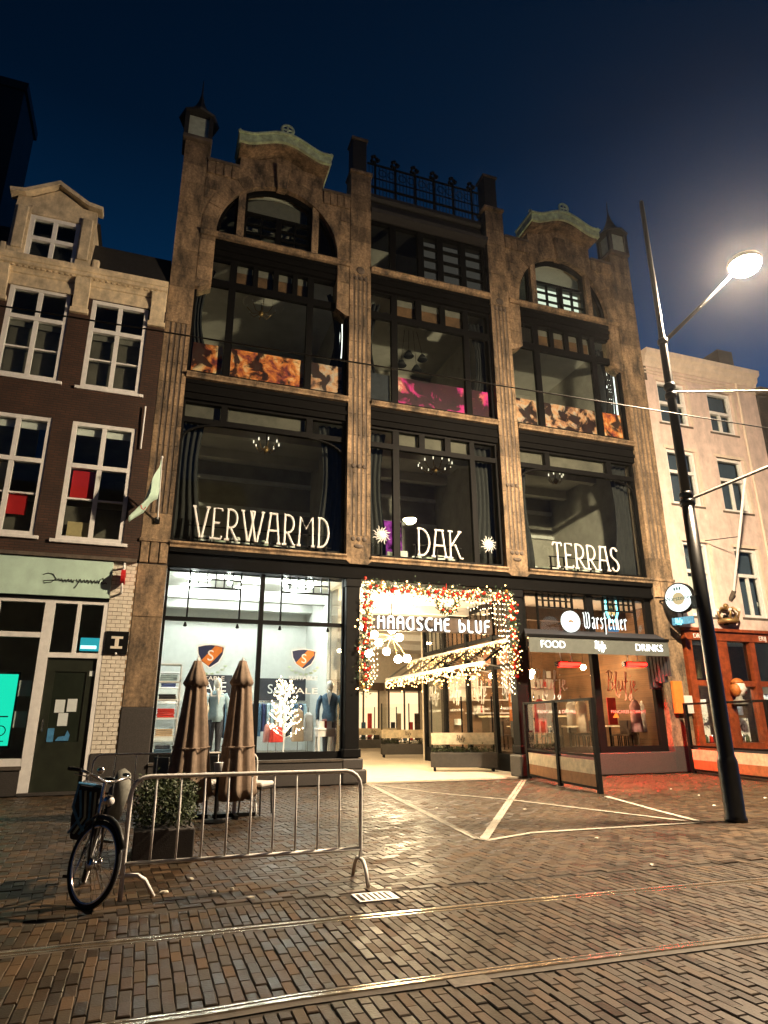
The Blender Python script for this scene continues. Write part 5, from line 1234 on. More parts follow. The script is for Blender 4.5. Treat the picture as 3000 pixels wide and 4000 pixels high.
for i in range(24):
    m = ('leaf', 'gold_bauble', 'white_plain', 'red_bauble', 'chrome')[i % 5]; x = 12.1+.15*(i % 24); z = 1.86+.5*(i % 3)
    tag(MB().lathe([(.04, 0), (.045, .02), (.045, .18), (.015, .24), (.015, .32)], (x, 6.55, z), 8).build('bottle', m, None, True), {'leaf': 'green', 'gold_bauble': 'golden', 'white_plain': 'white', 'red_bauble': 'red', 'chrome': 'silver'}[m]+' bottle on the restaurant back shelf', 'bottle', 'bottles behind the restaurant bar')
for i, (x, y) in enumerate(((11.9, 1.6), (13.1, 1.5), (14.6, 1.7), (15.5, 2.6), (12.4, 3.4), (14.0, 3.3))):
    t = thing('dining_table', 'small wooden dining table in the restaurant, '+('beside the pillar', 'under the first red heater', 'under the second red heater', 'by the far side wall', 'back from the passage', 'before the bar')[i], 'table', (x, y, .62))
    MB().box(-.35, .35, -.35, .35, .72, .76).build('tabletop', 'plank', t); MB().tube([(0, 0, 0), (0, 0, .72)], .04, 8).build('pedestal', 'iron', t); MB().lathe([(.25, 0), (.25, .02), (.04, .04)], (0, 0, 0), 12).build('foot', 'iron', t)
    for s_ in (-1, 1):
        c = thing('dining_chair', ('black' if s_ < 0 else 'brown')+' dining chair at the table '+('beside the pillar', 'under the first red heater', 'under the second red heater', 'by the far side wall', 'back from the passage', 'before the bar')[i], 'chair', (x+s_*.6, y, .62), s_*PI/2)
        cm = 'black_plastic' if s_ < 0 else 'dark_wood'
        MB().box(-.2, .2, -.2, .2, .43, .47).build('seat', cm, c); MB().box(-.2, .2, -.21, -.17, .47, .92).build('backrest', cm, c)
        for qx in (-.17, .17):
            for qy in (-.17, .17): MB().box(qx-.015, qx+.015, qy-.015, qy+.015, 0, .43).build('leg', 'iron', c)
for i, (x, y, z) in enumerate(((11.9, 1.7, 2.95), (12.9, 3.2, 3.2), (14.2, 2.0, 3.3), (15.3, 3.0, 3.1), (13.6, 4.6, 3.3), (11.8, 4.2, 3.1))):
    t = thing('restaurant_lamp', 'white globe lamp hanging over the restaurant table '+('beside the pillar', 'back from the passage', 'under the second heater', 'by the side wall', 'at the bar', 'deep in the passage corner')[i], 'lamp', (x, y, z))
    MB().ball((0, 0, 0), .09, 12, 8).build('globe', 'bar_bulb', t, True); MB().tube([(0, 0, .1), (0, 0, 5.36-z)], .008, 5).build('cord', 'iron', t)
for i, (x0, x1, z0, z1, y, m, nm) in enumerate(((11.3, 12.6, 2.3, 3.3, 6.8, 'white_plain', 'white menu board'), (12.9, 14.3, 3.6, 4.3, 6.8, 'menu_print', 'printed picture'), (14.7, 16.1, 1.9, 3.2, 6.8, 'white_cloth', 'pale panel'), (11.45, 12.0, 1.3, 2.5, 2.4, 'orange_board', 'orange board'), (15.2, 15.55, 1.4, 2.3, 2.2, 'red_cloth', 'red panel'), (12.6, 13.3, .8, 2.2, 2.9, 'menu_print', 'printed room divider'))):
    tag(MB().box(x0, x1, y, y+.05, z0, z1).build('wall_panel', m), nm+' inside the restaurant', 'panel')
for i, (u, v, m) in enumerate(((2110, 2780, 'red_cloth'), (2135, 2800, 'white_cloth'), (2235, 2790, 'white_cloth'), (2270, 2770, 'beige_cloth'), (2480, 2760, 'pink_cloth'), (2520, 2800, 'white_cloth'))):
    p = at(u, v, 1.2+.35*(i % 3)); 
    t = thing('coat_stand', gname[m]+' coat hung on a stand in the restaurant, '+('by the window post', 'by the pillar', 'in mid window', 'at the centre post', 'at the far pane', 'by the side wall')[i], 'coat stand', (p.x, p.y, .62))
    MB().tube([(0, 0, 0), (0, 0, 1.7)], .018, 6).build('pole', 'dark_wood', t); MB().lathe([(.2, 0), (.2, .02), (.03, .04)], (0, 0, 0), 10).build('foot', 'dark_wood', t)
    MB().loft([[(.22*k*math.cos(2*PI*j/8), .14*k*math.sin(2*PI*j/8), z) for j in range(8)] for k, z in ((1.1, .55), (.95, 1.0), (1.0, 1.4), (.4, 1.58))]).build('coat', m, t, True)
# right shop glazing (plinth, frames, door)
MB().box(10.86, 15.85, -.06, .5, 0, .60).build('stall_riser', 'granite', mb_, bevel=.015)
w = MB(); x0, x1 = 10.76, 15.84; y0, y1 = .22, .36
w.box(x0, x0+.1, y0, y1, .60, 5.44); w.box(x1-.25, x1, y0, y1, .60, 5.44); w.box(x0, x1, y0+.004, y1, .60, .78); w.box(13.25, 13.50, y0-.02, y1, .6, 5.44); w.box(x0, x1, y0-.01, y1-.003, 3.72, 3.86)
for q0, q1 in ((11.45, 12.75), (13.95, 15.2)):
    w.box(q0-.02, q0+.02, y0+.02, y1-.02, 3.86, 5.44); w.box(q1-.02, q1+.02, y0+.02, y1-.02, 3.86, 5.44); w.box(q0, q1, y0+.024, y1-.024, 4.97, 5.01); w.box(q0, q1, y0+.024, y1-.024, 5.20, 5.23)
    for i in range(1, 6): w.box(q0+(q1-q0)*i/6-.014, q0+(q1-q0)*i/6+.014, y0+.028, y1-.028, 5.0, 5.44)
f = w.build('restaurant_window', 'iron', mb_)
for a, b_, c, d in ((10.86, 13.25, .78, 3.72), (13.5, 15.6, .78, 3.72), (10.86, 11.43, 3.86, 5.42), (11.47, 12.73, 3.86, 4.97), (12.77, 13.25, 3.86, 5.42), (13.5, 13.93, 3.86, 5.42), (13.97, 15.18, 3.86, 4.97), (15.22, 15.6, 3.86, 5.42)):
    MB().box(a-.012, b_+.012, .30, .306, c-.012, d+.012).build('pane', 'glass_clear', f)
for q0, q1 in ((11.45, 12.75), (13.95, 15.2)):
    for i in range(6):
        for z0, z1 in ((5.0, 5.21), (5.22, 5.43)): MB().box(q0+(q1-q0)*i/6+.01, q0+(q1-q0)*(i+1)/6-.01, .30, .306, z0, z1).build('leaded_pane', 'glass_clear', f)
for i, x in enumerate((11.1, 13.75)):
    o = strokes_mesh(st, .62, .017, .86).build('script_decal', 'letter_white' if i == 0 else 'pink_letter', None, loc=(x, .28, 2.42))
    tag(o, ('white' if i == 0 else 'salmon pink')+' script lettering on the restaurant street window', 'lettering')
    text('small_lettering', 'PANCAKES & DRINKS', .14, 'letter_white' if i == 0 else 'pink_cloth', o, (.75, -.004, -.62), ext=.002)
MB().prism([(13.9+.0, 1.62), (14.12, 1.62), (14.01, 1.82)], .285, .29).build('triangle_sticker', 'orange', f)

for i in range(16):
    x = 11.5+.29*i; z = 1.4+.37*((i*5) % 7); m = ('white_cloth', 'paper', 'pink_cloth', 'white_plain', 'beige_cloth', 'orange_board')[(i*5+i//4) % 6]
    tag(MB().box(x, x+rnd.uniform(.12, .34), 6.55 if z < 1.8 else 6.84, 6.88, z, z+rnd.uniform(.2, .5)).build('wall_poster', m), ('small', 'tall', 'faded', 'plain')[i % 4]+' '+{'white_cloth': 'white', 'paper': 'bluish', 'pink_cloth': 'pink', 'white_plain': 'bright white', 'beige_cloth': 'beige', 'orange_board': 'orange'}[m]+' poster on the restaurant back wall', 'poster', 'posters on the restaurant back wall')
# ================================================================== ENTRANCE DECORATION
ga = thing('lit_garland', 'Christmas garland with red baubles and warm fairy lights framing the passage opening', 'garland')
path = []
def gp_(x, z): return Vector((x, -.05, z))
runs = [[(5.62, 2.35), (5.58, 3.2), (5.62, 4.2), (5.66, 5.05)], [(5.60, 5.22), (6.6, 5.22), (7.7, 5.16), (8.8, 5.14), (9.6, 5.16), (10.3, 5.20)], [(10.28, 5.05), (10.32, 4.2), (10.30, 3.4), (10.28, 2.75)]]
lf = MB(); li = MB(); rb = MB(); gb_ = MB()
for ri, r_ in enumerate(runs):
    for (xa_, za), (xb_, zb) in zip(r_[:-1], r_[1:]):
        L_ = math.hypot(xb_-xa_, zb-za); n_ = int(L_*230)
        for i in range(n_):
            t = rnd.random(); a = rnd.uniform(0, 2*PI); rad = abs(rnd.gauss(0, .13)) if ri == 1 else abs(rnd.gauss(0, .11)); c = Vector((xa_+(xb_-xa_)*t, 0, za+(zb-za)*t))
            d = Vector((math.cos(a)*(rad if ri != 1 else .05), -abs(math.sin(a*1.7))*.12, math.sin(a)*(rad if ri == 1 else rad)))
            q = c+d+Vector((rnd.uniform(-.05, .05), -.02, 0)); ang = rnd.uniform(0, 6.28); l_ = rnd.uniform(.05, .11)
            e1 = Vector((math.cos(ang), rnd.uniform(-.5, .3), math.sin(ang)))*l_; e2 = e1.cross(Vector((rnd.uniform(-1, 1), 1, rnd.uniform(-1, 1)))).normalized()*.014
            lf.quad(q-e2, q+e1*.5-e2*1.6, q+e1, q+e1*.5+e2*1.6)
        for i in range(int(L_*34)):
            t = rnd.random(); c = Vector((xa_+(xb_-xa_)*t+rnd.gauss(0, .12 if ri != 1 else .04), -rnd.uniform(.06, .18), za+(zb-za)*t+rnd.gauss(0, .04 if ri != 1 else .12)))
            li.ball(c, rnd.uniform(.014, .026), 6, 4)
        for i in range(int(L_*20)):
            t = rnd.random(); c = Vector((xa_+(xb_-xa_)*t+rnd.gauss(0, .08 if ri != 1 else .03), -rnd.uniform(.08, .15), za+(zb-za)*t+rnd.gauss(0, .03 if ri != 1 else .08)))
            (rb if rnd.random() < .7 else gb_).ball(c, rnd.uniform(.035, .065), 8, 6)
stuff(lf.build('fir_needles', 'leaf_dark', ga)); stuff(li.build('fairy_lights', 'fairy', ga)); stuff(rb.build('red_baubles', 'red_bauble', ga, True)); stuff(gb_.build('gold_baubles', 'gold_bauble', ga, True))
# wreath
p = at(1745, 2345, -.05); wr = thing('wreath', 'round fir wreath with lights hanging from the middle of the garland', 'wreath', (p.x, -.06, p.z-.05))
MB().tube([(.30*math.cos(2*PI*i/24), 0, .30*math.sin(2*PI*i/24)) for i in range(24)], .05, 8, True).build('ring', 'leaf_dark', wr, True)
lf = MB(); li = MB()
for i in range(420):
    a = rnd.uniform(0, 2*PI); q = Vector((.30*math.cos(a), 0, .30*math.sin(a)))+Vector((rnd.gauss(0, .04), rnd.uniform(-.08, .04), rnd.gauss(0, .04))); e1 = Vector((rnd.gauss(0, 1), rnd.gauss(0, .5), rnd.gauss(0, 1))).normalized()*.09; e2 = e1.cross(Vector((.3, 1, .2))).normalized()*.013
    lf.quad(q-e2, q+e1*.5-e2*1.5, q+e1, q+e1*.5+e2*1.5)
for i in range(46):
    a = 2*PI*i/46; li.ball((.31*math.cos(a)+rnd.gauss(0, .03), -.08, .31*math.sin(a)+rnd.gauss(0, .03)), .019, 6, 4)
stuff(lf.build('needles', 'leaf_dark', wr)); stuff(li.build('lights', 'fairy', wr))
for a in (-.6, .2, 1.1, 2.5, 3.6): MB().ball((.30*math.cos(a-PI/2), -.07, .30*math.sin(a-PI/2)), .05, 8, 6).build('bauble', 'red_bauble', wr, True)
MB().tube([(0, 0, .30), (0, 0, .55)], .01, 5).build('ribbon', 'red_cloth', wr)
# curtains of hanging lights in the corners, nets down the sides
def light_curtain(x0, x1, y, zt, drops, label, n, net=False):
    t = thing('light_curtain', label, 'string lights', (0, 0, 0)); w_ = MB(); li = MB()
    for i in range(n):
        x = x0+(x1-x0)*i/(n-1)+rnd.uniform(-.02, .02); d = drops(i/(n-1)); w_.tube([(x, y, zt), (x+rnd.uniform(-.04, .04), y+.02, zt-d)], .003, 4)
        k = max(2, int(d/.15))
        for q in range(k): li.ball((x+rnd.uniform(-.02, .02), y-.01, zt-d*(q+.6)/k), .012, 5, 4, (1, 1, 1.7))
    stuff(w_.build('strings', 'gold', t)); stuff(li.build('bulbs', 'fairy_white', t)); return t
light_curtain(5.75, 7.2, .15, 5.08, lambda s: .46-.12*s+.08*math.sin(s*20), 'curtain of hanging fairy lights beside the white shop', 14)
light_curtain(8.95, 10.2, .15, 5.08, lambda s: .34+.75*s*s+.08*math.sin(s*20), 'curtain of hanging fairy lights beside the restaurant', 14)
light_curtain(5.72, 6.02, .10, 4.2, lambda s: 1.9-.4*s, 'narrow strip of hanging fairy lights on the iron column of the white shop', 6)
light_curtain(9.92, 10.34, .10, 4.25, lambda s: 1.7+.3*s, 'narrow strip of hanging fairy lights on the restaurant column', 8)
# hanging passage sign
p0, p1 = at(1475, 2432, .6), at(1915, 2455, .6)
sg = thing('passage_sign', 'hanging brown sign board with glowing deco letters HAAGSCHE BLUF', 'sign', (p0.x-.12, .6, 4.10))
Wd = p1.x-p0.x+.2
MB().box(0, Wd, 0, .10, 0, .44).build('board', 'dark_wood', sg, bevel=.01)
lettering('lettering', 'HAAGSCHE BLUF', GD, .36, .030, 'sign_white', sg, .10, -.05, .04, gap=.22, wid=Wd-.22)
for x in (.5, Wd-.5): MB().tube([(x, .05, .44), (x, .05, 1.44)], .012, 6).build('hanger', 'iron', sg)
# globe chandelier in the passage
p = at(1530, 2530, 4.0); ch = thing('globe_chandelier', 'cluster of big glowing glass globes hung in the passage', 'chandelier', (p.x, 4.0, 4.0))
MB().tube([(0, 0, .1), (0, 0, 1.55)], .02, 6).build('stem', 'iron', ch)
for i, (u, v) in enumerate(((1560, 2490), (1590, 2572), (1510, 2545), (1462, 2480), (1440, 2552), (1530, 2460), (1555, 2575), (1480, 2510))):
    q = at(u, v, 3.7+.1*(i % 4))-Vector((p.x, 4.0, 4.0)); MB().ball(q, .13, 12, 8).build('globe', 'globe', ch, True); MB().tube([(0, 0, .35), tuple(q*.6+Vector((0, 0, .2))), tuple(q)], .012, 5).build('arm', 'gold', ch)
for i, y in enumerate((8.5, 13.0, 18.0)):
    c2 = thing('passage_lamp', 'round glowing ceiling lamp '+('over the first planter', 'over the second planter', 'at the end of the passage')[i], 'lamp', (8.2+i*.9, y, 5.3)); MB().lathe([(.02, -.12), (.25, -.09), (.32, 0), (.30, .05), (.02, .06)], (0, 0, 0), 16).build('bowl', 'warm_bulb', c2, True); MB().tube([(0, 0, .05), (0, 0, .26)], .03, 6).build('stem', 'iron', c2)
# planters with wind screens
def planter(x, y, rz, L_, label, plab, slab):
    t = thing('planter', label, 'planter', (x, y, .022), rz)
    MB().box(-L_/2, L_/2, -.28, .28, .12, .56).build('box', 'planter_box', t, bevel=.02)
    for sx_ in (-L_/2+.12, L_/2-.12):
        for sy in (-.2, .2): MB().box(sx_-.04, sx_+.04, sy-.04, sy+.04, 0, .12).build('foot', 'iron', t)
    b = MB()
    for i in range(520):
        c = Vector((rnd.uniform(-L_/2+.05, L_/2-.05), rnd.uniform(-.24, .24), .56+abs(rnd.gauss(0, .08)))); e1 = Vector((rnd.gauss(0, 1), rnd.gauss(0, 1), rnd.uniform(0, 1))).normalized()*.09; e2 = e1.cross(Vector((.2, .4, 1))).normalized()*.025
        b.quad(c-e2*.3, c+e1*.5-e2, c+e1, c+e1*.5+e2)
    stuff(b.build('plants', 'leaf', t))
    s = thing('wind_screen', slab, 'wind screen', (x, y, .58), rz)
    for sx_ in (-L_/2+.05, 0, L_/2-.05): MB().box(sx_-.025, sx_+.025, .18, .23, 0, 1.75).build('post', 'iron', s)
    MB().box(-L_/2+.05, L_/2-.05, .20, .208, .62, 1.72).build('glass', 'glass_clear', s); MB().box(-L_/2+.03, L_/2-.03, .17, .20, .24, .60).build('plank', 'plank', s)
    o = strokes_mesh(st, .16, .008, .8).build('script_lettering', 'dark_wood', s, loc=(-.2, .165, .36)); return t
planter(9.85, 2.75, -.42, 2.1, 'dark planter box with low plants, the one close to the granite pillar', '', 'glass wind screen with pale plank above the planter close to the pillar')
planter(11.4, 11.4, -.25, 2.6, 'dark planter box with low plants deeper in the passage', '', 'glass wind screen with pale plank above the planter deeper in the passage')
planter(12.3, 19.0, -.2, 2.6, 'dark planter box with low plants near the passage end wall', '', 'glass wind screen with pale plank near the passage end wall')
t = thing('teal_tube_lamp', 'upright turquoise neon tube glowing behind the passage restaurant glass', 'neon lamp', (11.35, 1.9, .62)); MB().tube([(0, 0, .35), (0, 0, 1.75)], .045, 8).build('tube', 'neon_teal', t, True); MB().box(-.08, .08, -.08, .08, 0, .35).build('foot', 'iron', t)

# ================================================================== SIGNS ON THE FACADE
GLY = .255
def sign(word, u0, v0, u1, v1, h, label):
    a, b_ = at(u0, v0, .06), at(u1, v1, .06)
    t = thing('roof_lettering' if False else 'letter_sign', label, 'sign', (a.x, .06, 6.30))
    lettering('x', word, GL, h, .033, 'letter_white', t, 0, 0, 0, gap=.15, wid=b_.x-a.x)
    MB().box(-.1, b_.x-a.x+.1, .10, .13, .0, .035).build('base_rail', 'iron', t); MB().box(-.1, b_.x-a.x+.1, .10, .13, .34, .37).build('back_rail', 'iron', t)
    n_ = int((b_.x-a.x)/.5)
    for i in range(n_+1): MB().box(-.05+i*(b_.x-a.x)/n_, -.02+i*(b_.x-a.x)/n_, .09, .16, -.16, .36).build('stay', 'iron', t)
    return t
sign('VERWARMD', 752, 2075, 1282, 2110, .86, 'tall white Art Nouveau letters spelling VERWARMD')
sign('DAK', 1632, 2150, 1800, 2160, .84, 'tall white Art Nouveau letters spelling DAK')
sign('TERRAS', 2165, 2205, 2418, 2218, .80, 'tall white Art Nouveau letters spelling TERRAS')
for i, (u, v) in enumerate(((1490, 2090), (1908, 2128))):
    p = at(u, v, .10); t = thing('sun_ornament', 'white sun ornament with wavy rays '+('beside the violet glow in the DAK window' if i == 0 else 'at the dark side of the DAK window'), 'ornament', (p.x, .08, p.z))
    MB().lathe([(.02, -.03), (.12, -.02), (.13, .01), (.02, .02)], (0, 0, 0), 20, 'y').build('disc', 'letter_white', t, True)
    for k in range(16):
        a = 2*PI*k/16; L_ = .30 if k % 2 else .24; MB().tube([((.12+(L_-.12)*s)*math.cos(a)-.02*math.sin(s*6)*math.sin(a), 0, (.12+(L_-.12)*s)*math.sin(a)+.02*math.sin(s*6)*math.cos(a)) for s in (0, .25, .5, .75, 1)], [.022, .018, .015, .011, .004], 5).build('ray', 'letter_white', t)
    MB().box(-.012, .012, 0, .14, -.60, -.1).build('stay', 'iron', t)
# printed banners inside the second-floor windows
def banners(xa, xb, off, mats, labs, mid):
    if mid: cols = [(xa+.1, gx(6.47)), (gx(6.68), gx(9.11)), (gx(9.31), xb-.1)]
    else: cols = [(xa+.1, gx(1.19)+off), (gx(1.40)+off, gx(3.63)+off), (gx(3.83)+off, xb-.1)]
    for (a, b_), m, l_ in zip(cols, mats, labs):
        tag(MB().box(a+.02, b_-.02, .385, .395, 11.42, 12.40).build('printed_banner', m), l_, 'banner')
banners(.2, 5.05, 0, ('print_orange', 'print_orange', 'print_brown'), ('narrow fiery collage banner in the second-floor window beside the corner pier', 'wide fiery orange and red collage banner in the second-floor window above VERWARMD', 'narrow brown collage banner in the second-floor window above VERWARMD'), False)
banners(5.78, 10.3, 0, ('dark_cloth', 'print_pink', 'print_pink'), ('narrow nearly black banner beside the magenta banner', 'wide magenta collage banner in the second-floor window above DAK', 'narrow magenta banner in the second-floor window above DAK'), True)
banners(11.04, 15.85, 10.9, ('print_brown', 'print_brown', 'print_orange'), ('narrow dull brown collage banner in the second-floor window above TERRAS', 'wide dull brown collage banner in the second-floor window above TERRAS', 'narrow reddish collage banner in the second-floor window above TERRAS'), False)
# curtains, ceiling chandeliers, lamps and light boxes inside
def curtain(x0, x1, z0, z1, y, label, pinch=0.0, m='curtain'):
    n_ = 26; b = MB(); k = 9
    for r_ in range(k):
        t = r_/(k-1); z = z1+(z0-z1)*t; w_ = 1-pinch*math.sin(min(1, t*1.25)*PI)*.8
        for i in range(n_):
            s = i/(n_-1); b.v.append((x0+(x1-x0)*s*w_ if pinch >= 0 else x1-(x1-x0)*(1-s)*(1+pinch*math.sin(min(1, t*1.25)*PI)*.8), y+.05*math.sin(s*26+t), z))
    b.f += [(r_*n_+i, r_*n_+i+1, (r_+1)*n_+i+1, (r_+1)*n_+i) for r_ in range(k-1) for i in range(n_-1)]
    o = b.build('curtain', m, None, True); o.modifiers.new('thick', 'SOLIDIFY').thickness = .01; return tag(o, label, 'curtain')
for nm, (xa, xb) in (('VERWARMD', BAYS['L']), ('DAK', BAYS['M']), ('TERRAS', BAYS['R'])):
    curtain(xa-.05, xa+.75, 6.2, 10.4, .72, 'dark gathered curtain at the pier-side edge of the %s window' % nm, .3); curtain(xb-.75, xb+.05, 6.2, 10.4, .72, 'dark gathered curtain at the far edge of the %s window' % nm, -.3)
    curtain(xa-.05, xa+.6, 11.3, 15.3, .75, 'dark curtain tied back at the pier-side edge above the %s window' % nm, .6); curtain(xb-.6, xb+.05, 11.3, 15.3, .75, 'dark curtain tied back at the far edge above the %s window' % nm, -.6)
def chandelier(x, y, z, label, lit=True, n_=8, r=.42, ceil=10.84):
    t = thing('chandelier', label, 'chandelier', (x, y, z)); MB().tube([(0, 0, 0), (0, 0, ceil-z)], .012, 6).build('rod', 'iron', t); MB().ball((0, 0, -.05), .09, 8, 6, (1, 1, 1.4)).build('hub', 'gold', t, True)
    for i in range(n_):
        a = 2*PI*i/n_; e_ = Vector((math.cos(a)*r, math.sin(a)*r, .12)); MB().tube([(0, 0, -.02), tuple(e_*.6+Vector((0, 0, -.18))), tuple(e_)], .012, 5).build('arm', 'gold', t); MB().tube([tuple(e_), tuple(e_+Vector((0, 0, .10)))], .016, 5).build('candle', 'candle' if lit else 'white_plain', t)
p = at(1040, 1745, 2.6); chandelier(p.x, 2.6, p.z-.05, 'candle chandelier with glimmering tips behind the VERWARMD window')
p = at(1700, 1825, 2.8); chandelier(p.x, 2.8, p.z-.05, 'wide candle chandelier behind the DAK window', r=.62, n_=12)
p = at(2170, 1870, 2.6); chandelier(p.x, 2.6, p.z-.05, 'dim candle chandelier behind the TERRAS window', r=.3)
p = at(1020, 1220, 2.4); chandelier(p.x, 2.4, p.z, 'unlit dark chandelier behind the big pane above VERWARMD', False, 8, .5, 15.6)
p = at(1600, 1310, 2.4); t = thing('pendant_cluster', 'cluster of four dark shaded pendants behind the big pane above DAK', 'lamp', (p.x, 2.4, 13.4))
for i, (dx, dz) in enumerate(((-.35, .1), (-.05, .55), (.25, .0), (.5, .5))): MB().lathe([(.05, .26), (.09, .22), (.20, .02), (.18, 0)], (dx, 0, dz+.6), 12).build('shade', 'roof_dark', t, True); MB().tube([(dx, 0, dz+.84), (dx*.5, 0, 2.5)], .008, 5).build('cord', 'iron', t)
def lightbox(u0, v0, u1, v1, label, word=True):
    a, b_ = at(u0, v0, .75), at(u1, v1, .75); t = thing('vertical_light_box', label, 'sign', ((a.x+b_.x)/2, .75, b_.z)); w_ = abs(b_.x-a.x)/2; h = a.z-b_.z
    if word: 
        MB().box(.02, w_+.1, 0, .06, -.2, h-.1).build('panel', 'letter_glow', t); MB().box(-w_-.06, .0, .02, .06, 0, h).build('backing', 'iron', t)
        for i, c_ in enumerate('PHOTO'): text('letter', c_, .34, 'sign_white', t, (-w_*.5, .0, h-.2-i*(h-.3)/4.6), ext=.01)
    else: MB().box(-.07, .07, 0, .06, 0, h).build('tube', 'sign_white', t); 
    return t
lightbox(2364, 1440, 2412, 1600, 'upright glowing white letter box behind the glass above TERRAS'); lightbox(1329, 1250, 1342, 1400, 'thin upright strip of white light behind the glass above VERWARMD', False)
# violet glow and tables inside the DAK window
tag(MB().box(6.15, 7.35, 1.5, 1.55, 6.5, 7.75).build('violet_screen', 'violet'), 'blurred violet glowing screen inside the DAK window', 'screen')
# pale chairs and laid tables along the first-floor glass
for nm, x0, x1 in (('VERWARMD', 1.0, 4.6), ('DAK', 6.3, 9.4), ('TERRAS', 11.9, 15.0)):
    n_ = int((x1-x0)/.42)
    t = thing('window_bench', 'row of pale cushioned seats behind the glass at the feet of the letters %s' % nm, 'bench', (x0, .95, 6.06))
    MB().box(0, x1-x0, 0, .45, 0, .32).build('seat', 'dark_wood', t)
    for i in range(n_): MB().box(i*.42+.03, i*.42+.34+rnd.uniform(-.05, .04), .30, .40, .32, .58+rnd.uniform(-.08, .10)).build('cushion', ('white_cloth', 'pale_green', 'white_cloth')[i % 3], t, bevel=.03)
# awning with lit words
aw = thing('awning', 'black awning with lit words FOOD and DRINKS over the restaurant window', 'awning', (0, 0, 0))
a, b_ = at(2052, 2478, -.9), at(2606, 2505, -.9)
MB().box(a.x, b_.x, -.98, -.9, a.z-.05, a.z+.02).build('front_bar', 'iron', aw); MB().box(a.x+.08, b_.x-.02, -.945, -.93, a.z-.50, a.z-.05).build('valance', 'pale_awning', aw)
MB().quad((a.x, -.92, a.z), (b_.x, -.92, a.z), (15.8, .1, a.z+.32), (10.8, .1, a.z+.32)).build('cloth', 'dark_cloth', aw)
for x in (a.x+.05, (a.x+b_.x)/2, b_.x-.05): MB().bar((x, -.9, a.z-.03), (min(15.7, max(10.9, x*1.04)), .2, a.z-.3), .04).build('arm', 'iron', aw)
for wd_, u in (('FOOD', 2160), ('DRINKS', 2535)):
    p = at(u, 2516 if u < 2300 else 2528, -.95); text('lettering', wd_, .30, 'sign_white', aw, (p.x, -.955, a.z-.27), ext=.006)
p = at(2350, 2520, -.95); strokes_mesh(st, .22, .016, .8).build('script_lettering', 'sign_white', aw, loc=(p.x-.25, -.955, a.z-.34))
b = MB(); 
for i in range(7): b.box(b_.x-.02-.012*i, b_.x+.0+.05*i, -.9+i*.14, -.9+i*.14+.1, a.z-1.1+.08*math.sin(i*2)-.05*i, a.z-.02)
b.build('side_flap', 'dark_cloth', aw)
# beer sign on the awning level
p0 = at(2228, 2428, -.25); bs = thing('beer_sign', 'glowing round white disc with pale blackletter word Warsteiner above the awning', 'sign', (p0.x, -.25, p0.z))
MB().lathe([(.02, .03), (.30, .03), (.33, .0), (.33, .08), (.02, .09)], (0, -.05, 0), 28, 'y').build('disc', 'beer_white', bs); 
for i in range(3): MB().ball(((i-1)*.05, -.03, 0.02*(i == 1)), .035, 6, 4, (1, .2, 1)).build('emblem', 'gold', bs)
pe = at(2445, 2445, -.25); lettering('x', 'Warsteiner', GW, .52, .015, 'letter_glow', bs, .46, -.04, -.19, gap=.10, wid=pe.x-p0.x-.46)
MB().box(-.2, pe.x-p0.x, .06, .08, -.02, .02).build('rail', 'iron', bs); MB().box(-.1, -.06, .06, .56, -.02, .02).build('bracket', 'iron', bs)
# projecting round sign
rsn = thing('round_light_sign', 'round white illuminated beer sign projecting from the corner pier', 'sign', (16.25, -.72, 5.36), .32)
MB().lathe([(.02, -.10), (.46, -.10), (.50, -.08), (.50, .08), (.46, .10), (.02, .10)], (0, 0, 0), 32, 'x').build('casing', 'iron', rsn, True)
for s_ in (-1, 1): MB().lathe([(.02, 0), (.455, 0), (.455, .012), (.02, .014)], (s_*.104-.006, 0, 0), 32, 'x').build('light_face', 'beer_white', rsn)
MB().lathe([(.02, 0), (.20, 0), (.20, .006), (.02, .006)], (-.120, 0, -.03), 24, 'x').build('emblem_disc', 'emblem_tan', rsn)
o = text('lettering', 'Warsteiner', .20, 'emblem_blue', rsn, (-.128, 0, -.02), (PI/2, 0, -PI/2), ext=.003)
for k in range(3): MB().ball((-.12, (k-1)*.09, .30), .05, 6, 4, (.1, .7, 1.2)).build('crown_point', 'emblem_blue', rsn)
MB().tube([(0, .5, 0), (0, .72, 0)], .03, 6).build('bracket', 'iron', rsn)
s2 = MB().box(-.04, .04, -.36, .36, -.86, -.62).build('small_box', 'blue_bag', rsn); 
o = strokes_mesh(st, .15, .013, .75).build('script_lettering', 'sign_cyan', rsn, loc=(-.05, .25, -.80)); o.rotation_euler = (0, 0, -PI/2)
MB().tube([(0, 0, -.5), (0, 0, -.64)], .02, 6).build('link', 'iron', rsn)
# shield light sign behind the upper pane
p = at(2390, 2395, .5); t = thing('glowing_crest', 'turquoise glowing crest sign behind the restaurant upper pane', 'sign', (p.x, .5, p.z))
MB().tube([(-.20, 0, .42), (-.22, 0, .05), (-.12, 0, -.22), (.0, 0, -.30), (.14, 0, -.22), (.24, 0, .05), (.22, 0, .42)], .035, 8).build('outline', 'sign_cyan', t); MB().box(-.12, .14, .02, .04, -.1, .35).build('plate', 'tan_card', t); 
MB().box(-.2, .2, 0, .03, -.62, -.44).build('caption_plate', 'tv_blue', t); MB().tube([(0, 0, .4), (0, 0, .75)], .01, 5).build('hanger', 'iron', t)
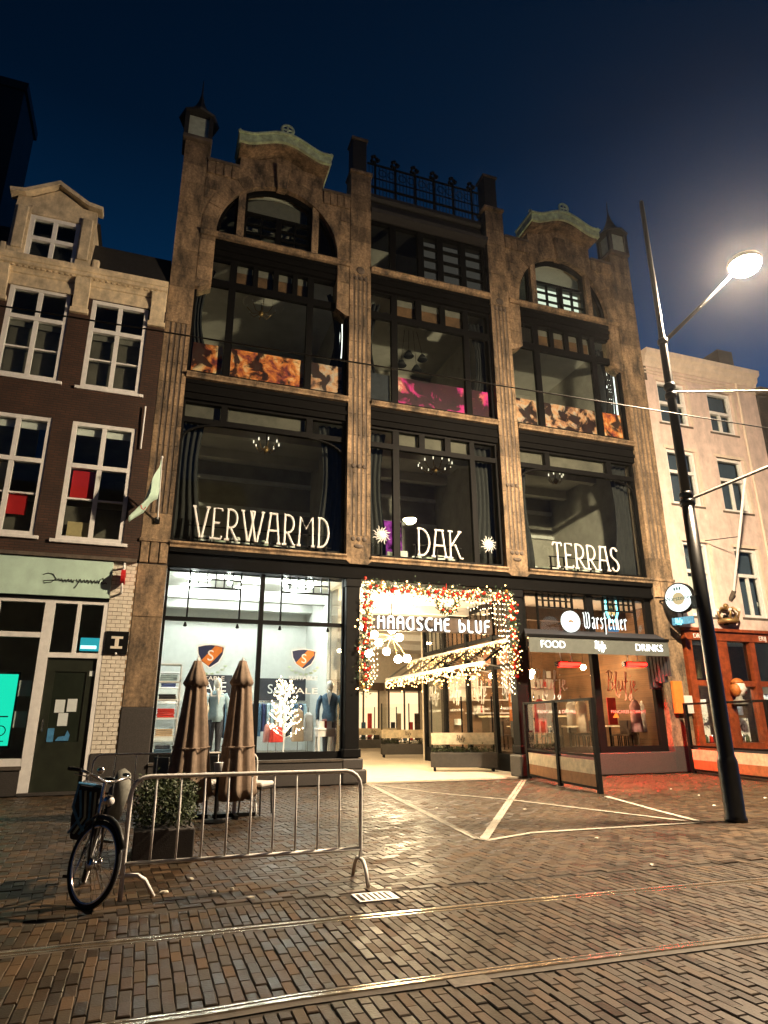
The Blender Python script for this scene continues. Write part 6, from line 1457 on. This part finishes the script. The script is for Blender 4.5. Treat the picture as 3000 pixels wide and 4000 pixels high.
# infrared heaters under the awning
for i, (u, v) in enumerate(((2222, 2598), (2482, 2598))):
    p = at(u, v, -.55); t = thing('infrared_heater', 'red glowing infrared heater hanging under the awning, '+('near the iron column' if i == 0 else 'near the corner pier'), 'heater', (p.x, -.55, p.z))
    MB().box(-.42, .36, -.07, .10, .07, .10).build('reflector', 'chrome', t); MB().box(-.42, .36, -.08, -.065, -.03, .10).build('front_lip', 'black_plastic', t); MB().box(-.42, .36, .095, .11, -.06, .10).build('rear_lip', 'black_plastic', t); MB().box(-.34, .28, .0, .07, .055, .065).build('hidden_red_strip', 'infrared', t); MB().tube([(-.36, -.10, .02), (.32, -.10, .02)], .045, 10).build('tube', 'heater_red', t, True)  # strip added out of sight behind the lips to redden the ground
    for x in (-.42, .36): MB().box(x-.04, x+.04, -.06, .06, -.06, .09).build('end_cap', 'chrome', t)
    for x in (-.25, .12): MB().tube([(x, 0, .09), (x, .1, .62)], .014, 5).build('hanger', 'white_plain', t)
# free-standing glass screens on the terrace
def screen(pts, label, z1=2.05):
    t = thing('terrace_screen', label, 'glass screen', (0, 0, 0))
    for i, (x, y) in enumerate(pts): MB().box(x-.05, x+.05, y-.05, y+.05, 0, z1).build('post', 'iron', t)
    for (xa_, ya), (xb_, yb) in zip(pts[:-1], pts[1:]):
        MB().bar((xa_, ya, z1-.03), (xb_, yb, z1-.03), .06).build('top_rail', 'iron', t); MB().bar((xa_, ya, .78), (xb_, yb, .78), .05).build('mid_rail', 'iron', t); MB().bar((xa_, ya, .10), (xb_, yb, .10), .05).build('bottom_rail', 'iron', t)
        MB().bar((xa_, ya, 1.40), (xb_, yb, 1.40), .008, 1.20).build('glass', 'glass_clear', t); MB().bar((xa_, ya, .54), (xb_, yb, .54), .02, .30).build('plank', 'plank', t); MB().bar((xa_, ya, .26), (xb_, yb, .26), .015, .26).build('kick_panel', 'orange_wood', t)
    return t
screen([(10.42, -.28), (9.96, -2.5), (9.70, -4.42)], 'black framed glass terrace screen ending near the painted star lines')
screen([(16.0, -.55), (15.65, -2.3), (15.35, -4.1)], 'black framed glass terrace screen behind the street lamp pole')
# wall box and poster beside the pier
tag(MB().box(16.0, 16.36, -.16, -.05, 1.75, 2.75).build('poster_board', 'orange_board'), 'bright orange poster board on the corner pier', 'poster'); tag(MB().box(16.38, 16.74, -.12, -.05, 1.75, 2.3).build('menu_board', 'cushion'), 'pale menu board beside the orange poster', 'board')

# ================================================================== DRUG STORE WINDOW
g = at(2885, 2690, -.28); gp2 = thing('yawning_head', 'carved painted head with open mouth above the drugstore window', 'carving', (g.x, -.28, g.z), -.35)
def headpt(th, ph_):    # th azimuth (0 = face, +x), ph elevation
    d = Vector((math.cos(ph_)*math.cos(th), math.cos(ph_)*math.sin(th), math.sin(ph_))); r = .24*(1+.10*math.sin(ph_))
    f = math.exp(-(th/.35)**2); r += .075*f*math.exp(-((ph_+.05)/.16)**2); r += .03*f*math.exp(-((ph_+.75)/.2)**2); r -= .05*f*math.exp(-((ph_+.42)/.10)**2); r -= .02*math.exp(-((abs(th)-.4)/.18)**2)*math.exp(-((ph_-.18)/.12)**2)
    return (d.x*r*.95, d.y*r*.82, d.z*r*1.2)
rings = [[headpt(-PI+2*PI*j/28, -PI/2+.06+(PI-.12)*i/22) for j in range(28)] for i in range(23)]
MB().loft(rings).build('head', 'skin_paint', gp2, True)
MB().loft([[(p_[0]*1.07-.015, p_[1]*1.10, p_[2]*1.05+.012) for p_ in r_] for r_ in rings[15:]]).build('hair', 'hair_paint', gp2, True); MB().ball((-.10, 0, -.02), .23, 12, 8, (.75, .95, 1.05)).build('back_hair', 'hair_paint', gp2, True)
MB().ball((.205, 0, -.125), .055, 10, 6, (.6, 1, .75)).build('mouth', 'lip_paint', gp2, True)
for s_ in (-1, 1): MB().ball((.185, s_*.075, .05), .022, 8, 6).build('eye', 'black_ink', gp2, True); MB().ball((-.01, s_*.205, -.02), .05, 8, 6, (.7, .4, 1.2)).build('ear', 'skin_paint', gp2, True)
MB().lathe([(.09, -.26), (.11, -.40), (.24, -.46), (.26, -.56), (.02, -.57)], (-.03, 0, .06), 16).build('shoulders', 'grey_cloth', gp2, True); MB().box(-.2, .2, -.02, .3, -.56, -.50).build('wall_shelf', 'dark_wood', gp2)
for i, (x0, x1, z0, z1, y, m, l_) in enumerate(((17.2, 17.75, .85, 2.2, .35, 'menu_white', 'bright crowded display panel in the drugstore window beside the red post'), (18.72, 19.5, .85, 1.6, .4, 'menu_white', 'bright crowded display panel in the drugstore window under the carved head'), (18.76, 19.4, 1.7, 2.45, .45, 'white_cloth', 'white blind in the drugstore window under the carved head'), (17.15, 17.9, 2.9, 3.5, .5, 'gold', 'brown carved ornament panel in the drugstore upper light'), (20.0, 20.8, .9, 2.4, .4, 'menu_white', 'bright crowded display panel in the third drugstore window'))):
    tag(MB().box(x0, x1, y, y+.06, z0, z1).build('window_display', m), l_, 'display')
for i in range(14):
    x = 17.2+.05*(i % 3)+(.16*i if i < 4 else .12*i+.35); z = .83
    tag(MB().lathe([(.05, 0), (.06, .03), (.06, .16+.02*(i % 4)), (.03, .2+.02*(i % 4)), (.03, .25)], (x, .22, z), 8).build('jar', ('white_plain', 'leaf', 'red_bauble', 'chrome')[i % 4], None, True), ('white', 'green', 'red', 'silver')[i % 4]+' jar on the drugstore window ledge', 'jar', 'jars in the drugstore window')

# ================================================================== STREET FURNITURE
def barrier(name, x0, y0, x1, y1, label, rad=.021, n_=9, h=1.05):
    L_ = math.hypot(x1-x0, y1-y0); t = thing(name, label, 'barrier', (x0, y0, 0), math.atan2(y1-y0, x1-x0)); R_ = .16
    fr = [(0, 0, 0)]+[(0, 0, .30), (0, 0, h-R_)]+[(R_-R_*math.cos(a), 0, h-R_+R_*math.sin(a)) for a in (PI/8, PI/4, 3*PI/8, PI/2)]+[(L_-R_, 0, h)]+[(L_-R_+R_*math.sin(a), 0, h-R_+R_*math.cos(a)) for a in (PI/8, PI/4, 3*PI/8, PI/2)]+[(L_, 0, .30), (L_, 0, .2)]
    MB().tube(fr, rad, 10).build('frame', 'galv', t, True); MB().tube([(0, 0, .30), (L_, 0, .30)], rad*.9, 8).build('bottom_rail', 'galv', t, True)
    for i in range(1, n_+1): x = L_*i/(n_+1); MB().tube([(x, 0, .30), (x, 0, h)], rad*.5, 6).build('bar', 'galv', t, True)
    MB().tube([(-.10, .02, .185), (0, 0, .20), (.13, .02, .195), (.20, .03, .15), (.29, .06, .0)], rad*.95, 8).build('foot', 'galv', t, True)
    for x in (L_,):
        MB().tube([(x, -.28, .0), (x, -.20, .14), (x, -.12, .20), (x, 0, .21), (x, .12, .20), (x, .20, .14), (x, .28, .0)], rad*.95, 8).build('foot', 'galv', t, True)
    return t
pA, pB = gnd(474, 3530), gnd(1412, 3395)
barrier('crowd_barrier', -.045, -10.46, 2.24, -10.50, 'galvanised steel crowd barrier before the parasols, bicycle leaning at its end')
barrier('crowd_barrier', -.75, -4.55, 2.05, -4.75, 'thin steel crowd barrier standing behind the closed parasols', .014, 7, 1.02)
# closed parasols
def parasol(x, y, h, r0, r1, label, mat='parasol', zb=.32, seed=0, lean=0.0):
    t = thing('closed_parasol', label, 'parasol', (x, y, 0)); n_ = 48; k = 9
    MB().tube([(0, 0, 0), (lean*h, 0, h+.04)], .022, 8).build('pole', 'white_plain', t)
    rg = []
    for i in range(15):
        u = i/14; z = zb+(h-.30-zb)*u; R_ = r1+(r0-r1)*u**.85
        rg.append([((R_*(1+.17*math.cos(k*a+seed+.5*math.sin(3*a))+.05*math.sin(2*a+seed)))*math.cos(a)+lean*z, (R_*(1+.17*math.cos(k*a+seed+.5*math.sin(3*a))+.05*math.sin(2*a+seed)))*math.sin(a), z+(.06*math.cos(k*a+seed) if i == 0 else 0)) for a in [2*PI*j/n_ for j in range(n_)]])
    MB().loft(rg).build('canopy', mat, t, True)
    rg = []
    for u, R_ in ((0, r0*1.45), (.3, r0*1.15), (.7, r0*.72), (1, r0*.42)):
        z = h-.40+.42*u; rg.append([(R_*(1+.08*math.cos(8*a+seed))*math.cos(a)+lean*z, R_*(1+.08*math.cos(8*a+seed))*math.sin(a), z+(.03*math.cos(8*a+seed) if u == 0 else 0)) for a in [2*PI*j/32 for j in range(32)]])
    MB().loft(rg).build('top_flap', mat, t, True); MB().lathe([(.02, 0), (.03, .02), (.012, .06)], (lean*h, 0, h+.02), 8).build('finial', 'white_plain', t)
    zs_ = zb+(h-.30-zb)*.42; Rs = r1+(r0-r1)*.42**.85
    MB().tube([(Rs*(1.13+.10*math.cos(k*a+seed))*math.cos(a), Rs*(1.13+.10*math.cos(k*a+seed))*math.sin(a), zs_+.02*math.sin(a)) for a in [2*PI*j/36 for j in range(36)]], .014, 5, True).build('tie_strap', mat, t)
    MB().tube([(0, 0, .06), (0, 0, .40)], .034, 10).build('base_tube', 'white_plain', t)
    for a in (0, PI/2): MB().bar((-.36*math.cos(a), -.36*math.sin(a), .03), (.36*math.cos(a), .36*math.sin(a), .03), .06).build('cross_foot', 'iron', t)
    return t
parasol(.82, -5.2, 2.58, .145, .37, 'closed brown parasol nearer the hedge planter', seed=.4)
parasol(1.62, -5.2, 2.60, .140, .32, 'closed brown parasol nearer the white cushioned chair', seed=1.7)
# chairs on the terrace
def chair(x, y, rz, label):
    t = thing('terrace_chair', label, 'chair', (x, y, 0), rz)
    MB().box(-.22, .22, -.22, .22, .42, .46).build('seat', 'black_plastic', t, bevel=.01); MB().box(-.23, .23, -.23, .23, .462, .54).build('cushion', 'cushion', t, bevel=.03); MB().box(-.21, .21, .19, .225, .50, .95).build('backrest', 'black_plastic', t, bevel=.015)
    for sx_ in (-.19, .19):
        for sy in (-.19, .20): MB().tube([(sx_*1.12, sy*1.1, 0), (sx_, sy, .44)], .016, 6).build('leg', 'black_plastic', t)
    return t
chair(2.02, -4.98, .9, 'black terrace chair with white cushion beside the brown parasol'); chair(1.15, -4.35, -.6, 'black terrace chair with white cushion between the two brown parasols'); chair(.55, -4.2, 2.2, 'black terrace chair with white cushion behind the hedge planter')
t = thing('cafe_table', 'small dark cafe table behind the closed parasols', 'table', (1.25, -5.75, 0)); MB().lathe([(.02, .72), (.30, .72), (.30, .745), (.02, .75)], (0, 0, 0), 20).build('tabletop', 'black_plastic', t); MB().tube([(0, 0, 0), (0, 0, .72)], .025, 8).build('stem', 'iron', t); MB().lathe([(.2, 0), (.2, .02), (.03, .05)], (0, 0, 0), 14).build('foot', 'iron', t)
t = thing('flower_pot', 'small white pot standing on the cafe table', 'pot', (1.25, -5.75, .752)); MB().lathe([(.055, 0), (.075, .15), (.08, .16), (.06, .15), (.02, .12)], (0, 0, 0), 14).build('pot', 'white_plain', t, True)
# hedge planter
t = thing('hedge_planter', 'grey planter box with a clipped leafy hedge beside the bicycle', 'planter', (.36, -8.35, 0))
MB().box(-.34, .34, -.55, .55, 0, .36).build('box', 'planter_grey', t, bevel=.015); MB().box(-.30, .30, -.51, .51, .30, .355).build('soil', 'sand', t)
b = MB()
for i in range(5200):
    c = Vector((rnd.uniform(-1, 1), rnd.uniform(-1, 1), rnd.uniform(-1, 1)))
    if c.length > 1.25 or c.length < .35: continue
    q = Vector((c.x*.36, c.y*.58, .60+c.z*.26)); q += Vector((rnd.gauss(0, .03), rnd.gauss(0, .03), rnd.gauss(0, .03)+.05*math.sin(q.x*14+q.y*9)))
    e1 = Vector((rnd.gauss(0, 1), rnd.gauss(0, 1), rnd.gauss(0, .7)+.3)).normalized()*rnd.uniform(.03, .06); e2 = e1.cross(Vector((rnd.uniform(-1, 1), rnd.uniform(-1, 1), 1))).normalized()*.014
    b.quad(q-e2*.3, q+e1*.5-e2, q+e1, q+e1*.5+e2)
stuff(b.build('hedge_leaves', 'leaf', t))
for i in range(7): x = -.25+.08*i; MB().tube([(x, rnd.uniform(-.4, .4), .33), (x+rnd.uniform(-.05, .05), rnd.uniform(-.4, .4), .75)], .012, 5).build('stem', 'dark_wood', t)

# ------------------------------------------------------------------ bicycle, facing the street, front wheel turned
bk = thing('bicycle', 'black city bicycle leaning against the end of the crowd barrier', 'bicycle', (-.43, -10.02, 0), PI/2)
bk.rotation_euler = (math.radians(-11), 0, math.radians(-91))       # bike frame: +x forward (towards the street)
def wheel(parent, name):
    w_ = MB().tube([(.335*math.cos(2*PI*i/40), 0, .335*math.sin(2*PI*i/40)) for i in range(40)], .021, 8, True).build(name, 'tyre', parent, True)
    MB().tube([(.310*math.cos(2*PI*i/40), 0, .310*math.sin(2*PI*i/40)) for i in range(40)], .013, 6, True).build('rim', 'chrome', w_, True)
    MB().tube([(.345*math.cos(2*PI*i/40), .020, .353*math.sin(2*PI*i/40)) for i in range(40)], .006, 4, True).build('reflective_band', 'white_plain', w_)
    MB().lathe([(.02, -.055), (.055, -.05), (.055, -.035), (.035, -.03), (.035, .03), (.055, .035), (.055, .05), (.02, .055)], (0, 0, 0), 14, 'y').build('hub', 'chrome', w_, True)
    sp = MB()
    for i in range(28): a = 2*PI*i/28; s_ = .03*(1 if i % 2 else -1); sp.tube([(.035*math.cos(a+.5), s_, .035*math.sin(a+.5)), (.305*math.cos(a), 0, .305*math.sin(a))], .0016, 4)
    sp.build('spokes', 'chrome', w_); return w_
fr_ = MB().tube([(.42, 0, .86), (.46, 0, .72)], .022, 8).build('head_tube', 'bike_black', bk)
MB().tube([(.45, 0, .74), (.20, 0, .40), (0, 0, .30)], .020, 8).build('down_tube', 'bike_black', bk, True); MB().tube([(.43, 0, .82), (.12, 0, .50), (-.06, 0, .44)], .017, 8).build('top_tube', 'bike_black', bk, True)
MB().tube([(0, 0, .30), (-.13, 0, .82)], .018, 8).build('seat_tube', 'bike_black', bk); MB().tube([(-.13, 0, .82), (-.155, 0, .94)], .013, 8).build('seat_post', 'chrome', bk)
for s_ in (-.06, .06): MB().tube([(0, s_*.6, .30), (-.47, s_, .36)], .010, 6).build('chain_stay', 'bike_black', bk); MB().tube([(-.11, s_*.5, .74), (-.47, s_, .36)], .009, 6).build('seat_stay', 'bike_black', bk)
MB().loft([[(-.30+.05*math.cos(a), .10*math.sin(a), .95) for a in [2*PI*j/10 for j in range(10)]], [(-.22+.09*math.cos(a), .11*math.sin(a), .99) for a in [2*PI*j/10 for j in range(10)]], [(-.16+.14*math.cos(a), .08*math.sin(a), 1.02) for a in [2*PI*j/10 for j in range(10)]]]).build('saddle', 'bike_black', bk, True)
rw_ = wheel(bk, 'rear_wheel'); rw_.location = (-.47, 0, .36)
mg = MB(); mg.tube([(-.47+.385*math.cos(a), 0, .36+.385*math.sin(a)) for a in [math.radians(20+i*14) for i in range(12)]], .026, 6); mg.build('rear_mudguard', 'bike_black', bk, True)
st_ = MB().tube([(-.01, 0, .38), (-.06, 0, .58), (-.07, 0, .66)], .018, 8).build('fork', 'chrome', bk); st_.location = (.47, 0, .36); st_.rotation_euler = (0, 0, math.radians(38))
sw_ = wheel(bk, 'front_wheel'); a_ = math.radians(38); sw_.location = (.47+.12*math.cos(a_), .12*math.sin(a_), .36); sw_.rotation_euler = (0, 0, a_)
for s_ in (-.055, .055): MB().tube([(.12, s_, 0), (.09, s_, .12), (.0, s_*.9, .36), (-.02, 0, .40)], [.010, .012, .014, .016], 7).build('fork_blade', 'bike_black', st_, True)
MB().tube([(-.07, -.30, .74), (-.12, -.27, .74), (-.04, -.20, .72), (-.03, -.08, .68), (-.05, 0, .665), (-.03, .08, .68), (-.04, .20, .72), (-.12, .27, .74), (-.07, .30, .74)][1:-1], .013, 7).build('handlebar', 'chrome', st_, True)
for s_ in (-1, 1): MB().tube([(-.11, s_*.265, .74), (-.24, s_*.31, .73)], .018, 8).build('grip', 'bike_black', st_); MB().tube([(-.04, s_*.20, .73), (-.0, s_*.26, .70), (-.12, s_*.31, .70)], .006, 5).build('brake_lever', 'chrome', st_)
MB().ball((.06, 0, .52), .05, 10, 7, (1.1, 1, 1)).build('headlamp', 'chrome', st_, True); MB().ball((.10, 0, .52), .036, 10, 6, (.5, 1, 1)).build('headlamp_lens', 'white_plain', st_, True)
MB().ball((-.02, -.12, .76), .035, 8, 6).build('bell', 'chrome', st_, True); MB().tube([(.12+.385*math.cos(a), 0, .385*math.sin(a)) for a in [math.radians(30+i*13) for i in range(9)]], .026, 6).build('front_mudguard', 'bike_black', st_, True)
MB().tube([(.0, 0, .42), (.10, .02, .48), (.02, .04, .62), (-.05, .08, .70)], .005, 5).build('brake_cable', 'bike_black', st_)
MB().lathe([(.02, -.01), (.09, -.01), (.09, .01), (.02, .01)], (0, -.05, .30), 18, 'y').build('chainring', 'chrome', bk); MB().box(-.50, .04, -.075, -.045, .27, .40).build('chain_case', 'bike_black', bk, bevel=.02)
for s_, dz in ((-1, -.17), (1, .17)): MB().tube([(0, s_*.07, .30), (0, s_*.085, .30+dz)], .009, 6).build('crank', 'chrome', bk); MB().box(-.045, .045, min(s_*.085, s_*.18), max(s_*.085, s_*.18), .29+dz, .315+dz).build('pedal', 'bike_black', bk)
MB().box(-.78, -.28, -.07, .07, .735, .755).build('rear_carrier', 'bike_black', bk)
for s_ in (-.07, .07): MB().tube([(-.60, s_, .74), (-.48, s_, .38)], .007, 5).build('carrier_stay', 'bike_black', bk)
MB().tube([(-.02, .06, .28), (-.10, .20, .02)], .010, 6).build('kickstand', 'chrome', bk)
pn_ = MB().loft([[(-.62, -.24, .40), (-.24, -.24, .40), (-.24, -.09, .40), (-.62, -.09, .40)], [(-.64, -.29, .60), (-.22, -.29, .60), (-.22, -.08, .60), (-.64, -.08, .60)], [(-.64, -.31, .92), (-.22, -.31, .92), (-.22, -.08, .92), (-.64, -.08, .92)]]).build('pannier', 'dark_cloth', bk, bevel=.02)
for k in range(4): MB().tube([(-.205, -.27+.05*k, .46), (-.20, -.20+.04*k, .62), (-.205, -.28+.05*k, .86)], .012, 5).build('stripe', ('blue_bag', 'pale_green')[k % 2], pn_)
MB().tube([(-.215, -.10, .46), (-.20, -.20, .56), (-.20, -.30, .70), (-.205, -.31, .92), (-.205, -.10, .925)], .016, 6).build('blue_edging', 'blue_bag', pn_)
cv_ = MB().loft([[(-.36, .02, .66), (-.06, .04, .66), (-.02, .10, .66), (-.06, .17, .66), (-.36, .18, .66)], [(-.34, .0, .92), (-.06, .01, .94), (-.02, .08, .96), (-.06, .19, .95), (-.34, .19, .94)], [(-.30, .01, 1.06), (-.10, .02, 1.10), (-.07, .08, 1.14), (-.10, .15, 1.10), (-.30, .16, 1.06)]]).build('saddle_cover', 'grey_cloth', bk, True)
hz = stuff(MB().box(-95, 125, -65, 165, -1.5, 36).build('lamp_glow_haze', None))  # thin volume added to give the lamp a lens-like glow
hm, ht = newmat('lens_glow_volume'); ho = N(ht, 'ShaderNodeOutputMaterial'); hv = N(ht, 'ShaderNodeVolumePrincipled'); hv.inputs['Color'].default_value = (.9, .93, 1, 1); hv.inputs['Density'].default_value = .00017; hv.inputs['Anisotropy'].default_value = .86
ht.links.new(hv.outputs[0], ho.inputs['Volume']); hz.data.materials.append(hm)
